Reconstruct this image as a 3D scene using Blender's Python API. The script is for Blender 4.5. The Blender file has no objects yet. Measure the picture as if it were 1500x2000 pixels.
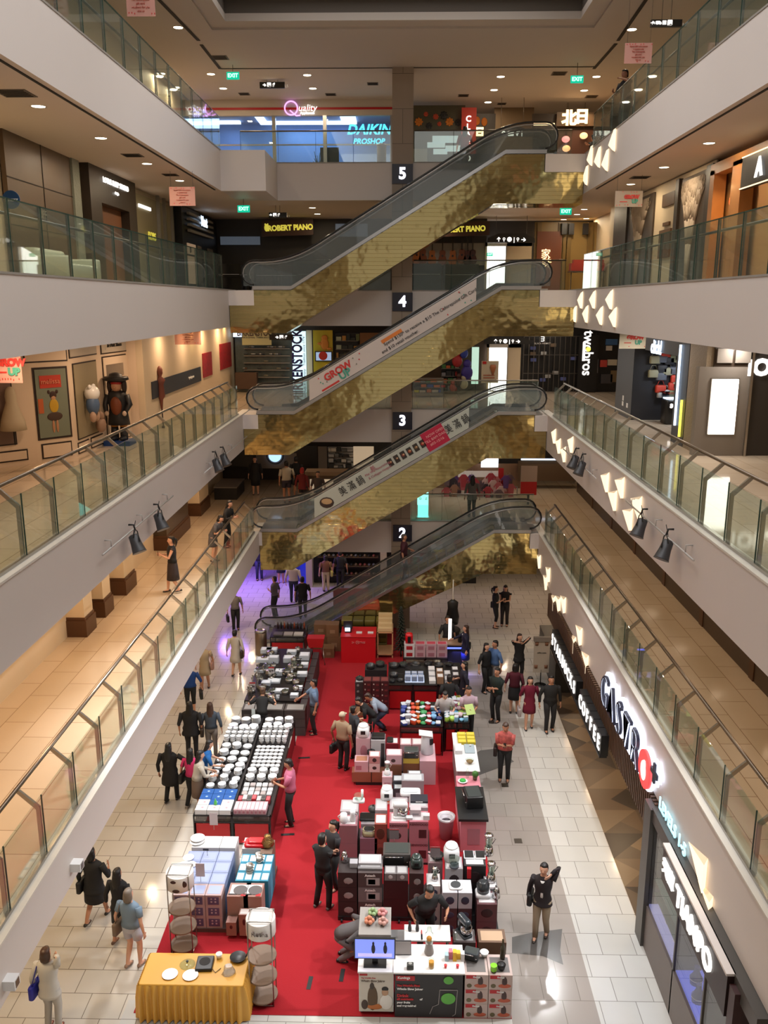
import bpy, bmesh, math, random
from mathutils import Vector, Matrix
C = bpy.context.scene.collection
SC = bpy.context.scene
R = math.radians
rnd = random.Random(7)
# ---------------- camera ----------------
PITCH = R(13.5); YAW = math.atan(35/1700*math.cos(PITCH)); EYE = 12.3; FPX = 1700.
cd = bpy.data.cameras.new('camera'); cam = bpy.data.objects.new('camera', cd); C.objects.link(cam)
cd.sensor_fit = 'VERTICAL'; cd.sensor_height = 36; cd.sensor_width = 27; cd.lens = FPX/2000*36
cam.location = (0, 0, EYE); cam.rotation_euler = (R(90)-PITCH, 0, YAW); cd.clip_end = 200; cd.clip_start = .05
SC.camera = cam
# ---------------- world, exposure ----------------
W = bpy.data.worlds.new('world'); SC.world = W; W.use_nodes = True
W.node_tree.nodes['Background'].inputs[0].default_value = (.95, .86, .78, 1)
W.node_tree.nodes['Background'].inputs[1].default_value = .55
SC.view_settings.view_transform = 'Standard'; SC.view_settings.look = 'None'
SC.view_settings.exposure = -.18; SC.view_settings.gamma = 1; SC.view_settings.use_curve_mapping = False
cy = SC.cycles
cy.max_bounces = 6; cy.diffuse_bounces = 3; cy.glossy_bounces = 3; cy.transparent_max_bounces = 14; cy.transmission_bounces = 3
cy.caustics_reflective = False; cy.caustics_refractive = False; cy.sample_clamp_indirect = 4; cy.use_denoising = True
# ---------------- lamps ----------------
def lamp(name, loc, size, energy, col=(1, .95, .9), rot=(0, 0, 0), sizey=None, spread=180, parent=None, disk=False):
    l = bpy.data.lights.new(name, 'AREA'); l.energy = energy; l.color = col; l.spread = R(spread)
    l.shape = 'DISK' if disk else ('RECTANGLE' if sizey else 'SQUARE'); l.size = size
    if sizey: l.size_y = sizey
    o = bpy.data.objects.new(name, l); C.objects.link(o); o.location = loc; o.rotation_euler = rot
    if parent: o.parent = parent
    return o
WARM = (1, .70, .40); NEUT = (1, .86, .70); COOL = (.93, .96, 1)
lamp('recess_fill', (0, 8, 21.6), 8, 1350, (1, .98, .97), sizey=14)  # fill lights added out of view in the closed ceiling recess to brighten the atrium
lamp('recess_fill', (0, 21.5, 21.6), 8, 1000, (1, .98, .97), sizey=9)  # second added fill, over the far half of the recess
# projectors on the level three fascias aimed at the sale floor
for (x, y, z, e) in ((-5.0, 16, 7.6, 50), (-5.0, 24, 7.6, 50), (4.4, 17, 7.6, 60), (4.4, 22, 7.6, 60), (-5.0, 19, 7.6, 50), (4.4, 13.5, 7.6, 60)):
    o = lamp('projector_light', (x, y, z), .22, e*2.3, (.97, .98, 1), spread=110)
    d = Vector((-1 if x > 0 else -2.6, y-1.5, 0))-Vector((x, y, z)); o.rotation_euler = d.to_track_quat('-Z', 'Y').to_euler()
def dots(xs, ys, z, e, col):
    for x in xs:
        for y in ys: lamp('downlight_lamp', (x, y, z), .2, e, col, disk=True)
FR = lambda a, b, n: [a+(b-a)*i/(n-1) for i in range(n)]
dots((-6.6,), FR(9.5, 36, 11), 3.02, 26, (1, .74, .46)); dots((6.2,), FR(11, 36, 8), 3.02, 22, (1, .72, .46))
dots((-7.1, -6), FR(9.5, 31, 8), 7.25, 26, (1, .66, .40)); dots((6.6,), FR(10, 37, 9), 7.25, 22, (1, .74, .5))
dots((-6.9,), FR(9.5, 36, 10), 11.45, 36, (1, .68, .43)); dots((6.6,), FR(11, 37, 9), 11.45, 30, NEUT)
dots(FR(-4, 4.5, 4), (35.2,), 3.0, 14, (1, .8, .6)); dots(FR(-4, 4.5, 4), (35.2,), 7.2, 6, (1, .8, .6)); dots(FR(-4, 4.5, 4), (35.2,), 11.4, 14, (1, .85, .7))
lamp('violet_lamp', (-7.5, 36.5, 2.9), 1.2, 260, (.25, .12, 1), rot=(0, R(-25), 0))
# ---------------- pixel helpers: the ray through a pixel meets a real plane ----------------
_fw = Vector((-math.sin(YAW)*math.cos(PITCH), math.cos(YAW)*math.cos(PITCH), -math.sin(PITCH)))
_rt = Vector((math.cos(YAW), math.sin(YAW), 0)); _up = _rt.cross(_fw)
def hit(px, py, ax, v):
    d = _rt*((px-750)/FPX)+_up*((1000-py)/FPX)+_fw
    t = (v-(0, 0, EYE)[ax])/d[ax]; return Vector((0, 0, EYE))+d*t
def Zp(px, py, z=0.): return hit(px, py, 2, z)
def Yp(px, py, y): return hit(px, py, 1, y)
def Xp(px, py, x): return hit(px, py, 0, x)
# ---------------- materials ----------------
MATS = {}
def mat(name, col=(.8, .8, .8), rough=.6, metal=0., emit=0., ecol=None, spec=.5, noise=0., nscale=20., bump=0., coat=0., alpha=None):
    if name in MATS: return MATS[name]
    m = bpy.data.materials.new(name); m.use_nodes = True; nt = m.node_tree; b = nt.nodes['Principled BSDF']
    b.inputs['Base Color'].default_value = (*col, 1); b.inputs['Roughness'].default_value = rough
    b.inputs['Metallic'].default_value = metal; b.inputs['Specular IOR Level'].default_value = spec
    if coat: b.inputs['Coat Weight'].default_value = coat; b.inputs['Coat Roughness'].default_value = .05
    if emit: b.inputs['Emission Color'].default_value = (*(ecol or col), 1); b.inputs['Emission Strength'].default_value = emit
    if noise or bump:
        tc = nt.nodes.new('ShaderNodeTexCoord'); n = nt.nodes.new('ShaderNodeTexNoise'); n.inputs['Scale'].default_value = nscale; n.inputs['Detail'].default_value = 3
        nt.links.new(tc.outputs['Object'], n.inputs['Vector'])
        if noise:
            mx = nt.nodes.new('ShaderNodeMix'); mx.data_type = 'RGBA'
            mx.inputs[6].default_value = (*[c*(1-noise) for c in col], 1); mx.inputs[7].default_value = (*[min(1, c*(1+noise)) for c in col], 1)
            nt.links.new(n.outputs['Fac'], mx.inputs[0]); nt.links.new(mx.outputs[2], b.inputs['Base Color'])
        if bump:
            bp = nt.nodes.new('ShaderNodeBump'); bp.inputs['Strength'].default_value = bump; bp.inputs['Distance'].default_value = .02
            nt.links.new(n.outputs['Fac'], bp.inputs['Height']); nt.links.new(bp.outputs[0], b.inputs['Normal'])
    MATS[name] = m; return m
def K(col, rough=.55, metal=0., **k):
    """a plain material looked up by its colour"""
    return mat('c%02x%02x%02x_%d_%d' % (*[int(255*max(0, min(1, c))) for c in col], int(rough*100), int(metal*10)) + ('e%d' % int(k['emit']*10) if k.get('emit') else ''), col, rough, metal, **k)
def S(r, g, b):
    """sRGB 0-255 to linear"""
    return tuple(((c/255)/12.92 if c <= 10 else ((c/255+.055)/1.055)**2.4) for c in (r, g, b))
def glassmat(name, tint=(.9, .97, .93), refl=.08, rough=.02, body=0., bcol=(.5, .6, .55)):
    m = bpy.data.materials.new(name); m.use_nodes = True; nt = m.node_tree; nt.nodes.clear()
    out = nt.nodes.new('ShaderNodeOutputMaterial'); tr = nt.nodes.new('ShaderNodeBsdfTransparent'); gl = nt.nodes.new('ShaderNodeBsdfGlossy')
    tr.inputs[0].default_value = (*tint, 1); gl.inputs['Roughness'].default_value = rough
    ge = nt.nodes.new('ShaderNodeNewGeometry'); dt = nt.nodes.new('ShaderNodeVectorMath'); dt.operation = 'DOT_PRODUCT'; nt.links.new(ge.outputs['Normal'], dt.inputs[0]); nt.links.new(ge.outputs['Incoming'], dt.inputs[1])
    prev = dt.outputs['Value']
    for op, val in (('ABSOLUTE', 0), ('SUBTRACT', 1.), ('POWER', 4.), ('MULTIPLY_ADD', .7)):
        q = nt.nodes.new('ShaderNodeMath'); q.operation = op
        if op == 'SUBTRACT': q.inputs[0].default_value = 1.; nt.links.new(prev, q.inputs[1])
        else: nt.links.new(prev, q.inputs[0]); q.inputs[1].default_value = val
        if op == 'MULTIPLY_ADD': q.inputs[2].default_value = refl
        q.use_clamp = True; prev = q.outputs[0]
    mx = nt.nodes.new('ShaderNodeMixShader'); nt.links.new(prev, mx.inputs[0])
    base = tr
    if body:
        df = nt.nodes.new('ShaderNodeBsdfDiffuse'); df.inputs[0].default_value = (*bcol, 1); m2 = nt.nodes.new('ShaderNodeMixShader'); m2.inputs[0].default_value = body
        nt.links.new(tr.outputs[0], m2.inputs[1]); nt.links.new(df.outputs[0], m2.inputs[2]); base = m2
    nt.links.new(base.outputs[0], mx.inputs[1]); nt.links.new(gl.outputs[0], mx.inputs[2]); nt.links.new(mx.outputs[0], out.inputs[0])
    MATS[name] = m; return m
def tilemat(name, c1, c2, grout, w, h, rot=0., rough=.12, mort=.006, noise=.06, offset=.5, spec=.5, bump=0):
    m = bpy.data.materials.new(name); m.use_nodes = True; nt = m.node_tree; b = nt.nodes['Principled BSDF']
    tc = nt.nodes.new('ShaderNodeTexCoord'); mp = nt.nodes.new('ShaderNodeMapping'); mp.inputs['Rotation'].default_value = rot if isinstance(rot, tuple) else (0, 0, rot)
    br = nt.nodes.new('ShaderNodeTexBrick'); br.inputs['Scale'].default_value = 1; br.inputs['Brick Width'].default_value = w; br.inputs['Row Height'].default_value = h
    br.inputs['Mortar Size'].default_value = mort; br.inputs['Color1'].default_value = (*c1, 1); br.inputs['Color2'].default_value = (*c2, 1); br.inputs['Mortar'].default_value = (*grout, 1)
    br.offset = offset; br.inputs['Mortar Smooth'].default_value = .1
    nt.links.new(tc.outputs['Object'], mp.inputs[0]); nt.links.new(mp.outputs[0], br.inputs['Vector'])
    n = nt.nodes.new('ShaderNodeTexNoise'); n.inputs['Scale'].default_value = 1.3; n.inputs['Detail'].default_value = 5; nt.links.new(mp.outputs[0], n.inputs['Vector'])
    mr = nt.nodes.new('ShaderNodeMapRange'); mr.inputs['To Min'].default_value = 1-noise; mr.inputs['To Max'].default_value = 1+noise; nt.links.new(n.outputs['Fac'], mr.inputs[0])
    mx = nt.nodes.new('ShaderNodeVectorMath'); mx.operation = 'SCALE'; nt.links.new(br.outputs['Color'], mx.inputs[0]); nt.links.new(mr.outputs[0], mx.inputs['Scale'])
    nt.links.new(mx.outputs[0], b.inputs['Base Color']); b.inputs['Roughness'].default_value = rough; b.inputs['Specular IOR Level'].default_value = spec
    MATS[name] = m; return m
def goldmat():
    m = bpy.data.materials.new('gold_mirror'); m.use_nodes = True; nt = m.node_tree; b = nt.nodes['Principled BSDF']; L = nt.links.new
    b.inputs['Metallic'].default_value = .93; b.inputs['Roughness'].default_value = .09
    tc = nt.nodes.new('ShaderNodeTexCoord'); mp = nt.nodes.new('ShaderNodeMapping'); mp.inputs['Rotation'].default_value = (R(90), 0, 0)
    L(tc.outputs['Object'], mp.inputs[0])
    br = nt.nodes.new('ShaderNodeTexBrick'); br.inputs['Scale'].default_value = 1; br.inputs['Brick Width'].default_value = 40; br.inputs['Row Height'].default_value = .13
    br.inputs['Mortar Size'].default_value = .004; br.inputs['Mortar'].default_value = (.28, .2, .06, 1)
    br.inputs['Color1'].default_value = (.50, .41, .18, 1); br.inputs['Color2'].default_value = (.54, .44, .20, 1); L(mp.outputs[0], br.inputs['Vector']); L(br.outputs['Color'], b.inputs['Base Color'])
    n = nt.nodes.new('ShaderNodeTexNoise'); n.inputs['Scale'].default_value = .75; n.inputs['Detail'].default_value = 3; n.inputs['Roughness'].default_value = .55; L(tc.outputs['Object'], n.inputs['Vector'])
    bp = nt.nodes.new('ShaderNodeBump'); bp.inputs['Strength'].default_value = 1; bp.inputs['Distance'].default_value = .036; L(n.outputs['Fac'], bp.inputs['Height'])
    b2 = nt.nodes.new('ShaderNodeBump'); b2.inputs['Strength'].default_value = .5; b2.inputs['Distance'].default_value = .006; L(br.outputs['Fac'], b2.inputs['Height']); L(bp.outputs[0], b2.inputs['Normal']); L(b2.outputs[0], b.inputs['Normal'])
    MATS['gold_mirror'] = m; return m
mat('pr', S(190, 50, 45), .6); mat('pg', S(70, 150, 130), .6)
PLA = mat('plaster', S(216, 207, 201), .5, noise=.02, nscale=.6)
PLC = mat('ceiling_plaster', S(222, 204, 186), .7, noise=.02, nscale=.5)
DARK = mat('dark_groove', S(40, 34, 28), .8)
STEEL = mat('brushed_steel', (.42, .40, .37), .32, 1., noise=.05, nscale=40)
DSTEEL = mat('dark_steel', (.17, .15, .13), .35, .9)
BLK = mat('black_plastic', (.012, .012, .013), .4); RUB = mat('handrail_rubber', (.012, .012, .012), .25)
WHT = mat('white_gloss', (.82, .82, .82), .3); RED = mat('red_panel', S(176, 20, 26), .5)
GL = glassmat('balustrade_glass', (.90, .955, .92), .03, body=.05, bcol=(.5, .62, .54))
GLS = glassmat('escalator_glass', (.9, .92, .92), .05, body=.13, bcol=(.3, .34, .34))
GLE = mat('glass_edge', (.02, .06, .045), .2); GLC = glassmat('clear_glass', (.97, .98, .98), .03)
GLD = glassmat('dark_glass', (.75, .76, .74), .1, body=.08, bcol=(.2, .2, .17))
GOLD = goldmat()
F1 = tilemat('ground_tiles', S(204, 198, 186), S(212, 206, 196), S(128, 120, 108), .66, .58, 0, .12, mort=.007)
F1W = tilemat('white_tiles', S(196, 196, 191), S(205, 205, 201), S(140, 138, 132), .66, .58, 0, .14, mort=.007)
F1P = tilemat('pinkish_tiles', S(154, 147, 141), S(162, 155, 149), S(122, 116, 110), .66, .58, 0, .16)
F1G = mat('grey_inlay', S(96, 94, 92), .2)
F2 = tilemat('walkway_tiles', S(196, 176, 148), S(204, 184, 158), S(140, 116, 90), 1.2, .6, R(90), .09, mort=.007)
F3 = tilemat('walkway_tiles_pale', S(206, 188, 166), S(214, 197, 176), S(160, 140, 118), 1.2, .6, R(90), .07)
# ---------------- mesh builder ----------------
class MB:
    def __init__(s): s.v = []; s.f = []; s.m = []; s.s = []
    def add(s, vs, fs, mi=0, sm=False):
        n = len(s.v); s.v += [tuple(v) for v in vs]; s.f += [tuple(i+n for i in f) for f in fs]; s.m += [mi]*len(fs); s.s += [sm]*len(fs); return s
    def box(s, a, b, mi=0, M=None):
        vs = [Vector((x, y, z)) for x in (a[0], b[0]) for y in (a[1], b[1]) for z in (a[2], b[2])]
        if M: vs = [M@v for v in vs]
        return s.add(vs, [(0, 1, 3, 2), (4, 6, 7, 5), (0, 4, 5, 1), (2, 3, 7, 6), (0, 2, 6, 4), (1, 5, 7, 3)], mi)
    def cb(s, c, d, mi=0, rz=0., rx=0., ry=0.):
        M = Matrix.Translation(c)@Matrix.Rotation(rz, 4, 'Z')@Matrix.Rotation(ry, 4, 'Y')@Matrix.Rotation(rx, 4, 'X')
        return s.box([-k/2 for k in d], [k/2 for k in d], mi, M)
    def rings(s, rs, mi=0, sm=True, cap=True, closed=False):
        n = len(rs[0]); vs = [p for r in rs for p in r]; fs = []
        for i in range(len(rs)-(0 if closed else 1)):
            for j in range(n):
                a, b = i*n+j, i*n+(j+1) % n; k = ((i+1) % len(rs))*n
                fs.append((a, b, k+(j+1) % n, k+j))
        s.add(vs, fs, mi, sm)
        if cap and not closed:
            m = len(s.v)-len(vs); s.f += [tuple(m+j for j in range(n))[::-1], tuple(m+(len(rs)-1)*n+j for j in range(n))]; s.m += [mi]*2; s.s += [False]*2
        return s
    def lathe(s, prof, c=(0, 0, 0), n=18, mi=0, sm=True, sx=1., sy=1., cap=True, M=None):
        rs = []
        for r, z in prof:
            ring = [Vector((r*sx*math.cos(2*math.pi*j/n), r*sy*math.sin(2*math.pi*j/n), z)) for j in range(n)]
            rs.append([((M@p) if M else p)+Vector(c) for p in ring])
        return s.rings(rs, mi, sm, cap)
    def tube(s, pts, r, n=8, mi=0, closed=False, flat=1.):
        pts = [Vector(p) for p in pts]; rs = []; N = len(pts); up = None
        for i, p in enumerate(pts):
            a = pts[i-1] if (i or closed) else p; b = pts[(i+1) % N] if (i < N-1 or closed) else p
            d = (b-a).normalized() if (b-a).length > 1e-9 else Vector((0, 0, 1))
            if up is None: up = Vector((0, 0, 1)) if abs(d.z) < .9 else Vector((0, 1, 0))
            x = d.cross(up); x = x.normalized() if x.length > 1e-6 else Vector((1, 0, 0)); y = x.cross(d).normalized(); up = y
            rr = r[i] if isinstance(r, (list, tuple)) else r
            rs.append([p+x*rr*math.cos(2*math.pi*j/n)+y*rr*flat*math.sin(2*math.pi*j/n) for j in range(n)])
        return s.rings(rs, mi, True, True, closed)
    def ell(s, c, r, nu=12, nv=8, mi=0, M=None):
        prof = [(max(.002, math.sin(math.pi*i/nv)), -math.cos(math.pi*i/nv)) for i in range(nv+1)]
        rs = []
        for a, z in prof:
            ring = [Vector((r[0]*a*math.cos(2*math.pi*j/nu), r[1]*a*math.sin(2*math.pi*j/nu), r[2]*z)) for j in range(nu)]
            rs.append([((M@p) if M else p)+Vector(c) for p in ring])
        return s.rings(rs, mi, True, True)
    def prism(s, poly, ax, a, b, mi=0, sm=False):
        """poly in the plane normal to axis ax, extruded from a to b"""
        def P(u, v, w): return {0: (w, u, v), 1: (u, w, v), 2: (u, v, w)}[ax]
        n = len(poly); vs = [P(u, v, a) for u, v in poly]+[P(u, v, b) for u, v in poly]
        fs = [tuple(range(n))[::-1], tuple(range(n, 2*n))]+[(i, (i+1) % n, n+(i+1) % n, n+i) for i in range(n)]
        return s.add(vs, fs, mi, sm)
    def quad(s, a, b, c, d, mi=0): return s.add([a, b, c, d], [(0, 1, 2, 3)], mi)
    def build(s, name, mats=None, parent=None, **kw):
        me = bpy.data.meshes.new(name); me.from_pydata(s.v, [], s.f)
        for m in (mats if isinstance(mats, (list, tuple)) else [mats]): me.materials.append(m)
        me.polygons.foreach_set('material_index', s.m); me.polygons.foreach_set('use_smooth', s.s)
        bm = bmesh.new(); bm.from_mesh(me); bmesh.ops.recalc_face_normals(bm, faces=bm.faces); bm.to_mesh(me); bm.free()
        return link(bpy.data.objects.new(name, me), parent, **kw)
def link(o, parent=None, loc=None, rz=None, world=False, **props):
    C.objects.link(o)
    if parent:
        o.parent = parent
        if world: o.location = -wloc(parent)
    if loc is not None: o.location = loc
    if rz is not None: o.rotation_euler.z = rz
    for k, v in props.items():
        if v: o[{'cat': 'category'}.get(k, k)] = v
    return o
def wloc(o): return Vector(o.location)+(wloc(o.parent) if o.parent else Vector())
def thing(name, label, cat, loc=(0, 0, 0), rz=0., group=None):
    o = bpy.data.objects.new(name, None); o.empty_display_size = .1
    return link(o, loc=loc, rz=rz, label=label, cat=cat, group=group)
def st(name, mb, m, **k): return mb.build(name, m, kind='structure', **k)
def dup(o, parent=None, **props):
    c = o.copy(); C.objects.link(c); c.parent = parent
    for k, v in props.items():
        if k == 'loc': c.location = v
        elif k == 'rz': c.rotation_euler.z = v
        else: c[k] = v
    for ch in o.children: dup(ch, c)
    return c
def text(s, size, m, parent=None, loc=(0, 0, 0), rot=(R(90), 0, 0), ext=.01, name='lettering', align='CENTER', sx=1., world=True, bold=0., shear=0., **kw):
    cu = bpy.data.curves.new(name, 'FONT'); cu.body = s; cu.size = size; cu.extrude = ext; cu.align_x = align; cu.align_y = 'CENTER'; cu.offset = bold; cu.shear = shear; cu.resolution_u = 3
    o = bpy.data.objects.new(name, cu); C.objects.link(o)
    me = bpy.data.meshes.new_from_object(o); me.name = name; bpy.data.objects.remove(o); bpy.data.curves.remove(cu); me.materials.clear(); me.materials.append(m)
    for p_ in me.polygons: p_.material_index = 0
    o = bpy.data.objects.new(name, me); C.objects.link(o)
    if parent: o.parent = parent
    o.location = Vector(loc)-(wloc(parent) if (parent and world) else Vector()); o.rotation_euler = rot; o.scale = (sx, 1, 1)
    for k, v in kw.items(): o[{'cat': 'category'}.get(k, k)] = v
    return o
NORD = ['first', 'second', 'third', 'fourth', 'fifth', 'sixth', 'seventh', 'eighth', 'ninth', 'tenth', 'eleventh', 'twelfth', 'thirteenth', 'fourteenth', 'fifteenth', 'sixteenth', 'seventeenth', 'eighteenth', 'nineteenth', 'twentieth', 'twenty-first', 'twenty-second', 'twenty-third', 'twenty-fourth', 'twenty-fifth', 'twenty-sixth', 'twenty-seventh', 'twenty-eighth']
def OR(i): return NORD[i] if i < len(NORD) else '%dth' % (i+1)
FACEX = {1: (R(90), 0, R(90)), -1: (R(90), 0, R(-90))}   # lettering on walls that face +x / -x
FRONT = (R(90), 0, 0)
# ================= STRUCTURE =================
LZ = {1: 0., 2: 4.25, 3: 8.5, 4: 12.72, 5: 17.0}
XL = {2: -5.13, 3: -5.55, 4: -5.88, 5: -5.78}; XR = {2: 4.95, 3: 5.08, 4: 5.85, 5: 5.93}
Y0 = -9.; YB = 32.
WL, WR, WB = -10.2, 10.6, 39.4
st('floor', MB().box((-14, Y0, -.2), (14, 47, 0)), F1, label='pale beige stone tiles of the ground floor')
# the paler and the pinkish tile bands beside the carpet
g = MB().box((3.55, 11, .0), (4.86, 27.5, .004)); st('floor_band', g, F1W)
g = MB().box((2.0, 11, .0), (3.55, 27.5, .004)); st('floor_band', g, F1P)
g = MB().box((-4.9, 10, .0), (2.0, 13.2, .003)); st('floor_band', g, F1W)
def arcband(c, r0, r1, a0, a1, m, z=.008, n=24, clip=None):
    mb = MB(); pts = []
    for i in range(n+1):
        a = R(a0+(a1-a0)*i/n); pts.append((c[0]+r1*math.cos(a), c[1]+r1*math.sin(a)))
    for i in range(n, -1, -1):
        a = R(a0+(a1-a0)*i/n); pts.append((c[0]+r0*math.cos(a), c[1]+r0*math.sin(a)))
    if clip: pts = [(max(clip[0], min(clip[1], x)), y) for x, y in pts]
    for i in range(n):
        a, b = pts[i], pts[i+1]; c2, d = pts[2*n-i], pts[2*n+1-i]
        mb.quad((*a, z), (*b, z), (*c2, z), (*d, z))
    return mb
def flat(px, m, z=.008, name='floor_inlay'):
    mb = MB(); v = [(*Zp(x, y, 0)[:2], z) for x, y in px]; mb.add(v, [tuple(range(len(v)))]); st(name, mb, m)
flat([(1000, 1831), (1040, 1822), (1098, 1815), (1094, 1857), (1082, 1858), (1060, 1842), (1030, 1852), (1000, 1872)][:4]+[(1100, 1885), (1060, 1868), (1000, 1862)], F1G)
flat([(910, 1484), (938, 1466), (975, 1462), (1004, 1488), (975, 1500), (932, 1516)], F1G)
for (x, y) in ((1012, 1643), (960, 1411), (986, 1534)):
    p = Zp(x, y); st('floor_drain', MB().box((p.x-.09, p.y-.09, .001), (p.x+.09, p.y+.09, .012)), DSTEEL)
def slab(k, side):
    zt = LZ[k]; zb = zt-(1.22 if not (k == 2 and side < 0) else .8)
    if side < 0: a, b = (WL-3, Y0, zb), (XL[k], 40, zt)
    elif side > 0: a, b = (XR[k], Y0, zb), (WR+3, 40, zt)
    else: a, b = (XL[k], YB, zb), (XR[k], 40, zt)
    mb = MB().box(a, b); me = mb
    o = st('floor', mb, [PLA, F3 if (k >= 3 and side > 0) or side == 0 else F2, PLC])
    for p in o.data.polygons:
        n = p.normal
        p.material_index = 1 if n.z > .5 else (2 if n.z < -.5 else 0)
    return o
for k in (2, 3, 4, 5):
    for s_ in (-1, 0, 1): slab(k, s_)
    for x in (XL[k], XR[k]):   # pale coping along the slab edge, under the glass
        s2 = -1 if x < 0 else 1
        st('trim_%d' % k, MB().box((min(x-s2*.015, x+s2*.24), Y0, LZ[k]), (max(x-s2*.015, x+s2*.24), 31.6, LZ[k]+.035)), mat('coping', S(220, 214, 204), .4) if k < 4 else mat('grey_coping', S(120, 112, 104), .5))
    st('trim_%d' % k, MB().box((XL[k], YB-.02, LZ[k]), (XR[k], YB+.2, LZ[k]+.03)), mat('grey_coping', S(150, 144, 136), .5))
    # shadow gap under the walkway soffit
    if k >= 4:
        for x, s2 in ((XL[k], -1), (XR[k], 1)): st('trim_%d' % k, MB().box((min(x+s2*.12, x+s2*.17), Y0, LZ[k]-1.235), (max(x+s2*.12, x+s2*.17), 29, LZ[k]-1.22)), DARK)
# walls behind the shops
WALLC = mat('shop_wall_cream', S(214, 196, 168), .6); WALLD = mat('shop_wall_dark', S(46, 40, 36), .5)
st('wall_left', MB().box((WL-.2, Y0, 0), (WL, 47, 20.2)), WALLC)
st('wall_right', MB().box((WR, Y0, 0), (WR+.2, 47, 20.2)), WALLC)
st('wall_back', MB().box((WL, WB+.5, 0), (WR, WB+.7, 20.2)), WALLD)
for z0_, z1_, xl_, xr_ in ((0, 3.4, -9, 9), (4.25, 7.3, -8.25, 8.0), (12.72, 15.8, -8.35, 8.2), (17, 20, -8.6, 9.2)):
    if z0_: st('wall_left', MB().box((xl_-.2, Y0, z0_), (xl_, WB, z1_)), WALLC); st('wall_right', MB().box((xr_, Y0, z0_), (xr_+.2, WB, z1_)), WALLC)
st('wall_behind', MB().box((WL, Y0-.2, 0), (-3.5, Y0, 20.2)).box((3.5, Y0-.2, 0), (WR, Y0, 20.2)), WALLC)
# top ceiling with the coffered recess
CZ = 20.0
mb = MB().box((WL-.2, Y0, CZ), (-5.0, 47, CZ+.2)).box((4.95, Y0, CZ), (WR+.2, 47, CZ+.2)).box((-5.0, 26.9, CZ), (4.95, 47, CZ+.2))
st('ceiling', mb, mat('top_ceiling', S(190, 180, 170), .7, noise=.02, nscale=.5))
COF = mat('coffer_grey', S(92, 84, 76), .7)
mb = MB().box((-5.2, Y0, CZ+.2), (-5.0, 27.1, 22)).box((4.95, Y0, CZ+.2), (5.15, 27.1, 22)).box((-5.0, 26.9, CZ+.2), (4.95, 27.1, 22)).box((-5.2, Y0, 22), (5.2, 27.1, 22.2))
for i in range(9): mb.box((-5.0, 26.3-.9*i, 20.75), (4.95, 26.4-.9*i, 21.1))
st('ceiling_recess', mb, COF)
st('trim_1', MB().box((-5.5, 27.5, CZ-.06), (5.45, 27.9, CZ)).box((-5.9, Y0, CZ-.06), (-5.5, 27.9, CZ)).box((5.45, Y0, CZ-.06), (5.85, 27.9, CZ)), mat('top_ceiling', (1, 1, 1)))
gz = CZ-.012; mb = MB()
for a, b in (((310, 0), (388, 80)), ((393, 88), (430, 135)), ((1160, 135), (1203, 86)), ((1207, 80), (1262, 0))):
    A, B = Zp(*a, CZ-.02), Zp(*b, CZ-.02); d = (B-A).normalized()*.0; n = Vector((.05, 0, 0))
    mb.add([A-n, A+n, B+n, B-n, A-n+Vector((0, 0, .01)), A+n+Vector((0, 0, .01)), B+n+Vector((0, 0, .01)), B-n+Vector((0, 0, .01))], [(0, 1, 2, 3), (4, 5, 6, 7), (0, 1, 5, 4), (2, 3, 7, 6), (0, 3, 7, 4), (1, 2, 6, 5)])
A, B = Zp(430, 135, CZ-.02), Zp(1160, 135, CZ-.02); mb.box((A.x, A.y-.02, CZ-.02), (B.x, A.y+.02, CZ-.008))
st('trim_2', mb, DARK)
# central column
COL = tilemat('column_stone', S(150, 134, 118), S(158, 142, 124), S(96, 84, 74), 3, 1.1, (R(90), 0, 0), .5, mort=.008)
st('pillar', MB().box((-.36, 31.88, 0), (.36, 32.7, CZ)), COL, label='tall grey stone pillar carrying the floor numbers')
# ================= BALUSTRADES =================
def balustrade(k, side, ystart, yend, step, label):
    x = XL[k] if side < 0 else XR[k]; z = LZ[k]; s2 = side; high = k >= 4
    t = thing('glass_balustrade', label, 'railing', (x+s2*.14, yend, z+.036))
    n = int((yend-ystart)/step); gx = x+s2*.13; base = z+.036; hg = 1.0 if not high else 1.08
    gm = MB().box((gx-.008, 0, base), (gx+.008, step-.03, base+hg)); em = MB().box((gx-.01, -.012, base), (gx+.01, .003, base+hg))
    if high: em.box((gx-.012, 0, base+hg), (gx+.012, step-.03, base+hg+.02))
    pm = MB(); i0 = gx+s2*.03
    if high: pm.box((i0-.012, -.04, base), (i0+.012, .0, base+hg*1.0))
    else:
        q = [(i0-s2*.008, base), (i0+s2*.05, base), (i0+s2*.05, base+.78), (i0+s2*.33, base+1.06), (i0+s2*.29, base+1.10), (i0-s2*.008, base+.82)]
        pm.prism(q, 1, -.045, .0)
    gl = ed = po = None
    for i in range(n+1):
        y = yend-(i)*step
        if i < n:
            if gl is None: gl = gm.build('glass_panel', GL, t, world=True); ed = em.build('glass_edge', GLE, gl); po = pm.build('post', STEEL if not high else DSTEEL, t, world=True); a = gl
            else: a = dup(gl, t)
            a.location.y = (y-step)-yend
            if a is not gl:
                b = dup(po, t)
            else: b = po
            b.location.y = (y)-yend
    if not high:
        hx = i0+s2*.31; hz = base+1.10
        MB().tube([(hx, yend+.1, hz), (hx, ystart-.2, hz)], .032, 8).build('handrail', mat('rail_bronze', (.22, .18, .14), .3, .9), t, world=True)
        MB().box((gx-.03, ystart, base-.001), (gx+.03, yend, base+.05)).build('base_channel', STEEL, t, world=True)
    else:
        hx = i0+s2*.22; MB().tube([(hx, yend, base+.92), (hx, ystart, base+.92)], .028, 8).build('handrail', DSTEEL, t, world=True)
    return t
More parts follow.
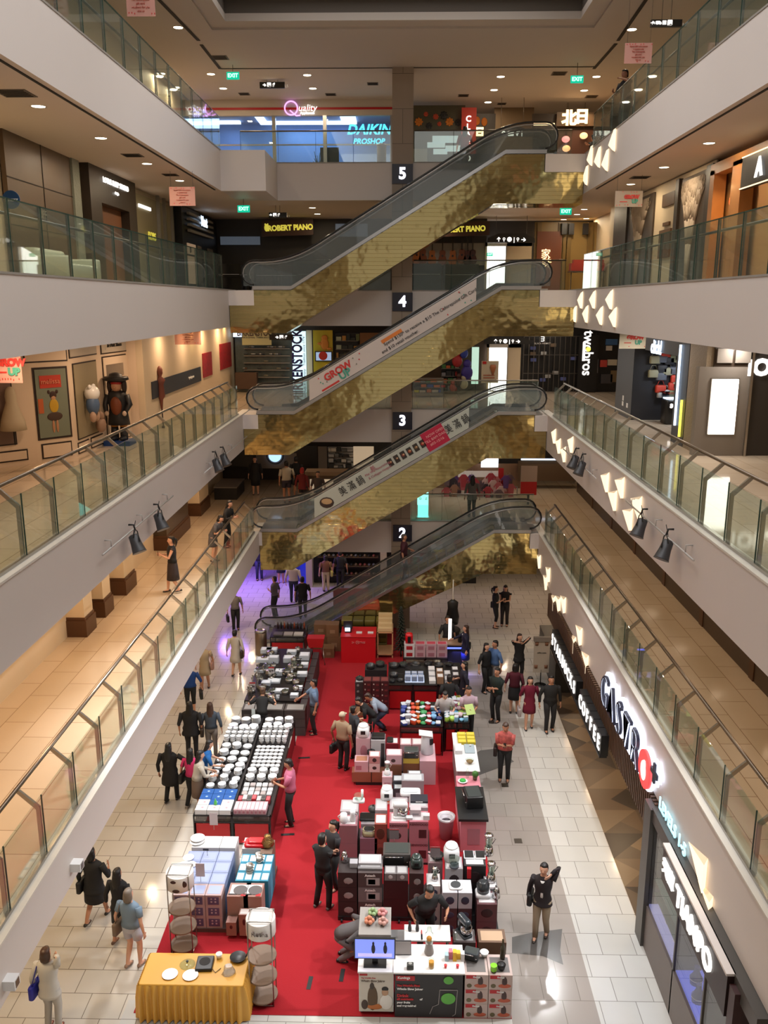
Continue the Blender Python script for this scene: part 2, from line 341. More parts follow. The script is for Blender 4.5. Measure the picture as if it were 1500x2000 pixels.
SN = {-1: 'Quality-store', 1: 'sconce'}
for k, ys in ((5, 12.9), (4, 10.5), (3, 8.3), (2, 8.2)):
    for sd in (-1, 1):
        nm = {5: 'fifth', 4: 'fourth', 3: 'third', 2: 'second'}[k]; what = 'along the walkway opposite the triangular sconces' if sd < 0 else 'above the triangular sconces'
        balustrade(k, sd, ys, 29.9 if sd > 0 else 30.1, 1.25, 'clear greenish glass railing of the %s floor, %s' % (nm, what))
# railing across the back of each floor between the escalators and the shops
for k in (2, 3, 4, 5):
    z = LZ[k]+.03
    for (a, b) in (((-3.9 if k < 5 else -5.6), -.4), (.4, 5.0)):
        if k in (4, 5) and a > 0: b = 5.8
        t = thing('back_railing', 'glass railing across the rear gallery of floor %s, %s the stone pillar' % ({2: 'two', 3: 'three', 4: 'four', 5: 'five'}[k], 'before' if a < 0 else 'beyond'), 'railing', ((a+b)/2, YB+.1, z))
        n = max(1, round((b-a)/1.3)); w = (b-a)/n
        for i in range(n):
            g_ = MB().box((a+w*i+.012, YB+.09, z), (a+w*(i+1)-.012, YB+.105, z+1.0)).build('glass_panel', GL, t, world=True)
            MB().box((a+w*i-.006, YB+.088, z), (a+w*i+.006, YB+.107, z+1.0)).build('glass_edge', GLE, g_, loc=(0, 0, 0))
        MB().tube([(a, YB+.1, z+1.02), (b, YB+.1, z+1.02)], .025).build('handrail', STEEL if k < 4 else DSTEEL, t, world=True)
# ================= ESCALATORS =================
YN, YF = 30.3, 31.65
def capsule(pts0, z0, z1, xa, xb, xc, xd, top):
    pass
def railpath(z0, z1, hh, y, r=.40):
    """closed handrail loop seen from the side"""
    xa, xb, xc, xd = -5.0, -3.75, 3.35, 4.62
    up = []
    for i in range(9):
        a = R(90+180*i/8); up.append((xa+r*math.cos(a), z0+hh-r+r*math.sin(a)))
    up = up[::-1]
    def sm(p, q, s, n=6):
        return [((1-t)**2*p[0]+2*t*(1-t)*q[0]+t*t*s[0], (1-t)**2*p[1]+2*t*(1-t)*q[1]+t*t*s[1]) for t in [i/n for i in range(n+1)]]
    m = (z1-z0)/(xc-xb)
    up += sm((xb-.9, z0+hh), (xb, z0+hh), (xb+.9, z0+hh+.9*m)); up += sm((xc-.9, z1+hh-.9*m), (xc, z1+hh), (xc+.9, z1+hh))
    for i in range(9):
        a = R(90-180*i/8); up.append((xd+r*math.cos(a), z1+hh-r+r*math.sin(a)))
    return [(x, y, z) for x, z in up]
SKIRT = mat('escalator_skirt', (.45, .44, .43), .3, .9); STEPM = mat('escalator_step', (.2, .19, .18), .4, .6)
def escalator(k, label, gold=True):
    z0, z1 = LZ[k], LZ[k+1]; t = thing('escalator', label, 'escalator', (0, (YN+YF)/2, z0))
    xa, xb, xc, xd = -5.0, -3.75, 3.35, 4.62; B = lambda mb, n, m, p=t: mb.build(n, m, p, world=(p is t))
    th = 1.42
    # truss clad in gold mirror, with the flat soffits at the two landings
    if gold and k > 1:
        le = XL[k]; re = XR[k+1]-.02
        bot = [(le+.02, z0-1.42), (xb-.2, z0-1.42), (xc-.35, z1-1.52), (re, z1-1.52)]
        top = [(re, z1-.55), (xd-.0, z1-.55), (xd-.0, z1+.0), (xc, z1+.0), (xb, z0+.0), (xa-.02, z0+.0), (xa-.02, z0-.5), (le+.02, z0-.5)]
    else:
        re = XR[k+1]-.02
        bot = [(-3.1, .02), (-2.6, .02), (xc-.35, z1-1.52), (re, z1-1.52)]; top = [(re, z1-.55), (xd, z1-.55), (xd, z1+.0), (xc, z1+.0), (xb, z0+.05), (-3.75, .02)]
    B(MB().prism(bot+top, 1, YN, YF), 'gold_cladding' if 1 else '', GOLD)
    s_ = [(xa-.06, z0+.02), (xb, z0+.02), (xc, z1+.02), (xd+.06, z1+.02), (xd+.06, z1+.14), (xc, z1+.14), (xb, z0+.14), (xa-.06, z0+.14)]
    if k == 1: s_[0] = (xa-.06, z0+.03)
    for y in (YN, YF-.12): B(MB().prism(s_, 1, y-.03, y+.09), 'skirt', SKIRT)
    s2 = [(xb-.1, z0+.14), (xb-.05, z0+.14), (xc, z1+.14), (xd, z1+.14), (xd, z1+.3), (xc-.1, z1+.34), (xb, z0+.32)]
    B(MB().prism([(xb-.6, z0+.14), (xb, z0+.14), (xc, z1+.14), (xd, z1+.14), (xd, z1+.26), (xc-.05, z1+.26), (xb-.05, z0+.26), (xb-.6, z0+.22)], 1, YF-.02, YF), 'inner_deck', mat('inner_deck', (.12, .12, .12), .4, .5))
    for y in (YN+.03, YF-.05):
        rp = railpath(z0, z1, .98, y); g = [(p[0], p[2]) for p in railpath(z0, z1, .93, y, .36)]
        lo = [(xd+.1, z1+.14), (xc, z1+.14), (xb, z0+.14), (xa-.1, z0+.14)]
        mb = MB(); n = len(g); lows = []
        def low(x): return z0+.14 if x < xb else (z1+.14 if x > xc else z0+.14+(z1-z0)*(x-xb)/(xc-xb))
        # glass wall: strip between the rail and the skirt
        core = [p for p in g if True]
        for i in range(n-1):
            (x1, a1), (x2, a2) = g[i], g[i+1]; b1, b2 = min(a1, low(x1)), min(a2, low(x2))
            if x2 <= x1 and a1 < low(x1)+.4: continue
            if abs(a1-b1)+abs(a2-b2) < .02: continue
            mb.add([(x1, y-.006, a1), (x2, y-.006, a2), (x2, y-.006, b2), (x1, y-.006, b1), (x1, y+.006, a1), (x2, y+.006, a2), (x2, y+.006, b2), (x1, y+.006, b1)], [(0, 1, 2, 3), (4, 7, 6, 5), (0, 4, 5, 1), (3, 2, 6, 7)])
        B(mb, 'glass_wall', GLS if y < 31 else GLS)
        B(MB().tube(rp, .045, 8, flat=.7), 'handrail', RUB)
        B(MB().tube([(p[0], p[1], p[2]-.045) for p in railpath(z0, z1, .96, y, .37)], .022, 6), 'rail_track', SKIRT)
    m = (z1-z0)/(xc-xb); st_ = None
    B(MB().box((xa-.1, YN+.1, z0+.01 if k > 1 else .03), (xb-.1, YF-.13, z0+.05)), 'landing_plate', SKIRT); B(MB().box((xc+.1, YN+.1, z1+.01), (xd+.3, YF-.13, z1+.05)), 'landing_plate', SKIRT)
    n = 21; w = (xc-xb)/n
    for i in range(n):
        if st_ is None: st_ = MB().box((xb, YN+.12, z0+.02), (xb+w+.02, YF-.16, z0+.05)).box((xb, YN+.12, z0-.12), (xb+.02, YF-.16, z0+.02)).build('step', STEPM, t, world=True); base = st_.location.copy()
        else:
            a = dup(st_, t); a.location = base+Vector((w*i, 0, (z1-z0)*i/n))
    return t
ESC = {4: escalator(4, 'topmost escalator rising from the fourth to the fifth floor, gold mirrored side without banners'), 3: escalator(3, 'escalator with the long white GROW UP banner, rising from floor three to four'),
       2: escalator(2, 'escalator with the restaurant food banner, rising from floor two to three'), 1: escalator(1, 'lowest escalator, rising from the ground floor, man in dark red riding it')}
# white landing bridges beside the escalator ends
for k in (2, 3, 4, 5):
    if k < 5: st('landing', MB().box((XL[k], YN-.0, LZ[k]-.5), (-5.02, YB, LZ[k])), PLA)
    else: st('landing', MB().box((XL[5], 29.3, LZ[5]-1.22), (-4.35, YB, LZ[5])), PLA)
    st('landing', MB().box((4.64, YN-.05, LZ[k]-.55), (XR[k], YB, LZ[k])), PLA)
# floor number plates on the pillar
PLT = mat('navy_plate', S(34, 34, 50), .4)
NUM = mat('lit_numeral', (1, 1, 1), .5, emit=3, ecol=(.85, .88, 1))
for n_, (y0_, y1_) in {5: (321, 358), 4: (572, 607), 3: (806, 838), 2: (1026, 1057)}.items():
    a, b = Yp(767, y0_, 31.84), Yp(805, y1_, 31.84)
    t = thing('floor_number_sign', 'dark blue plate on the pillar with a glowing white numeral %s' % {5: 'five', 4: 'four', 3: 'three', 2: 'two'}[n_], 'sign', ((a.x+b.x)/2, 31.86, (a.z+b.z)/2))
    MB().box((-.36, -.02, -.32), (.36, .018, .32)).build('plate', PLT, t)
    text(str(n_), .52, NUM, t, (0, -.03, 0), world=False, bold=.018, name='numeral')
# ================= FASCIA SCONCES =================
SCW = mat('sconce_face', S(255, 226, 180), .5, emit=1.3, ecol=(1, .82, .58)); SCB = mat('sconce_side', S(225, 200, 165), .5, emit=.3, ecol=(1, .8, .55))
def sconces(k, pts, h=.52, w=.26):
    x = XR[k]
    for i, p in enumerate(pts):
        px, py = p[:2]; big = p[2] if len(p) > 2 else 1.; c = Xp(px, py, x); hh = h*big; ww = .9*min(1, big)
        t = thing('wall_sconce', 'glowing pale triangular sconce on the %s floor fascia, %s from the escalator' % ({5: 'fifth', 4: 'fourth', 3: 'third', 2: 'second'}[k], OR(i)), 'lamp', (x, c.y, c.z), group='triangular fascia sconces')
        f = [(0, -ww*.35, hh/2), (0, -ww*.35, -hh/2), (0, ww*.65, 0)]; o = [(-.09, -ww*.45, hh*.40), (-.09, -ww*.45, -hh*.46)]
        MB().add([(-.001, *f[0][1:]), (-.001, *f[1][1:]), (-.001, *f[2][1:]), o[0], o[1]], [(2, 3, 4), (0, 1, 4, 3)], 0).build('glowing_face', SCW, t)
        MB().add([(-.001, *f[0][1:]), (-.001, *f[1][1:]), (-.001, *f[2][1:]), o[0], o[1]], [(0, 3, 2), (1, 2, 4)], 0).build('side_face', SCB, t)
sconces(5, [(1144, 345), (1153, 307), (1168, 310), (1183, 316), (1197, 277)], .62, .8)
sconces(4, [(1111, 594), (1134, 586), (1158, 585), (1191, 585), (1122, 613), (1144, 613), (1172, 616), (1198, 619)], .55, 1.0)
sconces(3, [(1082, 849), (1091, 868), (1115, 865), (1101, 884), (1183, 937), (1212, 947), (1198, 972), (1245, 985), (1228, 1008)], .5, .42)
sconces(2, [(1053, 1092), (1071, 1117), (1066, 1133), (1081, 1172), (1091, 1175), (1101, 1175), (1132, 1235), (1120, 1252), (1144, 1288), (1367, 1685, 1.2), (1379, 1752, .9)], .5, .3)
# ================= PROJECTOR SPOTLIGHTS =================
def spotpair(k, side, pts, rail, label):
    x = XL[k] if side < 0 else XR[k]; s2 = -side
    for i, (px, py) in enumerate(pts):
        c = Xp(px, py, x+s2*.25)
        t = thing('theatre_spotlight', '%s, %s' % (label, ['the one nearer the escalators', 'the one further from them'][i]), 'spotlight', (x+s2*.25, c.y, c.z))
        d = Vector((s2*.35, -.45*0-.25, -.8)).normalized(); M = d.to_track_quat('-Z', 'Y').to_matrix().to_4x4()
        MB().lathe([(.075, .18), (.1, .16), (.11, .0), (.14, -.18), (.15, -.2)], M=M, n=14).build('lamp_housing', mat('spot_housing', (.07, .07, .075), .45, .4), t)
        MB().tube([(M@Vector((0, .13, 0))), (0, .12, .22), (0, 0, .28), (0, -.12, .22), (M@Vector((0, -.13, 0)))], .012).build('yoke', BLK, t)
        MB().tube([(0, 0, .27), (-s2*.03, 0, .38), (-s2*.13, 0, .38)], .02).build('clamp', BLK, t)
        MB().tube([(0, 0, .1), (-s2*.1, .15, .02), (-s2*.14, .35, .2), (-s2*.14, .5, .34)], .008, 5).build('cable', BLK, t)
    a, b = Xp(*rail[0], x+s2*.12), Xp(*rail[1], x+s2*.12)
    t = thing('spotlight_rail', 'thin pipe rail bracketed for the %s' % label, 'rail', (x+s2*.06, (a.y+b.y)/2, a.z))
    z = (a.z+b.z)/2
    MB().tube([(x+s2*.12, a.y, z), (x+s2*.12, b.y, z)], .018).build('pipe', mat('grey_pipe', (.5, .48, .46), .4, .3), t, world=True)
    for f in (.1, .5, .9):
        y = a.y+(b.y-a.y)*f; MB().tube([(x+s2*.12, y, z), (x+s2*.12, y, z+.14), (x-s2*.0, y, z+.14)], .013).build('bracket', mat('grey_pipe'), t, world=True)
spotpair(3, -1, [(439, 898), (424, 908)], [(398, 908), (494, 855)], 'theatre spotlights opposite the sconces, high pair')
spotpair(3, -1, [(313, 1018), (266, 1061)], [(200, 1082), (338, 970)], 'theatre spotlights opposite the sconces, low pair')
spotpair(3, 1, [(1121, 902), (1134, 914)], [(1100, 885), (1165, 925)], 'theatre spotlights among sconces, high pair')
spotpair(3, 1, [(1250, 1030), (1299, 1073)], [(1223, 978), (1355, 1095)], 'theatre spotlights among sconces, low pair')
# ================= DOWNLIGHTS =================
DLR = mat('downlight_ring', (.8, .76, .7), .5); DLE = mat('downlight_glow', (1, .9, .75), .5, emit=16, ecol=(1, .84, .58))
dl0 = None; ndl = 0
def downlight(x, y, z, r, label, e=18):
    global dl0, ndl; ndl += 1
    if dl0 is None:
        t = dl0 = thing('downlight', label, 'ceiling light', (x, y, z), group='recessed downlights')
        MB().lathe([(1.0, -.001), (1.18, -.012), (1.2, -.001), (1.0, -.001)][:3], n=20, cap=False).build('ring', DLR, t); MB().lathe([(1.0, -.004), (1.0, -.002)], n=20).build('diffuser', DLE, t)
    else: t = dup(dl0, loc=(x, y, z), label=label)
    t.scale = (r, r, 1)
    if e: lamp('downlight_lamp', (x, y, z-.03), .2, e*2.3, (1, .80, .55), disk=True)
def dl_list(pts, z, nm, r=.12, e=18):
    for i, (px, py) in enumerate(pts):
        p = Zp(px, py, z-.004); downlight(p.x, p.y, z, r, 'round recessed downlight in %s, %s of them counted from the column of the walkway end' % (nm, OR(i)) if 0 else '%s downlight, %s' % (OR(i), nm), e)
dl_list([(600, 147), (611, 173)], CZ, 'top ceiling over the appliance store counting towards it', .13, 12)
dl_list([(978, 150), (965, 176), (953, 200)], CZ, 'top ceiling before the flower shop counting towards it', .13, 12)
dl_list([(1234, 58), (1165, 150), (1141, 177)], CZ, 'top ceiling above the phoning man', .13, 14)
dl_list([(348, 54), (315, 144), (346, 171), (412, 145), (436, 173)], CZ, 'top ceiling near the exit sign beside the appliance store', .13, 12)
dl_list([(75, 208), (197, 270), (287, 320), (351, 353), (40, 289), (91, 301), (119, 312)], 15.78, 'soffit before the sleep studio counting inwards', .12, 20)
dl_list([(610, 406), (620, 418)], 15.78, 'soffit above the piano shop sign', .12, 10)
dl_list([(1385, 280), (1297, 327), (1232, 360), (1141, 409), (1127, 419), (1145, 427), (1101, 429), (1160, 435)], 15.78, 'soffit before the tree-painted wall counting inwards', .12, 16)
for i, (px, py) in enumerate(((153, 1690), (25, 1918))):
    p = Xp(px, py, XL[2]+.1); t = thing('wall_speaker', 'small white box speaker on the lowest walkway edge, %s the draped table' % ['further from', 'level with'][i], 'speaker', p); MB().box((-.1, -.08, -.07), (.06, .08, .07)).build('case', WHT, t); MB().box((.06, -.05, -.05), (.065, .05, .05)).build('grille', DSTEEL, t)
# air vents
VENT = mat('vent_grey', S(96, 84, 72), .6)
for i, (px, py, z, w, nm) in enumerate([(30, 183, 15.78, .55, 'soffit before the blue round sign'), (259, 304, 15.78, .45, 'soffit before the sleep studio sign'), (333, 342, 15.78, .4, 'soffit before the pink hanging poster'), (430, 113, CZ, .5, 'top ceiling by the exit sign'), (477, 184, CZ, .4, 'top ceiling before the store corner'), (646, 185, CZ, .4, 'top ceiling over the purple shop sign'), (728, 164, CZ, .4, 'top ceiling beside the pillar'), (905, 187, CZ, .4, 'top ceiling right of the pillar'), (1092, 144, CZ, .5, 'top ceiling by the far exit sign'), (1155, 189, CZ, .45, 'top ceiling before the restaurant sign'), (980, 203, CZ, .35, 'top ceiling above the flower shop window'), (1250, 347, 15.78, .5, 'soffit before the tree-painted wall')]):
    p = Zp(px, py, z-.01); t = thing('air_vent', 'square grey air vent in the %s' % nm, 'vent', (p.x, p.y, z))
    MB().box((-w/2, -w/2, -.012), (w/2, w/2, -.001)).build('frame', VENT, t)
    mb = MB()
    for j in range(5): mb.box((-w*.42, -w*.42+w*.18*j, -.02), (w*.42, -w*.42+w*.18*j+w*.06, -.012))
    mb.build('louvre', DARK, t)
# ================= SHOPS AND SIGNS =================
def E_(name, col, e=4.): return mat(name, col, .5, emit=e, ecol=col)
LW = E_('lit_white', (1, .97, .92), 1.5); LB = E_('lit_blue_white', (.62, .78, 1), 2.6); LY = E_('lit_yellow', (1, .85, .1), 1.6); LWM = E_('lit_warm', (1, .72, .38), 2.5)
GOLDT = mat('gold_letter', (.75, .6, .08), .4, emit=.6, ecol=(.9, .8, .1)); WT = mat('white_letter', (.85, .85, .85), .5); BT = mat('black_letter', (.02, .02, .02), .5)
BROWN = mat('brown_panel', S(92, 72, 52), .45, noise=.06, nscale=3); DBR = mat('dark_brown_panel', S(52, 40, 30), .45); WOOD = mat('warm_wood', S(176, 120, 66), .45, noise=.1, nscale=6)
DGR = mat('charcoal_panel', S(38, 38, 42), .45); CRM = mat('cream_panel', S(214, 196, 166), .5); GREY = mat('grey_panel', S(120, 112, 104), .55)
def wallpart(t, n, px0, py0, px1, py1, Y, m, th=.05, proud=0.):
    a, b = Yp(px0, py0, Y), Yp(px1, py1, Y); return MB().box((a.x, Y-proud, b.z), (b.x, Y-proud+th, a.z)).build(n, m, t, world=True)
def sidepart(t, n, y0, y1, z0, z1, X, m, th=.05):
    return MB().box((min(X, X+th), y0, z0), (max(X, X+th), y1, z1)).build(n, m, t, world=True)
# ---- level 5 back: appliance store ----
Y5 = 36.6
t = thing('store_front', 'glass fronted appliance store with bright bluish interior and red striped white header', 'shop', (-4, Y5, 17))
MB().box((-8.5, Y5, 19.42), (-.4, Y5+.2, CZ)).build('header', mat('header_white', S(190, 180, 170), .6), t, world=True)
MB().box((-8.4, Y5-.03, 19.63), (-.4, Y5, 19.71)).build('red_stripe', RED, t, world=True)
for i, x in enumerate((-8.3, -5.05, -3.05, -.42)): MB().box((x-.07, Y5-.02, 17), (x+.07, Y5+.12, 19.42)).build('mullion', STEEL, t, world=True)
MB().box((-8.3, Y5, 18.33), (-.42, Y5+.06, 18.38)).build('transom', STEEL, t, world=True)
MB().box((-8.3, Y5+.04, 17), (-.42, Y5+.055, 19.42)).build('shop_window', GLC, t, world=True)
BLW = mat('bluish_wall', S(120, 150, 200), .6)
MB().box((-8.5, 39.2, 17), (-.3, 39.3, 19.7)).build('rear_wall', BLW, t, world=True); MB().box((-8.5, Y5+.2, 19.6), (-.3, 39.3, 19.7)).build('shop_ceiling', mat('bluish_ceiling', S(150, 170, 205), .6), t, world=True)
for (x0, y0, x1, y1) in ((-5.9, 36.9, -5.6, 38.7), (-5.9, 38.55, -2.2, 38.85), (-2.5, 37.0, -1.9, 38.8), (-7.9, 38.4, -6.7, 38.7)): MB().box((x0, y0, 19.5), (x1, y1, 19.59)).build('light_strip', LB, t, world=True)
lamp('store_lamp', (-4, 38, 19.4), 2, 70, (.45, .65, 1)); lamp('store_lamp', (-7, 38, 19.4), 1, 25, (.45, .65, 1))
CY = E_('cyan_letter', (.1, .75, 1), 1.6)
t2 = thing('shop_sign', 'cyan glowing appliance brand letters hung inside the blue store window', 'sign', (-1.3, 37.1, 18.9))
text('DAIKIN', .52, CY, t2, (-1.35, 37.1, 18.98), shear=.25, bold=.015); text('PROSHOP', .28, CY, t2, (-1.35, 37.1, 18.55), shear=.2, bold=.008)
t2 = thing('shop_sign', 'purple and white glowing script sign with a large ringed Q on the white header', 'sign', (-3.9, Y5-.05, 19.7))
QP = E_('lit_purple', (.75, .35, .9), 2)
MB().tube([(-4.35+.25*math.cos(2*math.pi*i/20), Y5-.06, 19.68+.25*math.sin(2*math.pi*i/20)) for i in range(20)], .025, 6, closed=True).tube([(-4.4, Y5-.06, 19.6), (-4.15, Y5-.06, 19.4), (-4.0, Y5-.06, 19.42)], .025, 6).build('ringed_letter', QP, t2, world=True)
text('uality', .34, LW, t2, (-3.72, Y5-.06, 19.68), shear=.2); text('Appliances', .13, LW, t2, (-3.72, Y5-.06, 19.5), bold=.004)
t2 = thing('shop_sign', 'small violet glowing letters at the far corner of the appliance store', 'sign', (-7.9, Y5-.05, 19.6))
text('Xzel', .3, E_('lit_violet', (.5, .45, 1), 2), t2, (-7.95, Y5-.06, 19.62), bold=.01); text('2010 kidz', .16, MATS['lit_violet'], t2, (-7.95, Y5-.06, 19.42), bold=.006)
# counters and goods inside
def goods(name, label, cat, a, b, m): t = MB().box(a, b); o = t.build(name, m, label=label, cat=cat); return o
for i, (x0, x1, h, nm, m) in enumerate(((-4.9, -4.2, .45, 'low black sales counter by the store mullion', DGR), (-3.9, -2.9, .42, 'low white sales counter in the middle of the blue store', WHT), (-2.6, -1.7, .48, 'low grey sales counter below the cyan letters', GREY))):
    c = thing('sales_counter', nm, 'counter', ((x0+x1)/2, 37.5, 17)); MB().box((x0, 37.3, 17), (x1, 37.8, 17+h-.04)).build('body', m, c, world=True); MB().box((x0-.03, 37.27, 17+h-.04), (x1+.03, 37.83, 17+h)).build('worktop', STEEL, c, world=True)
c = thing('display_screen', 'black screen on a stand inside the blue appliance store', 'screen', (-2.8, 37.2, 17)); MB().box((-3.3, 37.18, 17.75), (-2.55, 37.22, 18.35)).build('screen', BLK, c, world=True); MB().box((-2.95, 37.19, 17), (-2.88, 37.24, 17.8)).build('stand', BLK, c, world=True)
c = thing('potted_plant', 'small dark potted plant on the blue store counter', 'plant', (-3.4, 37.5, 17.42)); MB().lathe([(.08, 0), (.1, .15)], (-3.4, 37.5, 17.42), 10).build('pot', BLK, c, world=True)
mb = MB()
for i in range(14):
    a = rnd.uniform(0, 6.28); r_ = rnd.uniform(.1, .3); mb.tube([(-3.4, 37.5, 17.55), (-3.4+r_*.5*math.cos(a), 37.5+r_*.5*math.sin(a), 17.8), (-3.4+r_*math.cos(a), 37.5+r_*math.sin(a), 17.75+rnd.uniform(.1, .5))], .012, 4)
mb.build('foliage', mat('dark_leaf', (.02, .05, .02), .5), c, world=True)
c = thing('rubbish_bin', 'brown cylinder bin standing by the pillar on floor five', 'bin', (-.75, 33.2, 17)); MB().lathe([(.16, 0), (.17, .75)], (-.75, 33.2, 17), 16).build('body', BROWN, c, world=True); MB().lathe([(.18, .75), (.18, .8), (.1, .82)], (-.75, 33.2, 17), 16).build('rim', STEEL, c, world=True)
# ---- level 5 back right: flower shop and restaurant ----
Yr = 37.
t = thing('shop_facade', 'olive glass shop front dotted with orange and black paper flowers', 'shop', (1.5, Yr, 17))
MB().box((.36, Yr, 17), (2.45, Yr+.05, 19.85)).build('panel', mat('olive_panel', S(74, 70, 52), .35), t, world=True)
MB().box((.42, Yr-.03, 17.1), (.98, Yr, 18.25)).build('pale_panel', mat('pale_green', S(128, 128, 108), .5), t, world=True)
def flower(px, py, col, r):
    p = Yp(px, py, Yr-.03); mb = MB()
    for i in range(8):
        a = i*math.pi/4; mb.ell((p.x+r*.55*math.cos(a), p.y, p.z+r*.55*math.sin(a)), (r*.45, .012, r*.3), 8, 4, M=Matrix.Rotation(-a, 4, 'Y'))
    mb.ell((p.x, p.y-.01, p.z), (r*.3, .02, r*.3), 8, 4); return mb.build('paper_flower', col, t, world=True)
OG = mat('orange_paper', S(190, 110, 30), .7); OR2 = mat('red_orange_paper', S(180, 70, 45), .7)
for px, py, m_, r_ in ((818, 238, OG, .17), (832, 223, OR2, .1), (851, 228, OR2, .12), (867, 225, BLK, .16), (878, 238, OG, .17), (895, 239, BLK, .14), (838, 246, BLK, .14), (858, 242, OR2, .09)): flower(px, py, m_, r_)
for i, (px, py, w, h) in enumerate(((860, 272, .62, .26), (885, 272, .45, .26), (852, 283, .7, .2), (885, 290, .6, .22), (860, 296, .55, .2))):
    p = Yp(px, py, 36.6); MB().box((p.x-w/2, 36.6, p.z-h/2), (p.x+w/2, 36.63, p.z+h/2)).build('menu_board', mat('pale_blue_screen', S(150, 170, 175), .4, emit=.5, ecol=(.6, .75, .8)), thing('menu_board', 'pale blue lit menu board below the paper flowers, %s from the top' % OR(i), 'sign', (p.x, 36.6, p.z)), world=True)
t = thing('banner', 'tall vertical red banner with white letters beside the flower shop', 'banner', (2.75, Yr-.3, 17))
a, b = Yp(902, 210, Yr-.3), Yp(929, 300, Yr-.3); MB().box((a.x, Yr-.3, b.z), (b.x, Yr-.27, a.z)).build('cloth', mat('banner_red', S(170, 50, 36), .6, emit=.15), t, world=True)
for i, ch in enumerate('CLA✿CON'): text(ch, .3, LW, t, ((a.x+b.x)/2-.02, Yr-.32, a.z-.42-i*.29), bold=.008)
t = thing('shop_sign', 'small glowing letters under a fruit picture beside the red banner', 'sign', (3.3, Yr, 18.5)); wallpart(t, 'board', 928, 222, 966, 300, Yr, DBR); text('EI', .42, LWM, t, (*Yp(937, 258, Yr-.05),), bold=.02)
for px, py in ((932, 236), (946, 238)): p = Yp(px, py, Yr-.03); MB().ell(p, (.12, .02, .16), 10, 6).build('picture', OG, t, world=True)
t = thing('shop_facade', 'restaurant front with dark timber header and glowing warm strip on floor five', 'shop', (6.3, Yr, 17))
wallpart(t, 'panel', 966, 205, 1040, 300, 38.2, mat('dim_cream', S(120, 98, 72), .6)); wallpart(t, 'header', 1040, 222, 1210, 252, Yr, DBR, .1); wallpart(t, 'glow_strip', 1042, 241, 1083, 245, Yr, LWM, .03, .04)
wallpart(t, 'shopfront_glass', 1090, 253, 1200, 300, Yr, mat('dim_red_interior', S(74, 44, 30), .4)); lamp('restaurant_lamp', (7.0, 36.2, 19.5), .8, 25, (1, .6, .3))
t = thing('shop_sign', 'glowing warm character sign of the restaurant over the escalator head', 'sign', (6.8, Yr-.2, 19.3)); wallpart(t, 'board', 1088, 219, 1175, 246, Yr-.2, BROWN, .06)
text('北', .58, LWM, t, Yp(1112, 232, Yr-.28), bold=.03); text('日', .56, LWM, t, Yp(1137, 229, Yr-.28), bold=.03)
for i, (px, py, col) in enumerate(((1105, 272, (.9, .3, .3)), (1106, 290, (.9, .45, .2)), (1140, 265, (1, .6, .3)))):
    p = Yp(px, py, 36.9); t = thing('hanging_lantern', '%s glowing lantern inside the restaurant entrance' % ['red', 'orange', 'small amber'][i], 'lantern', (p.x, 36.9, p.z)); MB().ell((0, 0, 0), (.16, .16, .12), 12, 8).build('shade', E_('lantern%d' % i, col, 1.5), t); MB().tube([(0, 0, .1), (0, 0, 19.9-p.z)], .008, 5).build('cord', BLK, t)
# hanging signs
def arrowsign(px0, py0, px1, py1, Y, s, label, z=None, tail='', trap=False):
    a, b = Yp(px0, py0, Y), Yp(px1, py1, Y); t = thing('direction_sign', label, 'sign', ((a.x+b.x)/2, Y, (a.z+b.z)/2)); h = a.z-b.z
    poly = [(a.x, b.z), (b.x, b.z), (b.x, a.z), (a.x, a.z)] if not trap else [(a.x-.1, b.z), (b.x+.1, b.z), (b.x+.08, b.z+h*.5), (b.x-.35, a.z), (a.x+.35, a.z), (a.x-.08, b.z+h*.5)]
    MB().prism(poly, 1, Y, Y+.08).build('board', mat('sign_black', S(30, 26, 22), .4), t, world=True)
    text(s, h*.62, LW, t, ((a.x+b.x)/2-(.12 if tail else 0), Y-.02, (a.z+b.z)/2-(h*.18 if trap else 0)), bold=.006)
    if tail: text(tail, h*.6, WT, t, (b.x+h*.35, Y-.01, (a.z+b.z)/2-.04))
    top = z or a.z+.5
    for x in (a.x+.25, b.x-.25): MB().tube([(x, Y+.04, a.z), (x, Y+.04, top)], .008, 5).build('hanger', DSTEEL, t, world=True)
arrowsign(507, 160, 556, 172, 33.5, '→ ♿ ⚤', 'black hanging direction sign before the appliance store', CZ, 'L5'); arrowsign(1272, 38, 1332, 52, 22, '→ ⛟ ▣ ♿', 'black hanging direction sign above the phoning man', CZ, 'L5')
arrowsign(525, 415, 560, 425, 33.5, '→ ♿ ⚤', 'black hanging direction sign over the piano shop sign', 15.8, 'L4'); arrowsign(526, 653, 572, 664, 33.5, '→ ♿ ⚤', 'black hanging direction sign before the sandal shop', 11.5)
arrowsign(966, 248, 1034, 266, 36.4, '↑ ♿ ⚤ |', 'black directory board behind the topmost escalator handrail', CZ, trap=True); arrowsign(957, 456, 1040, 474, 37.6, '↑ ⚲ ◉ | ⚲ →', 'black directory board over the bright doorway of floor four', 15.79, trap=True); arrowsign(950, 656, 1030, 672, 37.6, '↑ ⚲ ◉ | ⚲ →', 'black directory board over the bright doorway of floor three', 11.49, trap=True)
EX = mat('exit_green', (.0, .30, .17), .5, emit=1.2, ecol=(.0, .5, .3)); EXL = E_('exit_letters', (.6, 1, .8), 1.5)
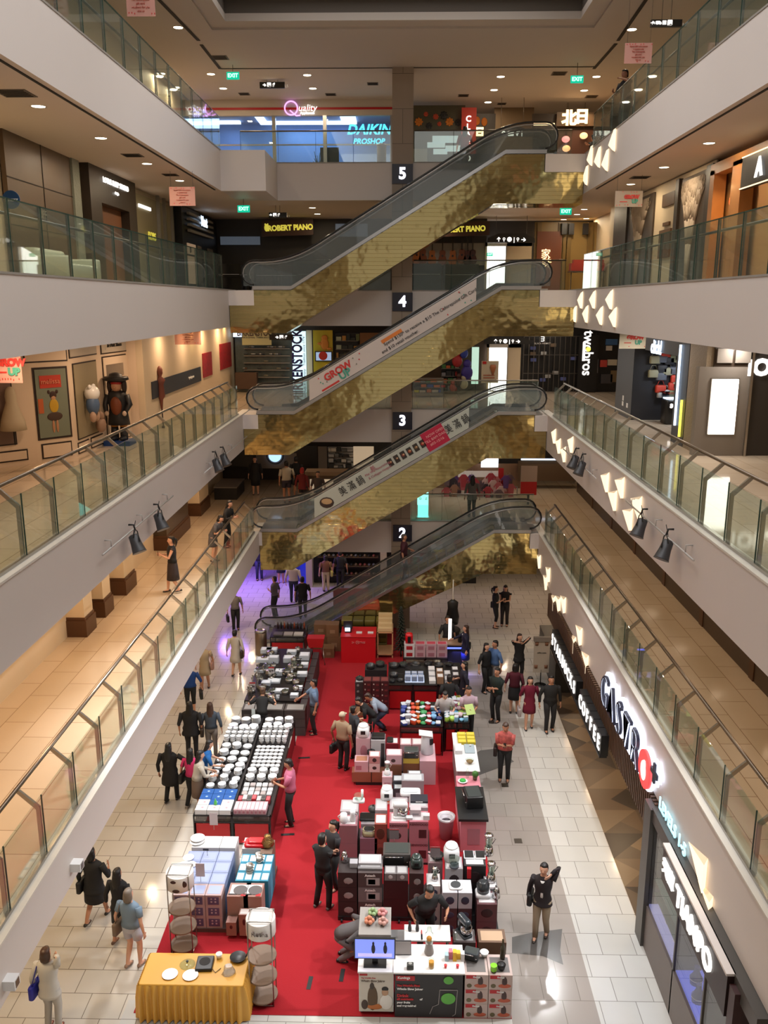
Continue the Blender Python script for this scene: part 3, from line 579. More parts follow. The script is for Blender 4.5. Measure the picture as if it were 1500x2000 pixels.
for px, py, Y, s, lab in ((455, 148, 31.5, 'EXIT', 'green EXIT sign under the top ceiling beside the appliance store'), (1127, 155, 31.5, 'EXIT⚡', 'green EXIT sign under the top ceiling above the escalator head'), (476, 408, 31.5, 'EXIT⚡', 'green EXIT sign over the piano shop side of floor four'), (1105, 413, 33.5, 'EXIT', 'green EXIT sign before the gold glass shop of floor four'), (957, 497, 38.2, 'EXIT', 'small green EXIT sign inside the bright doorway')):
    p = Yp(px, py, Y); t = thing('exit_sign', lab, 'sign', p); k_ = 1 if Y < 35 else .6
    MB().box((-.21*k_, -.02, -.115*k_), (.21*k_, .02, .115*k_)).build('lit_panel', EX, t); text(s.replace('⚡', ''), .17*k_, EXL, t, (0, -.03, 0), world=False, bold=.004); MB().tube([(0, 0, .1*k_), (0, 0, (CZ if p.z > 17 else 15.8 if p.z > 14.5 else p.z+.3)-p.z)], .01, 5).build('hanger', DSTEEL, t)
# pink hanging posters
PK = glassmat('pink_film', (1, .80, .76), .02, body=.45, bcol=(.9, .55, .48))
def poster(px0, py0, px1, py1, Y, label, grow=False, m=None):
    a, b = Yp(px0, py0, Y), Yp(px1, py1, Y); cx, cz = (a.x+b.x)/2, (a.z+b.z)/2; w, h = b.x-a.x, a.z-b.z; t = thing('hanging_poster', label, 'poster', (cx, Y, b.z))
    MB().box((a.x, Y-.004, b.z), (b.x, Y+.004, a.z)).build('film', m or PK, t, world=True)
    if grow:
        text('GROW', h*.3, mat('pr', S(190, 50, 45), .6), t, (cx+w*.1, Y-.012, cz+h*.12), bold=.012); text('UP', h*.3, mat('pg', S(70, 150, 130), .6), t, (cx+w*.22, Y-.012, cz-h*.16), bold=.012); MB().box((cx-w*.32, Y-.01, cz-h*.2), (cx-w*.05, Y-.006, cz-h*.15)).build('red_bar', MATS['pr'], t, world=True)
    else:
        for i in range(6): text(['Spend $50 and redeem', 'a special treat', 'The Centrepoint', 'gift card', 'vouchers for you', 'visit us'][i], h*.1, mat('pf', S(196, 110, 96), .6), t, (cx, Y-.012, cz+h*(.33-.13*i)))
    mb = MB()
    for i in range(10): x = a.x+w*(.06+.1*i); z = b.z+h*rnd.choice((.07, .1, .92, .9)); mb.box((x, Y-.01, z), (x+w*.03, Y-.006, z+h*.05))
    mb.build('confetti_print', mat('pr'), t, world=True)
    for x in (a.x+.05, b.x-.05): MB().tube([(x, Y, a.z), (x, Y, CZ if a.z > 17 else 15.78 if a.z > 12.8 else 11.5)], .004, 4).build('wire', DSTEEL, t, world=True)
poster(245, -25, 304, 32, 18.5, 'pink translucent hanging poster by the top railing over the blue-lit store side'); poster(330, 365, 382, 402, 25, 'pink translucent hanging poster before the black fashion shop on floor four'); poster(340, 640, 393, 673, 26, 'pink translucent hanging poster before the white wall of floor three')
poster(1221, 84, 1272, 124, 21, 'pink translucent hanging poster near the phoning man'); poster(1202, 373, 1254, 404, 26, 'pale GROW UP hanging poster before the tree-painted wall', True, glassmat('pale_film', (.97, .93, .88), .02, body=.35, bcol=(.8, .7, .6)))
poster(1211, 646, 1260, 681, 25, 'white GROW UP hanging poster before the sunglasses shop', True, mat('white_film', S(200, 196, 180), .6)); poster(-15, 684, 45, 748, 16, 'large pink GROW UP hanging poster before the dress window', True)
# ---- level 4 left ----
XW = -8.2
t = thing('shop_facade', 'dark brown panelled bedding shop front on floor four', 'shop', (XW, 21, 12.72)); sidepart(t, 'panel', 19.0, 22.7, 12.72, 15.78, XW, BROWN, -.1)
for y in (20.9,): sidepart(t, 'joint', y, y+.02, 12.72, 15.78, XW+.012, DARK, -.01)
for z in (13.9, 14.85): sidepart(t, 'joint', 19.0, 22.7, z, z+.02, XW+.012, DARK, -.01)
text('SUFF', .26, mat('reflected_letter', S(150, 138, 118), .4), t, (XW+.03, 20.6, 14.25), rot=FACEX[1])  # a sign's mirror reflection in the panel, put in as solid pale letters
lamp('shop_lamp', (-7.6, 21.5, 15.6), .2, 8, (1, .8, .6))
t = thing('round_sign', 'round blue disc sign hanging before the bedding shop', 'sign', (-7.3, 16.5, 14.4)); p = Yp(22, 390, 16.5)
t.location = p; MB().lathe([(.16, -.01), (.16, .01)], M=Matrix.Rotation(R(90), 4, 'X'), n=28).build('disc', mat('disc_blue', S(22, 72, 118), .4), t); text('omazz', .1, WT, t, (0, -.02, 0), world=False)
t = thing('lattice_column', 'glass lattice column between the bedding shops', 'column', (XW, 22.9, 12.72)); sidepart(t, 'column', 22.72, 23.2, 12.72, 15.78, XW+.05, mat('lattice', S(140, 144, 130), .3, bump=1, nscale=30), -.2)
t = thing('shop_portal', 'dark brown portal of the sleep studio with lit sign', 'shop', (XW, 25.3, 12.72))
sidepart(t, 'frame', 23.45, 24.3, 12.72, 15.78, XW+.2, DBR, -.4); sidepart(t, 'frame', 26.7, 27.45, 12.72, 15.78, XW+.2, DBR, -.4); sidepart(t, 'header', 24.3, 26.7, 14.9, 15.78, XW+.2, DBR, -.4); sidepart(t, 'interior', 24.3, 26.7, 12.72, 14.9, XW-.05, mat('rust_interior', S(120, 76, 46), .6), -.05)
sidepart(t, 'door', 24.4, 24.9, 12.72, 14.4, XW, mat('dark_red_door', S(60, 26, 18), .4), -.04)
text('LOTUS SLEEP STUDIO', .2, LW, t, (XW+.23, 25.55, 15.5), rot=FACEX[1], bold=.003, sx=1.15); text('chaingha', .1, LW, t, (XW+.23, 25.55, 15.27), rot=FACEX[1], bold=.003)
t = thing('sofa', 'cream two-seat leather sofa behind the floor four glass railing', 'sofa', (-7.1, 19.3, 12.72)); LEA = mat('cream_leather', S(188, 192, 172), .45)
def rbox(mb, a, b, r=.06, mi=0):
    """box with rounded vertical and top edges"""
    x0, y0, z0 = a; x1, y1, z1 = b; rs = []
    def ring(i, z): 
        o = []
        for cx_, cy_, a0 in ((x1-r, y1-r, 0), (x0+r, y1-r, 90), (x0+r, y0+r, 180), (x1-r, y0+r, 270)):
            for k in range(4): a = R(a0+30*k); o.append((cx_+(r-i)*math.cos(a), cy_+(r-i)*math.sin(a), z))
        return o
    q = min(r*.8, (z1-z0)*.4); rs = [ring(q*.3, z0), ring(0, z0+q*.3), ring(0, z1-q), ring(q*.3, z1-q*.3), ring(q, z1)]
    return mb.rings(rs, mi, True, True)
rbox(MB(), (-7.6, 18.5, 12.82), (-6.8, 20.1, 13.1)).build('seat', LEA, t, world=True); rbox(MB(), (-7.85, 18.5, 12.82), (-7.5, 20.1, 13.42), .1).build('backrest', LEA, t, world=True)
for y in (18.3, 20.05): rbox(MB(), (-7.7, y, 12.8), (-6.8, y+.25, 13.25)).build('armrest', LEA, t, world=True)
for x in (-7.7, -6.9):
    for y in (18.4, 20.2): MB().tube([(x, y, 12.72), (x, y, 12.84)], .03).build('leg', BLK, t, world=True)
t = thing('shop_facade', 'pale glass shop front with lit interior between sleep studio and black shop', 'shop', (XW, 30, 12.72)); sidepart(t, 'interior', 27.6, 32.3, 12.72, 15.6, XW, mat('pale_interior', S(150, 140, 108), .5), -.05)
for y in (27.6, 30.4, 31.2, 32.2): sidepart(t, 'mullion', y, y+.1, 12.72, 15.78, XW+.1, STEEL, -.1)
sidepart(t, 'lit_panel', 28.3, 29.6, 15.2, 15.3, XW+.05, LW, -.04); text('KORS', .35, GOLDT, t, (XW+.06, 29.5, 14.4), rot=FACEX[1])
t = thing('shop_facade', 'black fashion shop front with white slatted canopy and lit posters', 'shop', (XW, 35.5, 12.72)); sidepart(t, 'frame', 32.6, 38.6, 12.72, 15.7, XW+.3, mat('near_black', S(22, 20, 20), .4), -.3)
for i in range(4): sidepart(t, 'canopy_slat', 33.2, 37.3, 14.85+.2*i, 14.93+.2*i, XW+.45, mat('slat_white', S(150, 146, 138), .5), -.1)
text('Next', .5, LB, t, (XW+.5, 35.4, 15.35), rot=FACEX[1], bold=.02)
for y0_, y1_, c_ in ((33.2, 34.5, LW), (34.8, 35.5, GREY), (36.6, 37.6, GREY)): sidepart(t, 'poster', y0_, y1_, 13.0, 14.45, XW+.33, mat('lit_poster', S(190, 160, 130), .5, emit=.4) if c_ is LW else GREY, -.03)
text('D', .3, BT, t, (XW+.36, 33.5, 14.2), rot=FACEX[1]); text('lo', .3, BT, t, (XW+.36, 35.2, 14.2), rot=FACEX[1])
# ---- level 4 right ----
XE = 7.7
t = thing('feature_wall', 'cream and charcoal wall panelled with two pale painted trees', 'wall panel', (XE, 27, 12.72))
sidepart(t, 'cream_panel', 23.1, 34.3, 12.72, 15.75, XE+.06, CRM, .04); TREE = mat('tree_paint', S(178, 160, 140), .6)
def tree(y0, y1):
    sidepart(t, 'charcoal_panel', y0, y1, 12.72, 15.6, XE, mat('tree_backing', S(72, 60, 50), .4), .05)
    mb = MB(); yc = (y0+y1)/2; W_ = (y1-y0)*.42
    def br(y, z, a, l, d):
        y2, z2 = y+l*math.sin(a), z+l*math.cos(a)
        y2 = max(y0+.1, min(y1-.1, y2)); z2 = min(15.5, z2); mb.tube([(XE-.02, y, z), (XE-.02, y2, z2)], [.012*d+.006, .009*d+.004], 5)
        if d > 0:
            for s_ in (-1, .0, 1) if d > 2 else (-1, 1): br(y2, z2, a*.75+s_*rnd.uniform(.15, .42), l*rnd.uniform(.62, .8), d-1)
    for a in (-.3, -.1, .12, .3): br(yc, 12.9, a*.5, .95, 5)
    mb.build('painted_tree', TREE, t, world=True)
tree(23.5, 25.6); tree(28.3, 31.3)
for y0_, y1_, z0_, z1_ in ((26.2, 27.4, 15.05, 15.4), (26.4, 27.5, 13.6, 14.4), (26.6, 27.2, 14.5, 14.6)): sidepart(t, 'bronze_plaque', y0_, y1_, z0_, z1_, XE, mat('bronze_plaque', S(96, 66, 38), .5), .06)
for y0_, y1_ in ((31.4, 33.2), (25.7, 26.0), (23.0, 23.45)): sidepart(t, 'dark_pilaster', y0_, y1_, 12.72, 15.65, XE-.05, DBR, .15)
t = thing('shop_facade', 'timber framed boutique with glowing red and orange lamp inside', 'shop', (XE, 21, 12.72))
for y0_, y1_ in ((22.7, 23.0), (20.9, 21.5), (17.5, 18)): sidepart(t, 'timber_post', y0_, y1_, 12.72, 15.45, XE-.1, WOOD, .3)
sidepart(t, 'timber_header', 17.5, 23.0, 15.35, 15.6, XE-.1, WOOD, .3); sidepart(t, 'interior', 17.5, 23.0, 12.72, 15.4, XE+.3, mat('boutique_interior', S(196, 150, 100), .6), .05)
lamp('boutique_lamp', (7.55, 22, 15.0), .3, 12, (1, .6, .25))
a = Xp(1440, 395, XE+.1); l_ = thing('wall_lamp', 'red and orange glowing lamp in the timber framed boutique', 'lamp', (XE+.05, a.y, a.z)); MB().lathe([(.1, -.12), (.14, .0), (.13, .1)], n=14).build('shade', E_('lamp_red', (1, .12, .02), 1.6), l_); MB().ell((0, 0, .22), (.09, .09, .09)).build('bulb', LWM, l_)
t = thing('shop_sign', 'black sign board with one white letter and lit edge lines', 'sign', (XE-.2, 19.6, 15.1)); sidepart(t, 'board', 18.4, 20.5, 14.72, 15.4, XE-.25, mat('near_black'), .1); text('A', .5, LW, t, (XE-.28, 19.45, 15.05), rot=FACEX[-1], bold=.03)
for z in (14.73, 15.38): sidepart(t, 'edge_light', 18.4, 20.5, z, z+.02, XE-.27, LWM, .02)
# ---- level 4 back ----
Y4 = 38.6
t = thing('shop_facade', 'dim piano showroom behind the floor four gallery', 'shop', (-4, Y4, 12.72)); MB().box((-8.2, Y4+.3, 12.72), (3.6, Y4+.35, 15.8)).build('rear_wall', mat('piano_wall', S(62, 56, 50), .5), t, world=True)
wallpart(t, 'pale_panel', 806, 475, 950, 518, Y4, mat('pale_guitar_wall', S(150, 142, 132), .5)); wallpart(t, 'lit_window', 430, 462, 508, 478, Y4, mat('cool_window', S(110, 122, 138), .4, emit=.3)); wallpart(t, 'lit_window', 655, 437, 718, 462, Y4, mat('cool_window'))
for i, (px, py, w) in enumerate(((445, 465, .8), (470, 492, .5), (560, 487, .9), (600, 500, .7), (640, 500, .6), (520, 510, .8), (830, 550, 1.1), (900, 555, 1.2))):
    p = Yp(px, py, 36.6+.62*(i % 3)); w *= 1.2; c = thing('upright_piano', 'dark upright piano in the showroom, %s across' % OR(i), 'piano', (p.x, p.y, 12.72)); MB().box((p.x-w/2, p.y, 12.72), (p.x+w/2, p.y+.4, 13.85)).build('case', mat('piano_black', (.015, .013, .012), .12), c, world=True); MB().box((p.x-w/2, p.y-.22, 13.32), (p.x+w/2, p.y, 13.42)).build('key_shelf', MATS['piano_black'], c, world=True); MB().box((p.x-w/2+.06, p.y-.2, 13.42), (p.x+w/2-.06, p.y-.06, 13.435)).build('keyboard', WHT, c, world=True)
for px0, py0, px1, py1, lab in ((511, 429, 612, 461, 'brown hanging sign board of the piano shop with an owl and yellow letters'), (840, 434, 956, 462, 'brown sign board of the piano shop over the guitar wall')):
    t = thing('shop_sign', lab, 'sign', (*Yp(px0, py0, Y4-.6),)); a, b = Yp(px0, py0, Y4-.6), Yp(px1, py1, Y4-.6); MB().prism([(a.x, b.z-.02), (b.x, b.z+.05), (b.x, a.z+.04), (a.x, a.z-.04)], 1, Y4-.6, Y4-.5).build('board', mat('piano_sign_brown', S(66, 38, 22), .45), t, world=True)
    text('ROBERT PIANO', .30, GOLDT, t, ((a.x+b.x)/2+.12, Y4-.62, (a.z+b.z)/2), rot=(R(90), R(-2), 0), bold=.014, sx=.9)
    MB().ell((a.x+.2, Y4-.62, (a.z+b.z)/2), (.1, .02, .15)).ell((a.x+.15, Y4-.63, (a.z+b.z)/2+.13), (.035, .02, .05), 6, 4).ell((a.x+.25, Y4-.63, (a.z+b.z)/2+.13), (.035, .02, .05), 6, 4).build('owl_emblem', GOLDT, t, world=True)
def guitar(px, py, i, dark):
    p = Yp(px, py, Y4-.055); t = thing('acoustic_guitar', '%s acoustic guitar hanging on the pale wall, %s of the row' % (dark, OR(i)), 'guitar', (p.x, Y4-.055, p.z))
    m = mat('guitar_'+dark, S(150, 84, 34) if dark == 'amber' else S(110, 56, 28) if dark == 'brown' else S(66, 26, 20), .3); pr = [(.0, -.36), (.14, -.34), (.19, -.2), (.15, -.06), (.11, .02), (.13, .12), (.12, .2), (.05, .24)]
    poly = [(x, z) for x, z in pr]+[(-x, z) for x, z in pr[::-1][:-1]]; MB().prism(poly, 1, -.05, .05).build('body', m, t); MB().lathe([(.045, -.003), (.045, .003)], (0, -.052, .0), 12, M=Matrix.Rotation(R(90), 4, 'X')).build('sound_hole', BLK, t)
    MB().box((-.025, -.05, .2), (.025, -.02, .68)).build('neck', DBR, t); MB().box((-.04, -.05, .68), (.04, -.02, .84)).build('headstock', DBR, t)
for i, (px, py, c_) in enumerate(((814, 498, 'amber'), (826, 498, 'brown'), (844, 500, 'amber'), (864, 500, 'brown'), (884, 500, 'amber'), (902, 498, 'brown'), (913, 500, 'maroon'), (923, 499, 'maroon'))): guitar(px, py, i, c_)
lamp('guitar_lamp', (1.6, 37.6, 15.5), .5, 12, (1, .85, .7))
def doorway(n, px0, py0, px1, py1, z0, top, label):
    a, b = Yp(px0, py0, Y4), Yp(px1, py1, Y4); t = thing('doorway', label, 'doorway', ((a.x+b.x)/2, Y4, z0)); MB().box((a.x, Y4-.1, z0), (a.x+.08, Y4+.3, a.z)).build('jamb', CRM, t, world=True); MB().box((a.x+.9, Y4-.1, z0), (b.x, Y4+.3, a.z)).build('side_wall', CRM, t, world=True)
    MB().box((a.x+.08, Y4+.25, z0), (a.x+.9, Y4+.3, a.z-.15)).build('daylit_opening', E_('daylight', (1, .98, .95), 4.5), t, world=True); MB().box((a.x, Y4-.1, a.z-.15), (b.x, Y4+.3, a.z)).build('lintel', WHT, t, world=True)
    MB().box((a.x+.85, Y4-.16, z0), (a.x+.9, Y4-.1, a.z-.15)).build('door_leaf', STEEL, t, world=True)
doorway(1, 948, 474, 1035, 567, 12.75, 0, 'bright daylit doorway of floor four behind the GROW UP escalator'); doorway(2, 952, 672, 1014, 765, 8.53, 0, 'bright daylit doorway of floor three by the black wire-screened shop')
t = thing('shop_facade', 'gold tinted glass shop front with hanging black lamp boxes', 'shop', (8, Y4, 12.72)); wallpart(t, 'glazing', 1045, 434, 1215, 570, Y4, mat('gold_tint', S(150, 124, 74), .25), .1)
for x in (1050, 1092, 1100, 1108, 1150, 1175, 1200): wallpart(t, 'fin', x, 434, x+3, 570, Y4-.1, mat('brass_fin', S(120, 96, 50), .35), .1)
for x in (1098, 1112, 1140, 1182, 1205): wallpart(t, 'lamp_box', x, 436, x+9, 458, Y4-.3, BLK, .2)
t = thing('panelled_door', 'reddish brown panel with pale brush characters', 'door panel', (6.1, Y4-.15, 12.72)); wallpart(t, 'panel', 1050, 452, 1093, 567, Y4-.15, mat('redwood', S(112, 60, 34), .4), .05)
text('家', .42, LWM, t, Yp(1066, 497, Y4-.2)); text('味', .42, LWM, t, Yp(1068, 514, Y4-.2))
for i, (px, py, c_) in enumerate(((1131, 500, 'red'), (1163, 497, 'crimson'))):
    p = Yp(px, py, 36.5); t = thing('display_table', 'draped sale table with %s %s goods behind the floor four rail' % (c_, 'and black' if i == 0 else 'boxed'), 'table', (p.x, 36.5, 12.72)); MB().box((p.x-.36, 36.2, 13.5), (p.x+.36, 36.9, 13.55)).build('tabletop', DSTEEL, t, world=True)
    for dx in (-.32, .32): MB().tube([(p.x+dx, 36.3, 12.72), (p.x+dx, 36.3, 13.5)], .02).build('leg', DSTEEL, t, world=True)
    MB().box((p.x-.33, 36.25, 13.55), (p.x+.33, 36.8, 13.85)).box((p.x-.25, 36.25, 13.85), (p.x+.3, 36.6, 13.98)).build('goods', mat('goods'+c_, S(170, 60, 52) if i == 0 else S(190, 40, 38), .6), t, world=True)
# ---- level 3 left: toy and shoe shop, white wall ----
z3 = 8.5
WS = mat('shop_white', S(222, 200, 176), .55); INK = mat('ink_line', S(40, 24, 18), .5)
t = thing('shop_facade', 'cream children shoe shop front outlined in dark lines', 'shop', (-8.4, 22, 8.5)); pts = [(-10.1, 19.5), (-8.85, 20.75), (-8.2, 21.5), (-8.15, 23.6), (-7.95, 25.4), (-7.5, 25.45)]
for i in range(5):
    (x0, y0), (x1, y1) = pts[i], pts[i+1]; d = Vector((x1-x0, y1-y0, 0)); n = Vector((-d.y, d.x, 0)).normalized()*.12
    MB().add([(x0, y0, z3), (x1, y1, z3), (x1+n.x, y1+n.y, z3), (x0+n.x, y0+n.y, z3), (x0, y0, 11.48), (x1, y1, 11.48), (x1+n.x, y1+n.y, 11.48), (x0+n.x, y0+n.y, 11.48)], [(0, 1, 2, 3), (4, 5, 6, 7), (0, 1, 5, 4), (1, 2, 6, 5), (2, 3, 7, 6), (3, 0, 4, 7)]).build('wall_panel', WS, t, world=True)
def onseg(i, u0, u1, z0, z1, name, m, off=.02, frame=None, par=None):
    (x0, y0), (x1, y1) = pts[i], pts[i+1]; d = Vector((x1-x0, y1-y0, 0)); L_ = d.length; d.normalize(); n = Vector((d.y, -d.x, 0)); A = Vector((x0, y0, 0))
    def P(u, z, o): q = A+d*(u*L_)+n*o; return (q.x, q.y, z)
    mb = MB(); mb.add([P(u0, z0, 0), P(u1, z0, 0), P(u1, z1, 0), P(u0, z1, 0), P(u0, z0, off), P(u1, z0, off), P(u1, z1, off), P(u0, z1, off)], [(0, 1, 2, 3), (4, 5, 6, 7), (0, 1, 5, 4), (1, 2, 6, 5), (2, 3, 7, 6), (3, 0, 4, 7)])
    return mb.build(name, m, par or t, world=True), P
def framed(i, u0, u1, z0, z1, name, m, fw=.035, par=None):
    L_ = (Vector(pts[i+1])-Vector(pts[i])).length; du = fw/L_; onseg(i, u0-du, u1+du, z0-fw, z1+fw, 'outline', INK, .015, par=par); return onseg(i, u0, u1, z0, z1, name, m, .03, par=par)
framed(0, .15, .72, 9.05, 10.6, 'display_window', mat('window_back', S(120, 96, 84), .5)); framed(0, .1, .85, 8.65, 8.85, 'lower_panel', WS); framed(0, .1, .85, 10.85, 11.3, 'upper_panel', WS)
framed(1, .15, .88, 8.62, 8.92, 'lower_panel', WS); framed(1, -.1, .95, 10.95, 11.42, 'upper_panel', WS)
tp = thing('poster', 'framed poster of a child in yellow top with a red speech bubble', 'poster', (-8.5, 21.1, 9.1)); framed(1, .1, .9, 9.1, 10.75, 'picture', mat('poster_grey_green', S(120, 128, 112), .5), .05, tp)
_, P = onseg(1, .2, .75, 10.3, 10.6, 'speech_bubble', mat('bubble_red', S(190, 60, 40), .5), .04, par=tp)
ang = math.atan2(pts[2][1]-pts[1][1], pts[2][0]-pts[1][0])
text('melissa', .17, mat('bubble_text', S(225, 140, 110), .5), tp, P(.47, 10.45, .05), rot=(R(90), 0, ang))
for (u, z, ru, rz_, m_) in ((.52, 10.12, .09, .1, S(60, 36, 26)), (.41, 10.2, .035, .05, S(60, 36, 26)), (.62, 10.2, .035, .05, S(60, 36, 26)), (.52, 10.08, .07, .08, S(196, 150, 112)), (.52, 9.86, .12, .17, S(196, 156, 40)), (.52, 9.6, .2, .11, S(70, 50, 40)), (.47, 9.36, .035, .16, S(180, 130, 96)), (.57, 9.36, .035, .16, S(180, 130, 96))):
    c_ = Vector(P(u, z, .035)); MB().ell((0, 0, 0), (ru, .012, rz_), 14, 8, M=Matrix.Rotation(ang, 4, 'Z')).build('printed_child', K(m_), tp, loc=c_-wloc(tp))
onseg(1, .12, .25, 9.7, 10.05, 'orange_patch', mat('orange_card', S(190, 96, 50), .5), .04, par=tp)
framed(2, .12, .85, 8.95, 10.8, 'display_window', mat('window_back2', S(150, 138, 112), .5)); framed(2, .1, .42, 8.6, 8.82, 'lower_panel', WS); framed(2, .52, .9, 8.6, 8.82, 'lower_panel', WS); framed(2, .05, .9, 11.0, 11.42, 'upper_panel', mat('grey_white', S(180, 170, 156), .55))
framed(3, .1, .92, 8.52, 10.85, 'door_panel', WS); framed(3, .18, .8, 10.3, 10.65, 'door_glass', GREY); framed(3, .18, .8, 9.7, 10.05, 'door_glass', GREY); framed(3, .18, .8, 9.1, 9.5, 'door_glass', GREY); framed(3, .08, .95, 10.98, 11.35, 'name_board', mat('grey_white'))
_, P = onseg(3, .2, .8, 11.05, 11.3, 'name_plate', mat('grey_white'), .035); text('Le Petit Shoes', .16, BT, t, P(.5, 11.17, .05), rot=(R(90), 0, math.atan2(pts[4][1]-pts[3][1], pts[4][0]-pts[3][0])), shear=.3)
# window dolls
a = thing('dress_form', 'pale dress on a stand in the shoe shop window', 'mannequin', (-9.1, 20.15, 9.05)); MB().lathe([(.02, .0), (.02, .4)], (0, 0, 0), 8).build('stand', BLK, a); MB().lathe([(.3, .35), (.26, .6), (.12, 1.0), (.13, 1.15), (.10, 1.3), (.04, 1.36)], (0, 0, 0), 16).build('dress', K(S(190, 176, 150)), a)
a = thing('plush_bear', 'big white plush bear in a blue shirt in the display window', 'toy', (-7.95, 22.3, 9.5)); MB().ell((0, 0, .55), (.2, .2, .2)).build('head', WHT, a); MB().ell((0, 0, .25), (.17, .2, .26)).build('shirt', K(S(80, 104, 140)), a)
for s_ in (-1, 1): MB().ell((0, .14*s_, .72), (.05, .06, .06)).build('ear', WHT, a); MB().ell((.03, .13*s_, -.05), (.09, .08, .14)).build('leg', K(S(180, 150, 130)), a)
a = thing('plush_pile', 'small grey and pink plush toys at the bottom of the display window', 'toy', (-7.95, 22.8, 8.98), group='window plush toys'); MB().ell((0, 0, .18), (.13, .2, .2)).ell((0, .0, .42), (.1, .12, .12)).build('plush_body', K(S(150, 120, 100)), a)
t = thing('life_size_figure', 'life-size pirate statue in black hat and coat on a blue base', 'statue', Zp(235, 868, 8.5))
MB().box((-.36, -.3, 0), (.36, .3, .13)).build('base', mat('base_blue', S(24, 60, 120), .4), t)
FB = K((.012, .012, .014), .5); YLW = K(S(176, 116, 40))
for x in (-.12, .13):
    MB().lathe([(.1, .13), (.11, .3), (.095, .55)], (x, 0, 0), 12).ell((x, -.1, .19), (.1, .19, .07)).build('boot', FB, t); MB().lathe([(.1, .5), (.12, .8)], (x, 0, 0), 12).build('trouser_leg', YLW, t)
MB().lathe([(.3, .55), (.27, .8), (.24, 1.0), (.27, 1.25), (.24, 1.42), (.08, 1.5)], (0, .04, 0), 18, sy=.8).build('coat', FB, t); MB().ell((0, -.13, 1.08), (.16, .12, .26)).build('waistcoat', K(S(120, 60, 30)), t)
for s_ in (-1, 1): MB().tube([(.25*s_, .03, 1.36), (.34*s_, 0, 1.1), (.26*s_, -.16, .92)], [.09, .08, .06]).build('sleeve', FB, t); MB().ell((.24*s_, -.2, .88), (.06, .06, .07)).build('hand', K(S(205, 180, 160)), t)
MB().ell((0, 0, 1.6), (.14, .15, .16)).ell((0, -.15, 1.58), (.03, .04, .03), 8, 6).build('head', K(S(190, 140, 110)), t); MB().ell((0, .02, 1.69), (.16, .17, .08)).build('red_scarf', K(S(150, 24, 20)), t)
MB().lathe([(.2, 1.72), (.36, 1.78), (.34, 1.86), (.2, 1.84), (.17, 1.93), (.05, 1.97)], (0, 0, 0), 16, sy=.7).build('tricorn_hat', FB, t)
for s_ in (-1, 1): MB().ell((.2*s_, .06, 1.6), (.07, .1, .2)).build('hair', K(S(40, 26, 18)), t)
st('wall_left', MB().box((-7.7, 25.42, z3), (-7.5, WB, 11.5)), WALLC)
for i, y in enumerate((31.5, 33.0, 36.0, 37.4)): lamp('wall_washer', (-7.25, y, 11.4), .12, 9, (1, .7, .3))
t = thing('wall_banner', 'dark blue rectangular banner strip on the white wall of floor three', 'banner', (-7.47, 29.5, 9.9)); sidepart(t, 'print', 26.1, 32.6, 9.48, 10.0, -7.47, mat('banner_navy', S(44, 48, 58), .5), -.03); text('opening soon', .14, WT, t, (-7.45, 31, 9.75), rot=FACEX[1])
t = thing('wall_figure', 'painted wooden spindle figure with tail mounted over the dark blue banner', 'figure', (-7.44, 26.9, 9.3)); MB().lathe([(.03, -.5), (.06, -.2), (.13, -.1), (.1, .25), (.16, .4), (.05, .5), (.09, .6), (.09, .72), (.03, .82)], (0, 0, .3), 10).build('body', K(S(120, 66, 54)), t); MB().tube([(0, 0, -.2), (.0, .05, -.75)], .02).ell((0, .05, -.8), (.05, .05, .09)).build('tail', INK, t)
for i, (y0_, y1_, z0_, z1_) in enumerate(((33.0, 34.6, 9.55, 10.45), (36.2, 38.6, 9.6, 10.65))): t = thing('poster', ['narrow red and brown poster on the white wall of floor three', 'wide red patterned poster at the far end of the white wall'][i], 'poster', (-7.47, y0_, z0_)); sidepart(t, 'sheet', y0_, y1_, z0_, z1_, -7.47, mat('red_print', S(150, 30, 40), .5, noise=.7, nscale=9), -.03)
# ---- level 3 back ----
Y3 = 38.6
t = thing('shop_facade', 'glass fronted sandal shop with grey-blue shelves and brown benches', 'shop', (-6, Y3, z3)); wallpart(t, 'interior', 458, 645, 572, 765, Y3+.6, mat('sandal_interior', S(70, 78, 76), .5, noise=.5, nscale=5)); wallpart(t, 'lit_corner', 455, 645, 474, 658, Y3, LB, .1)
a, b = Yp(472, 645, Y3-.1), Yp(530, 674, Y3-.1); MB().box((a.x, Y3-.1, b.z), (b.x, Y3, a.z)).build('name_board', mat('sandal_board', S(150, 140, 96), .5, emit=.2), t, world=True); text('BIRKENSTOCK', .36, mat('brown_letter', S(60, 34, 20), .5), t, Yp(501, 651, Y3-.12), sx=.72, bold=.012); text('Made in Germany · Tradition since 1774', .1, MATS['brown_letter'], t, Yp(501, 659, Y3-.12), sx=.8)
for i in range(5): wallpart(t, 'shoe_shelf', 476, 680+14*i, 566, 682+14*i, Y3+.4, GREY, .15)
wallpart(t, 'bench', 459, 728, 502, 760, Y3-.5, mat('bench_brown', S(72, 50, 36), .5), .4)
for i in range(34):
    p = Yp(rnd.uniform(478, 562), 679+14*rnd.randrange(5), Y3+.42); MB().ell((p.x, Y3+.42, p.z+.04), (.11, .06, .04), 8, 5).build('sandal', K(rnd.choice([S(120, 110, 90), S(60, 60, 64), S(150, 150, 150), S(90, 60, 40)])), t, world=True)
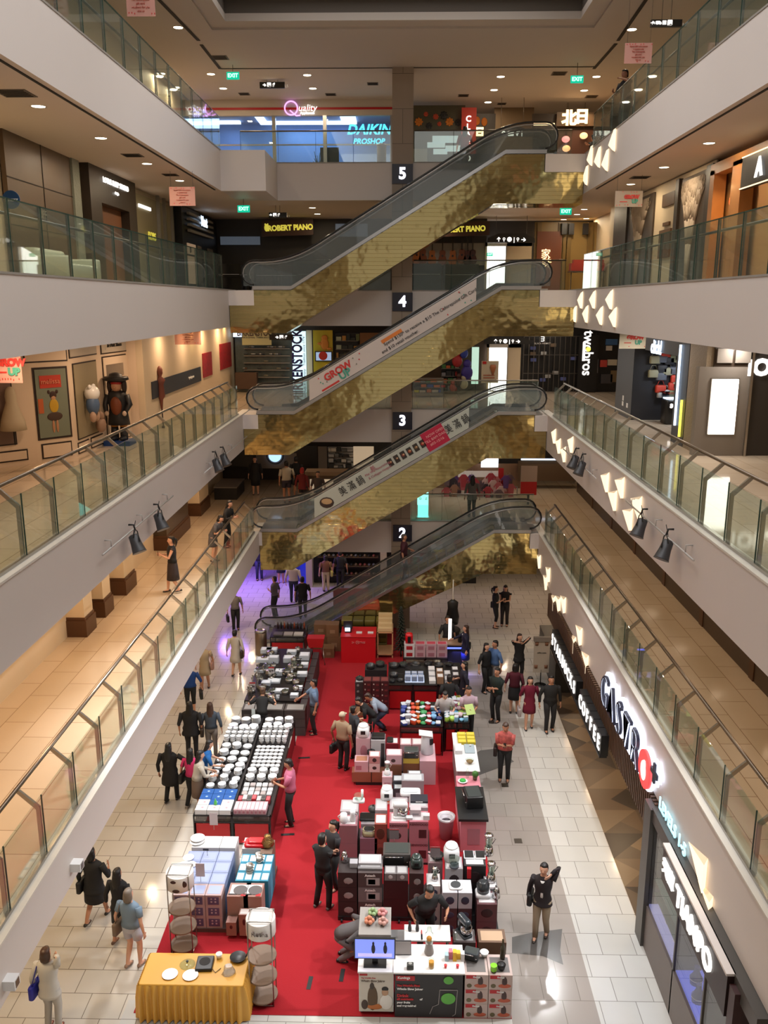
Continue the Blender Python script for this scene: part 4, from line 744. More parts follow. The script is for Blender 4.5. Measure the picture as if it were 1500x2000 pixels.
t = thing('vertical_sign', 'tall lit white vertical sign with dark blue sandal shop letters', 'sign', (-4.5, Y3-.5, z3)); a, b = Yp(570, 647, Y3-.5), Yp(599, 780, Y3-.5); MB().box((a.x, Y3-.5, b.z), (b.x, Y3-.3, a.z)).build('light_box', mat('lightbox', (.8, .97, 1), .5, emit=1.2, ecol=(.65, .95, 1)), t, world=True)
text('BIRKENSTOCK', .62, mat('navy_letter', S(20, 26, 110), .5), t, ((a.x+b.x)/2-.06, Y3-.53, (a.z+b.z)/2+.05), rot=(R(90), R(-90), 0), sx=.72, bold=.02); text('Made in Germany · Tradition since 1774', .15, MATS['navy_letter'], t, (b.x-.07, Y3-.53, (a.z+b.z)/2), rot=(R(90), R(-90), 0), shear=.2)
t = thing('toy_shop_panel', 'yellow wall panel with orange animal print and a small screen', 'wall panel', (-3.4, Y3, z3)); wallpart(t, 'panel', 611, 645, 651, 765, Y3, mat('toy_yellow', S(176, 158, 26), .5)); wallpart(t, 'side_wall', 598, 645, 611, 765, Y3, CRM)
p = Yp(634, 672, Y3-.04); MB().ell(p, (.18, .02, .26)).ell((p.x, p.y, p.z+.26), (.14, .02, .13)).ell((p.x-.2, p.y, p.z+.02), (.12, .02, .06)).ell((p.x+.2, p.y, p.z-.2), (.12, .02, .06)).build('animal_print', K(S(190, 120, 40)), t, world=True)
wallpart(t, 'screen_frame', 615, 686, 649, 706, Y3-.1, BLK, .08); wallpart(t, 'screen', 617, 688, 647, 704, Y3-.13, mat('screen_blue', S(120, 150, 200), .4, emit=.6, ecol=(.5, .65, .9)), .03); p = Yp(631, 695, Y3-.15); MB().lathe([(.19, -.005), (.19, .005)], p, 18, M=Matrix.Rotation(R(90), 4, 'X')).build('red_emblem', K(S(180, 40, 30)), t, world=True)
def shelfshop(name, label, px0, py0, px1, py1, Y, rows, n, cols, back):
    t = thing(name, label, 'shelf', (*Yp(px0, py1, Y),)); wallpart(t, 'back_panel', px0, py0, px1, py1, Y+.3, back); a, b = Yp(px0, py0, Y), Yp(px1, py1, Y); hs = (a.z-b.z)/rows
    for r_ in range(rows):
        z = b.z+hs*r_; MB().box((a.x, Y, z), (b.x, Y+.3, z+.03)).build('shelf_board', DSTEEL, t, world=True); x = a.x+.03
        while x < b.x-.1 and n > 0:
            w = rnd.uniform(.08, .26); h = hs*rnd.uniform(.4, .85); o = MB().box((x, Y+.03, z+.03), (x+w, Y+.25, z+h)).build('boxed_toy' if 'toy' in label else 'boxed_item', K(rnd.choice(cols)), None, label='%s on shelf row %s of the %s' % (rnd.choice(['small box', 'upright box', 'boxed item', 'narrow carton']), OR(r_), ' '.join(label.split()[:8])), cat='box', group=label[:40]); x += w+rnd.uniform(.01, .05)
    return t
TOY = [S(150, 30, 30), S(40, 60, 140), S(180, 170, 60), S(170, 160, 150), S(60, 110, 60), S(30, 30, 34), S(180, 90, 40), S(120, 120, 130)]
shelfshop('toy_shelf', 'red and blue toy shelf beyond the pillar', 862, 706, 898, 765, 37.6, 4, 1, TOY, DGR); shelfshop('toy_shelf', 'grey gondola toy shelf by the rail', 808, 738, 866, 768, 36.2, 3, 1, TOY, GREY); shelfshop('toy_shelf', 'tall toy shelf beside the yellow panel', 655, 650, 700, 700, Y3, 3, 1, [S(90, 100, 60), S(150, 160, 140), S(30, 40, 40), S(160, 120, 60)], DGR)
t = thing('shop_facade', 'orange toned toy shop corner panel', 'shop', (-1, Y3, z3)); wallpart(t, 'panel', 703, 650, 765, 700, Y3, mat('toy_orange', S(120, 80, 40), .5)); wallpart(t, 'rear_wall', 765, 645, 960, 770, Y3+.5, mat('toy_back', S(66, 48, 34), .5))
for i, (px, py, r_, c_) in enumerate(((893, 705, .22, S(150, 30, 36)), (906, 690, .18, S(40, 60, 150)), (912, 728, .25, S(50, 40, 130)), (896, 745, .16, S(60, 30, 24)), (906, 750, .18, S(170, 165, 140)), (884, 757, .14, S(150, 60, 50)))):
    p = Yp(px, py, 37.3); t = thing('plush_toy', '%s plush toy on the toy shop floor stand' % ['dark red', 'royal blue', 'purple', 'brown', 'cream', 'brick red'][i], 'toy', (p.x, 37.3, p.z)); MB().ell((0, 0, 0), (r_, .15, r_*1.2)).build('body', K(c_), t); MB().ell((0, 0, r_*1.5), (r_*.7, .12, r_*.7)).build('head', K(c_), t)
t = thing('light_panel', 'tall greenish white lit panel at the toy shop edge', 'sign', (3.4, Y3-.1, z3)); wallpart(t, 'panel', 922, 678, 934, 750, Y3-.1, mat('greenlit', (.6, .9, .75), .5, emit=.8))
t = thing('advert_stand', 'white upright advert board with ice cream picture before the doorway', 'sign', (*Yp(956, 765, 36.5),)); wallpart(t, 'board', 941, 705, 973, 748, 36.5, mat('advert_cream', S(184, 172, 150), .5)); p = Yp(963, 718, 36.46); MB().lathe([(.02, -.3), (.13, 0), (.1, .12)], p, 10, sy=.2).build('cone_picture', K(S(160, 96, 60)), t, world=True); wallpart(t, 'red_logo', 943, 706, 950, 711, 36.48, RED, .02)
for py in (732, 737, 743): wallpart(t, 'text_line', 944, py, 966, py+1.6, 36.48, K(S(150, 70, 50)), .02)
MB().tube([(*Yp(957, 748, 36.52),), (*Yp(957, 765, 36.52),)], .02).build('stand', DSTEEL, t, world=True)
t = thing('shop_facade', 'black wire-screened shop front on floor three', 'shop', (6.5, Y3, z3)); wallpart(t, 'interior', 1018, 655, 1130, 765, Y3+.3, mat('near_black'))
a, b = Yp(1024, 657, Y3-.1), Yp(1130, 765, Y3-.1)
mb = MB()
for i in range(12): x = a.x+(b.x-a.x)*i/11; mb.box((x-.012, Y3-.1, b.z), (x+.012, Y3-.08, a.z))
for i in range(4): z = b.z+(a.z-b.z)*i/3; mb.box((a.x, Y3-.1, z-.012), (b.x, Y3-.08, z+.012))
mb.build('wire_screen', DSTEEL, t, world=True); text('m', .32, LW, t, Yp(1061, 662, Y3-.14), rot=(R(90), R(90), 0)); text('BLACK MARKET', .1, WT, t, Yp(1060, 671, Y3-.14))
for px, py in ((1041, 680), (1041, 691), (1042, 703), (1062, 690), (1081, 674), (1070, 735), (1060, 742), (1085, 728), (1100, 740), (1120, 700)): p = Yp(px, py, Y3); MB().box((p.x-.12, Y3, p.z-.07), (p.x+.12, Y3+.1, p.z+.07)).build('displayed_shoe', K(rnd.choice([S(170, 170, 170), S(110, 90, 70), S(80, 90, 150)])), t, world=True)
t = thing('vertical_sign', 'white vertical lettering on a black column', 'sign', (8.2, Y3-.3, z3)); wallpart(t, 'column', 1132, 655, 1164, 765, Y3-.2, mat('near_black'), .4); text('twobros', .62, LW, t, Yp(1148, 690, Y3-.24), rot=(R(90), R(90), 0), sx=.9, bold=.01); wallpart(t, 'underline', 1139, 668, 1142, 705, Y3-.24, LW, .03)
p = Yp(1149, 682, Y3-.28); MB().lathe([(.1, -.01), (.1, .01)], p, 14, M=Matrix.Rotation(R(90), 4, 'X')).build('yellow_button', LY, t, world=True)
t = thing('shop_facade', 'dark shoe and cap shop beside the vertical white lettering', 'shop', (9, Y3, z3)); wallpart(t, 'interior', 1165, 650, 1225, 765, Y3, mat('near_black'))
for px, py, w, h, c_ in ((1195, 668, .5, .25, S(60, 100, 150)), (1190, 680, .25, .2, S(190, 180, 170)), (1196, 708, .4, .25, S(180, 170, 150)), (1179, 710, .3, .3, S(180, 60, 50)), (1185, 740, .5, .4, S(60, 56, 60)), (1202, 735, .4, .5, S(110, 90, 60)), (1165, 715, .15, .6, S(120, 120, 130))): p = Yp(px, py, Y3-.1); MB().box((p.x-w/2, Y3-.1, p.z-h/2), (p.x+w/2, Y3, p.z+h/2)).build('displayed_item', K(c_), t, world=True)
# ---- level 3 right ----
X3 = 7.65
t = thing('shop_block', 'charcoal shop block with sunglasses shop lettering and socket plates', 'shop', (X3, 29, z3)); sidepart(t, 'pier', 29.2, 31.4, z3, 10.9, X3, DGR, 2.4); sidepart(t, 'fascia', 23.6, 28.3, 10.85, 11.45, X3+.1, DGR, .2); sidepart(t, 'rear_wall', 24.6, 29.2, z3, 10.9, X3+2.3, mat('near_black'), .1); text('click!', .55, LB, t, (X3+.07, 27.0, 10.98), rot=FACEX[-1], bold=.015)
for y in (30.2, 29.6): sidepart(t, 'socket_plate', y, y+.18, 8.85, 9.0, X3-.01, WHT, .01)
sidepart(t, 'socket_plate', 30.2, 30.35, 9.03, 9.2, X3-.01, WHT, .01)
mb = None
for i in range(26):
    y = rnd.uniform(8.25, 9.6); z = rnd.uniform(9.3, 10.75); c_ = rnd.choice([S(150, 146, 120), S(90, 94, 104), S(40, 40, 44), S(170, 170, 170), S(190, 60, 40), S(120, 120, 90)])
    b_ = thing('handbag', '%s bag on the rack under the blue-white shop lettering' % rnd.choice(['small', 'soft', 'hanging', 'flat']), 'bag', (y, 29.08, z), R(90), group='bags hanging in the sunglasses shop'); rbox(MB(), (-.09, -.17, -.13), (.09, .17, .12), .05).build('body', K(c_), b_); MB().tube([(0, -.12, .1), (0, -.06, .26), (0, .06, .26), (0, .12, .1)], .01, 5).build('strap', K(c_), b_)
lamp('bag_lamp', (X3+1.3, 27.8, 10.7), .5, 40, (.85, .92, 1))
t = thing('display_case', 'black display case with lit glass top and white letters in front of the bags', 'display case', (7.9, 25.7, z3)); p = Zp(1302, 822, z3); rbox(MB(), (-.35, -.3, 0), (.35, .3, .8), .1).build('body', mat('near_black'), t, loc=(0, 0, 0)); MB().box((-.34, -.29, .8), (.34, .29, .98)).build('glass_top', GLC, t); MB().box((-.3, -.25, .8), (.3, .25, .83)).build('lit_shelf', LB, t); text('SOUL', .18, LW, t, (0, -.32, .6), world=False, bold=.01); t.location = (p.x, min(p.y, 28.3), z3)
t = thing('glass_pier', 'dark glass pier with a white tube light and a yellow tube light', 'lamp', (7.6, 24.1, z3)); sidepart(t, 'glass_panel', 23.55, 24.6, z3, 11.3, 7.62, DGR, .1)
for y, z0_, z1_, m_ in ((24.2, 9.0, 11.2, LB), (23.75, 8.75, 9.75, LY)): MB().tube([(7.58, y, z0_), (7.58, y, z1_)], .035).build('light_tube', m_, t, world=True)
t = thing('stone_pier', 'brown ribbed stone pier with a lit strip', 'pillar', (7.7, 22.8, z3)); MB().box((7.62, 22.2, z3), (8.1, 23.5, 11.5)).build('pier', mat('ribbed_stone', S(126, 110, 88), .5, bump=.8, nscale=25), t, world=True)
t = thing('light_box_wall', 'grey wall with a tall bright white light box', 'wall panel', (8.1, 22.2, z3)); a, b = Yp(1365, 720, 22.15), Yp(1450, 888, 22.15); MB().box((a.x+.02, 22.15, z3), (8.72, 22.4, 10.75)).build('wall_panel', GREY, t, world=True); a, b = Yp(1392, 741, 22.1), Yp(1433, 848, 22.1); MB().box((a.x-.03, 22.11, b.z-.03), (b.x+.03, 22.16, a.z+.03)).build('frame', STEEL, t, world=True); MB().box((a.x, 22.08, b.z), (b.x, 22.13, a.z)).build('light_box', E_('lightbox_white', (1, .93, .84), 5.5), t, world=True)
t = thing('shop_facade', 'dark shop front with white letters and clerestory window', 'shop', (9.4, 22.2, z3)); MB().box((8.75, 22.2, z3), (10.6, 22.4, 11.5)).build('panel', mat('dark_shopfront', S(46, 42, 40), .4), t, world=True); MB().box((7.8, 22.15, 10.75), (8.72, 22.4, 11.4)).build('clerestory_frame', DBR, t, world=True)
for x in (7.85, 8.3): MB().box((x, 22.1, 10.85), (x+.38, 22.16, 11.2)).build('clerestory_pane', GREY, t, world=True)
text('iORA', .55, LW, t, (9.28, 22.15, 10.72), align='CENTER', bold=.03); MB().box((8.72, 22.1, z3), (8.78, 22.2, 11.4)).build('jamb', STEEL, t, world=True)
lamp('pier_lamp', (8.3, 21.8, 11.3), .25, 30, (1, .93, .85))
# ---- level 2 left: brown pilaster base ----
z2 = 4.25
for i, (px, py, L_) in enumerate(((420, 1008, 1.6), (330, 1075, 3.0), (232, 1162, .9), (160, 1205, .6), (113, 1243, .6))):
    p = Zp(px, py, z2); p.x = -7.75; t = thing('pilaster', 'brown based pilaster of the floor two shops, %s from the back' % OR(i), 'pilaster', (-8.1, p.y, z2)); x = -7.75
    MB().box((-8.25, p.y, z2+.5), (x-.05, p.y+L_, 7.3)).build('shaft', CRM if i != 1 else mat('dim_window', S(70, 56, 42), .3), t, world=True); MB().box((-8.25, p.y-.05, z2), (x, p.y+L_+.05, z2+.42)).box((-8.25, p.y-.02, z2+.42), (x-.03, p.y+L_+.02, z2+.5)).build('base', mat('base_brown', S(78, 48, 26), .4), t, world=True)
# ---- level 2 right: brown window fronts ----
for i in range(7):
    y0_ = 14.5+i*3.3; t = thing('shop_window', 'brown framed dark shop window of floor two walkway, %s from the camera end' % OR(i), 'window', (7.8, y0_, z2)); sidepart(t, 'frame', y0_, y0_+.25, z2, 7.2, 7.7, mat('base_brown'), .3); sidepart(t, 'sill', y0_+.25, y0_+3.3, z2, z2+.45, 7.72, mat('sill_brown', S(66, 50, 38), .4), .28); sidepart(t, 'pane', y0_+.25, y0_+3.3, z2+.45, 7.2, 7.9, mat('dark_window', S(34, 28, 26), .15), .05)
# ---- level 2 back ----
Y2 = 38.
t = thing('shop_facade', 'black store front with round lit emblem on floor two', 'shop', (-6, Y2, z2)); wallpart(t, 'panel', 440, 870, 620, 912, Y2, mat('near_black')); wallpart(t, 'grey_plinth', 500, 885, 580, 915, Y2-.1, GREY)
t2 = thing('round_sign', 'round blue-white glowing emblem on the dark store wall', 'sign', (*Yp(537, 890, Y2-.2),)); MB().lathe([(.28, -.02), (.28, .02)], n=24, M=Matrix.Rotation(R(90), 4, 'X')).build('lit_disc', E_('emblem', (.4, .65, 1), 1.6), t2); MB().tube([(.36*math.cos(a*.3), -.0, .36*math.sin(a*.3)) for a in range(21)], .03, 6, closed=True).build('ring', BT, t2)
t = thing('bench', 'black box bench with pale top on the dim marble floor', 'bench', (-7.0, 37, z2)); p = Zp(445, 942, z2); MB().box((-7.85, 35.6, z2), (-6.9, 37.4, z2+.5)).build('body', mat('near_black'), t, world=True); MB().box((-7.87, 35.58, z2+.5), (-6.88, 37.42, z2+.55)).build('top', GREY, t, world=True)
shelfshop('display_wall', 'bright display wall behind the cosmetics counter', 640, 873, 690, 915, Y2, 4, 1, [S(200, 200, 200), S(120, 120, 120), S(60, 60, 60), S(220, 215, 205)], WHT); t = thing('wall_panel', 'cream lit wall with a hanging pale lamp behind the counter', 'wall panel', (-1.2, Y2, z2)); wallpart(t, 'panel', 690, 872, 730, 925, Y2, mat('cream_lit', S(230, 196, 150), .5, emit=.35, ecol=(1, .8, .55))); wallpart(t, 'dark_post', 621, 872, 639, 925, Y2-.05, GREY)
t = thing('cosmetics_counter', 'wooden cosmetics counter with lit glass shelves and red corner post', 'counter', (-2, 35.2, z2)); a, b = Yp(592, 908, 34.6), Yp(668, 968, 34.6); MB().box((-3.9, 34.6, z2), (-1.2, 35.3, z2+1.25)).build('body', BROWN, t, world=True); MB().box((-3.9, 34.55, z2+1.25), (-1.2, 35.35, z2+1.4)).build('canopy', mat('tan_top', S(150, 124, 96), .5), t, world=True)
for x in (-3.7, -2.4): MB().box((x, 34.57, z2+.2), (x+.95, 34.6, z2+1.1)).build('lit_case', mat('cream_lit'), t, world=True)
MB().box((-1.3, 34.5, z2), (-1.15, 35.3, z2+1.6)).build('red_post', RED, t, world=True)
t = thing('shop_facade', 'pink clothes boutique behind the gallery rail', 'shop', (3, 37.4, z2)); wallpart(t, 'rear_wall', 820, 905, 1040, 1010, 38.2, mat('tan_wall', S(134, 104, 80), .6)); wallpart(t, 'glass_canopy', 895, 920, 975, 932, 36.5, mat('pale_canopy', S(190, 180, 170), .4, emit=.3)); wallpart(t, 'red_post', 974, 915, 982, 975, 36.4, RED, .1)
for i in range(44):
    px, py = rnd.uniform(872, 1000), rnd.uniform(932, 972); p = Yp(px, py, 36.6+rnd.uniform(-.4, .4)); c_ = rnd.choice([S(196, 120, 124), S(170, 60, 74), S(200, 170, 170), S(110, 90, 100), S(60, 50, 60), S(180, 90, 100), S(150, 110, 90), S(90, 60, 120)])
    o = thing('garment', 'garment on a hanger among the pink boutique racks', 'clothing', p, group='clothes of the pink boutique'); MB().prism([(-.1, -.3), (.1, -.3), (.13, .1), (.2, .0), (.22, .08), (.08, .25), (-.08, .25), (-.22, .08), (-.2, .0), (-.13, .1)], 1, -.03, .03).build('cloth', K(c_), o); MB().tube([(0, 0, .25), (0, 0, .34)], .008, 4).build('hanger', STEEL, o)
for i, (px, py) in enumerate(((890, 955), (960, 955))): p = Yp(px, py, 36.7); MB().tube([(p.x-1, 36.7, p.z+.1), (p.x+1.1, 36.7, p.z+.1)], .02).tube([(p.x-1, 36.7, z2), (p.x-1, 36.7, p.z+.1)], .02).tube([(p.x+1.1, 36.7, z2), (p.x+1.1, 36.7, p.z+.1)], .02).build('clothes_rail', STEEL, None, label='steel clothes rail of the pink boutique, %s the striped garments' % ['before', 'beside'][i], cat='clothes rail')
lamp('boutique_lamp', (2.5, 36, 7.1), .6, 25, (1, .9, .85))
t = thing('standee', 'cyan glowing square display tower behind the gallery glass', 'display', (*Zp(826, 1012, z2),)); MB().box((-.24, -.15, 0), (.24, .15, .06)).build('base', WHT, t); MB().box((-.2, -.12, .06), (.2, .12, .55)).build('lower_box', E_('cyan_box', (.25, .9, .85), 1.6), t); MB().box((-.22, -.13, .55), (.2, .11, 1.0)).build('upper_box', E_('cyan_box2', (.35, 1, .85), 1.8), t); text('D    Z', .12, BT, t, (0, -.15, .8), world=False)
t = thing('advert_poster', 'red and white poster frame standing by the escalator head on floor two', 'poster', (*Zp(1031, 985, z2),)); MB().box((-.33, -.02, .4), (.33, .02, 1.6)).build('sheet', mat('poster_white', S(170, 150, 140), .5), t); MB().box((-.33, -.025, .4), (.33, -.02, .95)).build('red_band', RED, t); MB().box((-.04, -.04, 0), (.04, .04, .4)).build('stand', BLK, t)
t = thing('wall_panel', 'brown timber wall panel above the boutique entrance', 'wall panel', (6.5, 38, 5)); wallpart(t, 'panel', 1012, 900, 1170, 940, 38.0, BROWN); wallpart(t, 'light_strip', 1018, 896, 1090, 899, 37.9, LB, .05)
t = thing('lit_window', 'bright white window over the pink boutique', 'window', (3.4, 38, 6)); wallpart(t, 'pane', 940, 893, 973, 913, 38.0, E_('soft_white', (.9, .93, 1), 1.6))
# ---- ground floor back ----
t = thing('shoe_shop', 'shoe shop front with dark shelves of shoes behind the lowest escalator', 'shop', (-2.6, 37.4, 0)); a, b = Zp(610, 1150), Zp(740, 1152); MB().box((-4.15, 37.5, 0), (3.4, 37.6, 3.0)).build('rear_wall', mat('near_black'), t, world=True)
for x in (-4.2, -.9, 1.2): MB().box((x, 36.8, 0), (x+.28, 37.6, 3.0)).build('pier', mat('grey_white'), t, world=True)
for r_ in range(5):
    MB().box((-3.7, 37.1, .45+.42*r_), (-1.0, 37.45, .48+.42*r_)).build('shoe_shelf', BROWN, t, world=True)
    for i in range(13): MB().ell((-3.6+.2*i, 37.22, .53+.42*r_), (.07, .12, .06), 8, 5).build('shoe', K(rnd.choice([S(110, 90, 70), S(30, 30, 30), S(120, 60, 50), S(90, 90, 96)])), t, world=True)
lamp('shoe_lamp', (-2.4, 36.4, 2.9), .5, 12, (1, .9, .8))
t = thing('blue_wall', 'deep blue angled hoarding wall beside the shoe shop', 'wall panel', (-4.4, 37.3, 0)); a, b = Zp(585, 1125), Zp(618, 1150); MB().add([(-5.6, 39.2, 0), (-4.2, 37.0, 0), (-4.1, 37.0, 0), (-5.5, 39.3, 0), (-5.6, 39.2, 3), (-4.2, 37.0, 3), (-4.1, 37.0, 3), (-5.5, 39.3, 3)], [(0, 1, 2, 3), (4, 5, 6, 7), (0, 1, 5, 4), (1, 2, 6, 5), (2, 3, 7, 6), (3, 0, 4, 7)]).build('hoarding', mat('deep_blue', S(24, 60, 150), .4), t, world=True)
# ---- right side: coffee shop, food hall letters, jewellery shop ----
XS = 4.88; SLAT = mat('slat_brown', S(92, 66, 46), .5)
t = thing('slatted_canopy', 'brown vertical slat canopy under the fascia of the coffee shop', 'canopy', (4.9, 20, 2.5))
mb = MB(); y = 14.9
while y < 27.3: mb.box((4.86, y, 2.25), (4.95, y+.07, 3.02)); y += .13
mb.build('slats', SLAT, t, world=True); MB().box((4.95, 14.9, 2.3), (5.0, 27.3, 3.02)).build('backing_board', DBR, t, world=True)
t = thing('shop_sign', 'white lit coffee shop letters on small black blocks along the slat canopy', 'sign', (4.7, 22, 2.3)); s_ = 'STARBUCKS COFFEE'
MB().box((4.66, 18.55, 1.95), (4.84, 25.4, 2.0)).build('letter_rail', BLK, t, world=True)
for i, ch in enumerate(s_):
    if ch == ' ': continue
    y = 25.15-i*(6.4/15); MB().box((4.68, y-.2, 2.0), (4.86, y+.2, 2.52)).build('black_block', BLK, t, world=True); text(ch, .5, LW, t, (4.665, y, 2.25), rot=FACEX[-1], bold=.006, name='lit_letter')
# slanted interior
def trifloor():
    A = [mat('tri_light', S(124, 104, 80), .35), mat('tri_mid', S(88, 72, 56), .35), mat('tri_dark', S(56, 46, 38), .35), mat('tri_tan', S(104, 84, 64), .35)]; mb = MB(); n = 0
    for j in range(13):
        for i in range(3):
            x0, y0 = 4.88+i*1.0, 13.6+j*.98; x1, y1 = x0+1.0, y0+.98; c_ = ((x0+x1)/2, (y0+y1)/2, .007); q = [(x0, y0, .007), (x1, y0, .007), (x1, y1, .007), (x0, y1, .007)]
            for k in range(4): mb.add([q[k], q[(k+1) % 4], c_], [(0, 1, 2)], rnd.randrange(4))
            n += 1
    st('floor_triangles', mb, A)
trifloor()
t = thing('coffee_counter', 'dark coffee shop counter with amber lit top behind the menu stand', 'counter', (6, 24, 0)); MB().box((5.0, 26.2, 0), (5.9, 29.5, 1.0)).box((5.0, 26.15, 1.0), (5.95, 29.55, 1.06)).build('counter_body', mat('near_black'), t, world=True); MB().box((5.1, 26.5, 1.06), (5.5, 27.2, 1.3)).build('pastry_case', mat('amber_case', S(150, 70, 40), .4, emit=.3), t, world=True); MB().box((5.05, 26.5, 1.06), (5.8, 28, 1.1)).build('tray', GREY, t, world=True)
for i, (y, h) in enumerate(((14.9, .9), (15.5, 1.0), (16.2, .9))): t = thing('pastry_shelf', 'steel shelf unit with amber labels along the triangle-tiled floor, %s from the jewellery shop' % OR(i), 'shelf', (6.0, y, 0)); MB().box((5.75, y, 0), (6.1, y+.5, h)).build('body', STEEL, t, world=True); MB().box((5.74, y+.05, h-.2), (5.76, y+.45, h-.1)).build('amber_label', LY, t, world=True)
t = thing('menu_stand', 'white menu board on a black round foot before the coffee shop', 'sign', (*Zp(1055, 1338),)); MB().lathe([(.2, 0), (.2, .015), (.02, .03)], n=18).build('foot', BLK, t); MB().tube([(0, 0, .02), (0, 0, .55)], .018).build('pole', BLK, t); MB().box((-.26, -.015, .45), (.26, .015, 1.6)).build('board', mat('menu_cream', S(168, 158, 146), .5), t); text('coffee menu', .06, BT, t, (0, -.02, 1.15), world=False); MB().box((-.28, -.06, 1.55), (.28, .06, 1.7)).build('leaflet_holder', GREY, t)
for x, z in ((-.17, 1.4), (.15, 1.4), (-.17, .6), (.16, .6)): MB().lathe([(.05, 0), (.06, .12)], (x, -.02, z), 10, sy=.2).build('cup_picture', K(S(120, 80, 56)), t)
# food hall letters
WGL = E_('glow_edge', (.8, .85, 1), 1.6); NVY = mat('letter_navy', S(26, 26, 48), .4); xf = XR[2]
t = thing('shop_sign', 'giant navy letters with glowing white edges and a red ring on the floor two fascia', 'sign', (xf-.1, 17, 3.3))
MB().box((xf-.05, 15.2, 3.25), (xf-.01, 19.3, 3.35)).build('mounting_rail', PLA, t, world=True)
for i, ch in enumerate('GASTR'):
    y = 18.95-i*.68; text(ch, 1.12, WGL, t, (xf-.07, y, 3.42), rot=FACEX[-1], bold=.075, ext=.03, name='glow_letter', sx=.86); text(ch, 1.12, NVY, t, (xf-.14, y, 3.42), rot=FACEX[-1], bold=-.01, ext=.03, name='navy_letter', sx=.86); text(ch, 1.12, WGL, t, (xf-.18, y, 3.42), rot=FACEX[-1], bold=-.055, ext=.006, name='inner_line', sx=.86)
    text(ch, 1.12, NVY, t, (xf-.19, y, 3.42), rot=FACEX[-1], bold=-.066, ext=.006, name='navy_core', sx=.86)
RM = Matrix.Rotation(R(90), 4, 'Y')
MB().lathe([(.43, -.03), (.43, .03)], (xf-.07, 15.55, 3.40), 32, M=RM).build('glow_disc', WGL, t, world=True); MB().lathe([(.38, -.03), (.38, .03)], (xf-.13, 15.55, 3.40), 32, M=RM).build('red_ring', E_('lit_red', (1, .05, .05), 1.6), t, world=True)
MB().ell((xf-.17, 15.55, 3.37), (.02, .17, .2), 14, 8).ell((xf-.17, 15.5, 3.52), (.02, .08, .1), 10, 6).build('apple_emblem', LW, t, world=True)
text('+', .75, WGL, t, (xf-.08, 14.98, 3.6), rot=FACEX[-1], bold=.07, ext=.03); text('+', .75, NVY, t, (xf-.12, 14.98, 3.6), rot=FACEX[-1], bold=.02, ext=.03)
t = thing('shop_sign', 'cyan-white glowing small letters after the giant navy letters', 'sign', (xf-.08, 14, 2.95)); text('LEVELS 1-5', .34, E_('cyan_white', (.45, .85, 1), 1.3), t, (xf-.06, 13.98, 3.16), rot=FACEX[-1], bold=.004, ext=.012)
# jewellery shop
t = thing('jewellery_shop', 'dark framed jewellery shop front with blue-lit display windows', 'shop', (4.9, 12.8, 0))
MB().box((4.74, 14.75, 0), (5.2, 15.15, 3.0)).build('frame_post', mat('shop_frame_grey', S(74, 70, 66), .4), t, world=True); MB().box((4.78, 9.8, 2.75), (5.2, 14.8, 3.02)).build('header', MATS['shop_frame_grey'], t, world=True)
MB().box((4.8, 11.2, 0), (5.5, 14.75, .92)).build('window_base', mat('taupe_base', S(110, 100, 96), .45), t, world=True); MB().box((4.82, 9.0, .92), (4.84, 14.75, 2.75)).build('window_glass', GLC, t, world=True)
MB().box((4.85, 13.1, .92), (5.5, 14.75, .96)).build('display_floor', mat('display_lilac', S(150, 150, 200), .5, emit=.5, ecol=(.5, .5, 1)), t, world=True); MB().box((4.85, 11.7, .9), (5.5, 13.1, .94)).build('display_floor', mat('display_blue', S(40, 50, 160), .5, emit=.6, ecol=(.15, .2, 1)), t, world=True)
for y in (13.05, 11.65): MB().box((4.8, y, 0), (5.3, y+.05, 2.75)).build('mullion', MATS['shop_frame_grey'], t, world=True)
for z in (1.25, 1.55): MB().box((4.9, 13.1, z), (5.5, 14.7, z+.015)).build('glass_shelf', GLE, t, world=True)
MB().box((4.8, 9.0, 0), (5.5, 11.6, .9)).build('window_base', mat('brown_base', S(70, 58, 54), .45), t, world=True)
lamp('case_lamp', (5.15, 13.9, 2.6), .3, 8, (.75, .8, 1)); lamp('case_lamp', (5.15, 12.4, 2.6), .3, 5, (.3, .35, 1))
for i, (y, x) in enumerate(((12.75, 5.1), (12.35, 5.0), (12.1, 5.2))): b_ = thing('necklace_bust', 'blue velvet necklace bust in the blue window, %s from the white shelf case' % OR(i), 'bust', (x, y, .94)); MB().lathe([(.1, 0), (.11, .1), (.05, .24), (.045, .32), (.05, .34)], n=12, sy=.9).build('bust', mat('velvet_blue', (.02, .03, .2), .7), b_); MB().lathe([(.115, .095), (.115, .115)], n=12, cap=False).build('necklace', STEEL, b_)
for i in range(9): y = 13.25+.16*i; b_ = thing('ring_stand', 'small white jewel stand on the lilac shelf, %s along' % OR(i), 'stand', (5.05+.1*(i % 3), y, .965)); MB().box((-.04, -.03, 0), (.04, .03, .05)).build('base', WHT, b_); MB().lathe([(.015, .05), (.03, .09), (.01, .12)], n=8).build('jewel', STEEL, b_)
t = thing('shop_sign', 'dark brown sign board with white glowing jewellery shop letters', 'sign', (4.7, 12.3, 2.5)); MB().box((4.68, 10.6, 2.3), (4.78, 13.7, 2.98)).build('board', mat('sign_brown', S(44, 28, 26), .4), t, world=True); MB().box((4.66, 10.6, 2.98), (4.8, 13.7, 3.02)).build('top_edge', PLA, t, world=True)
text('TIANPO', .5, LW, t, (4.66, 12.0, 2.62), rot=FACEX[-1], bold=.004, ext=.02, sx=.95); text('天寶', .3, LW, t, (4.66, 13.3, 2.66), rot=FACEX[-1], bold=.012, ext=.02)
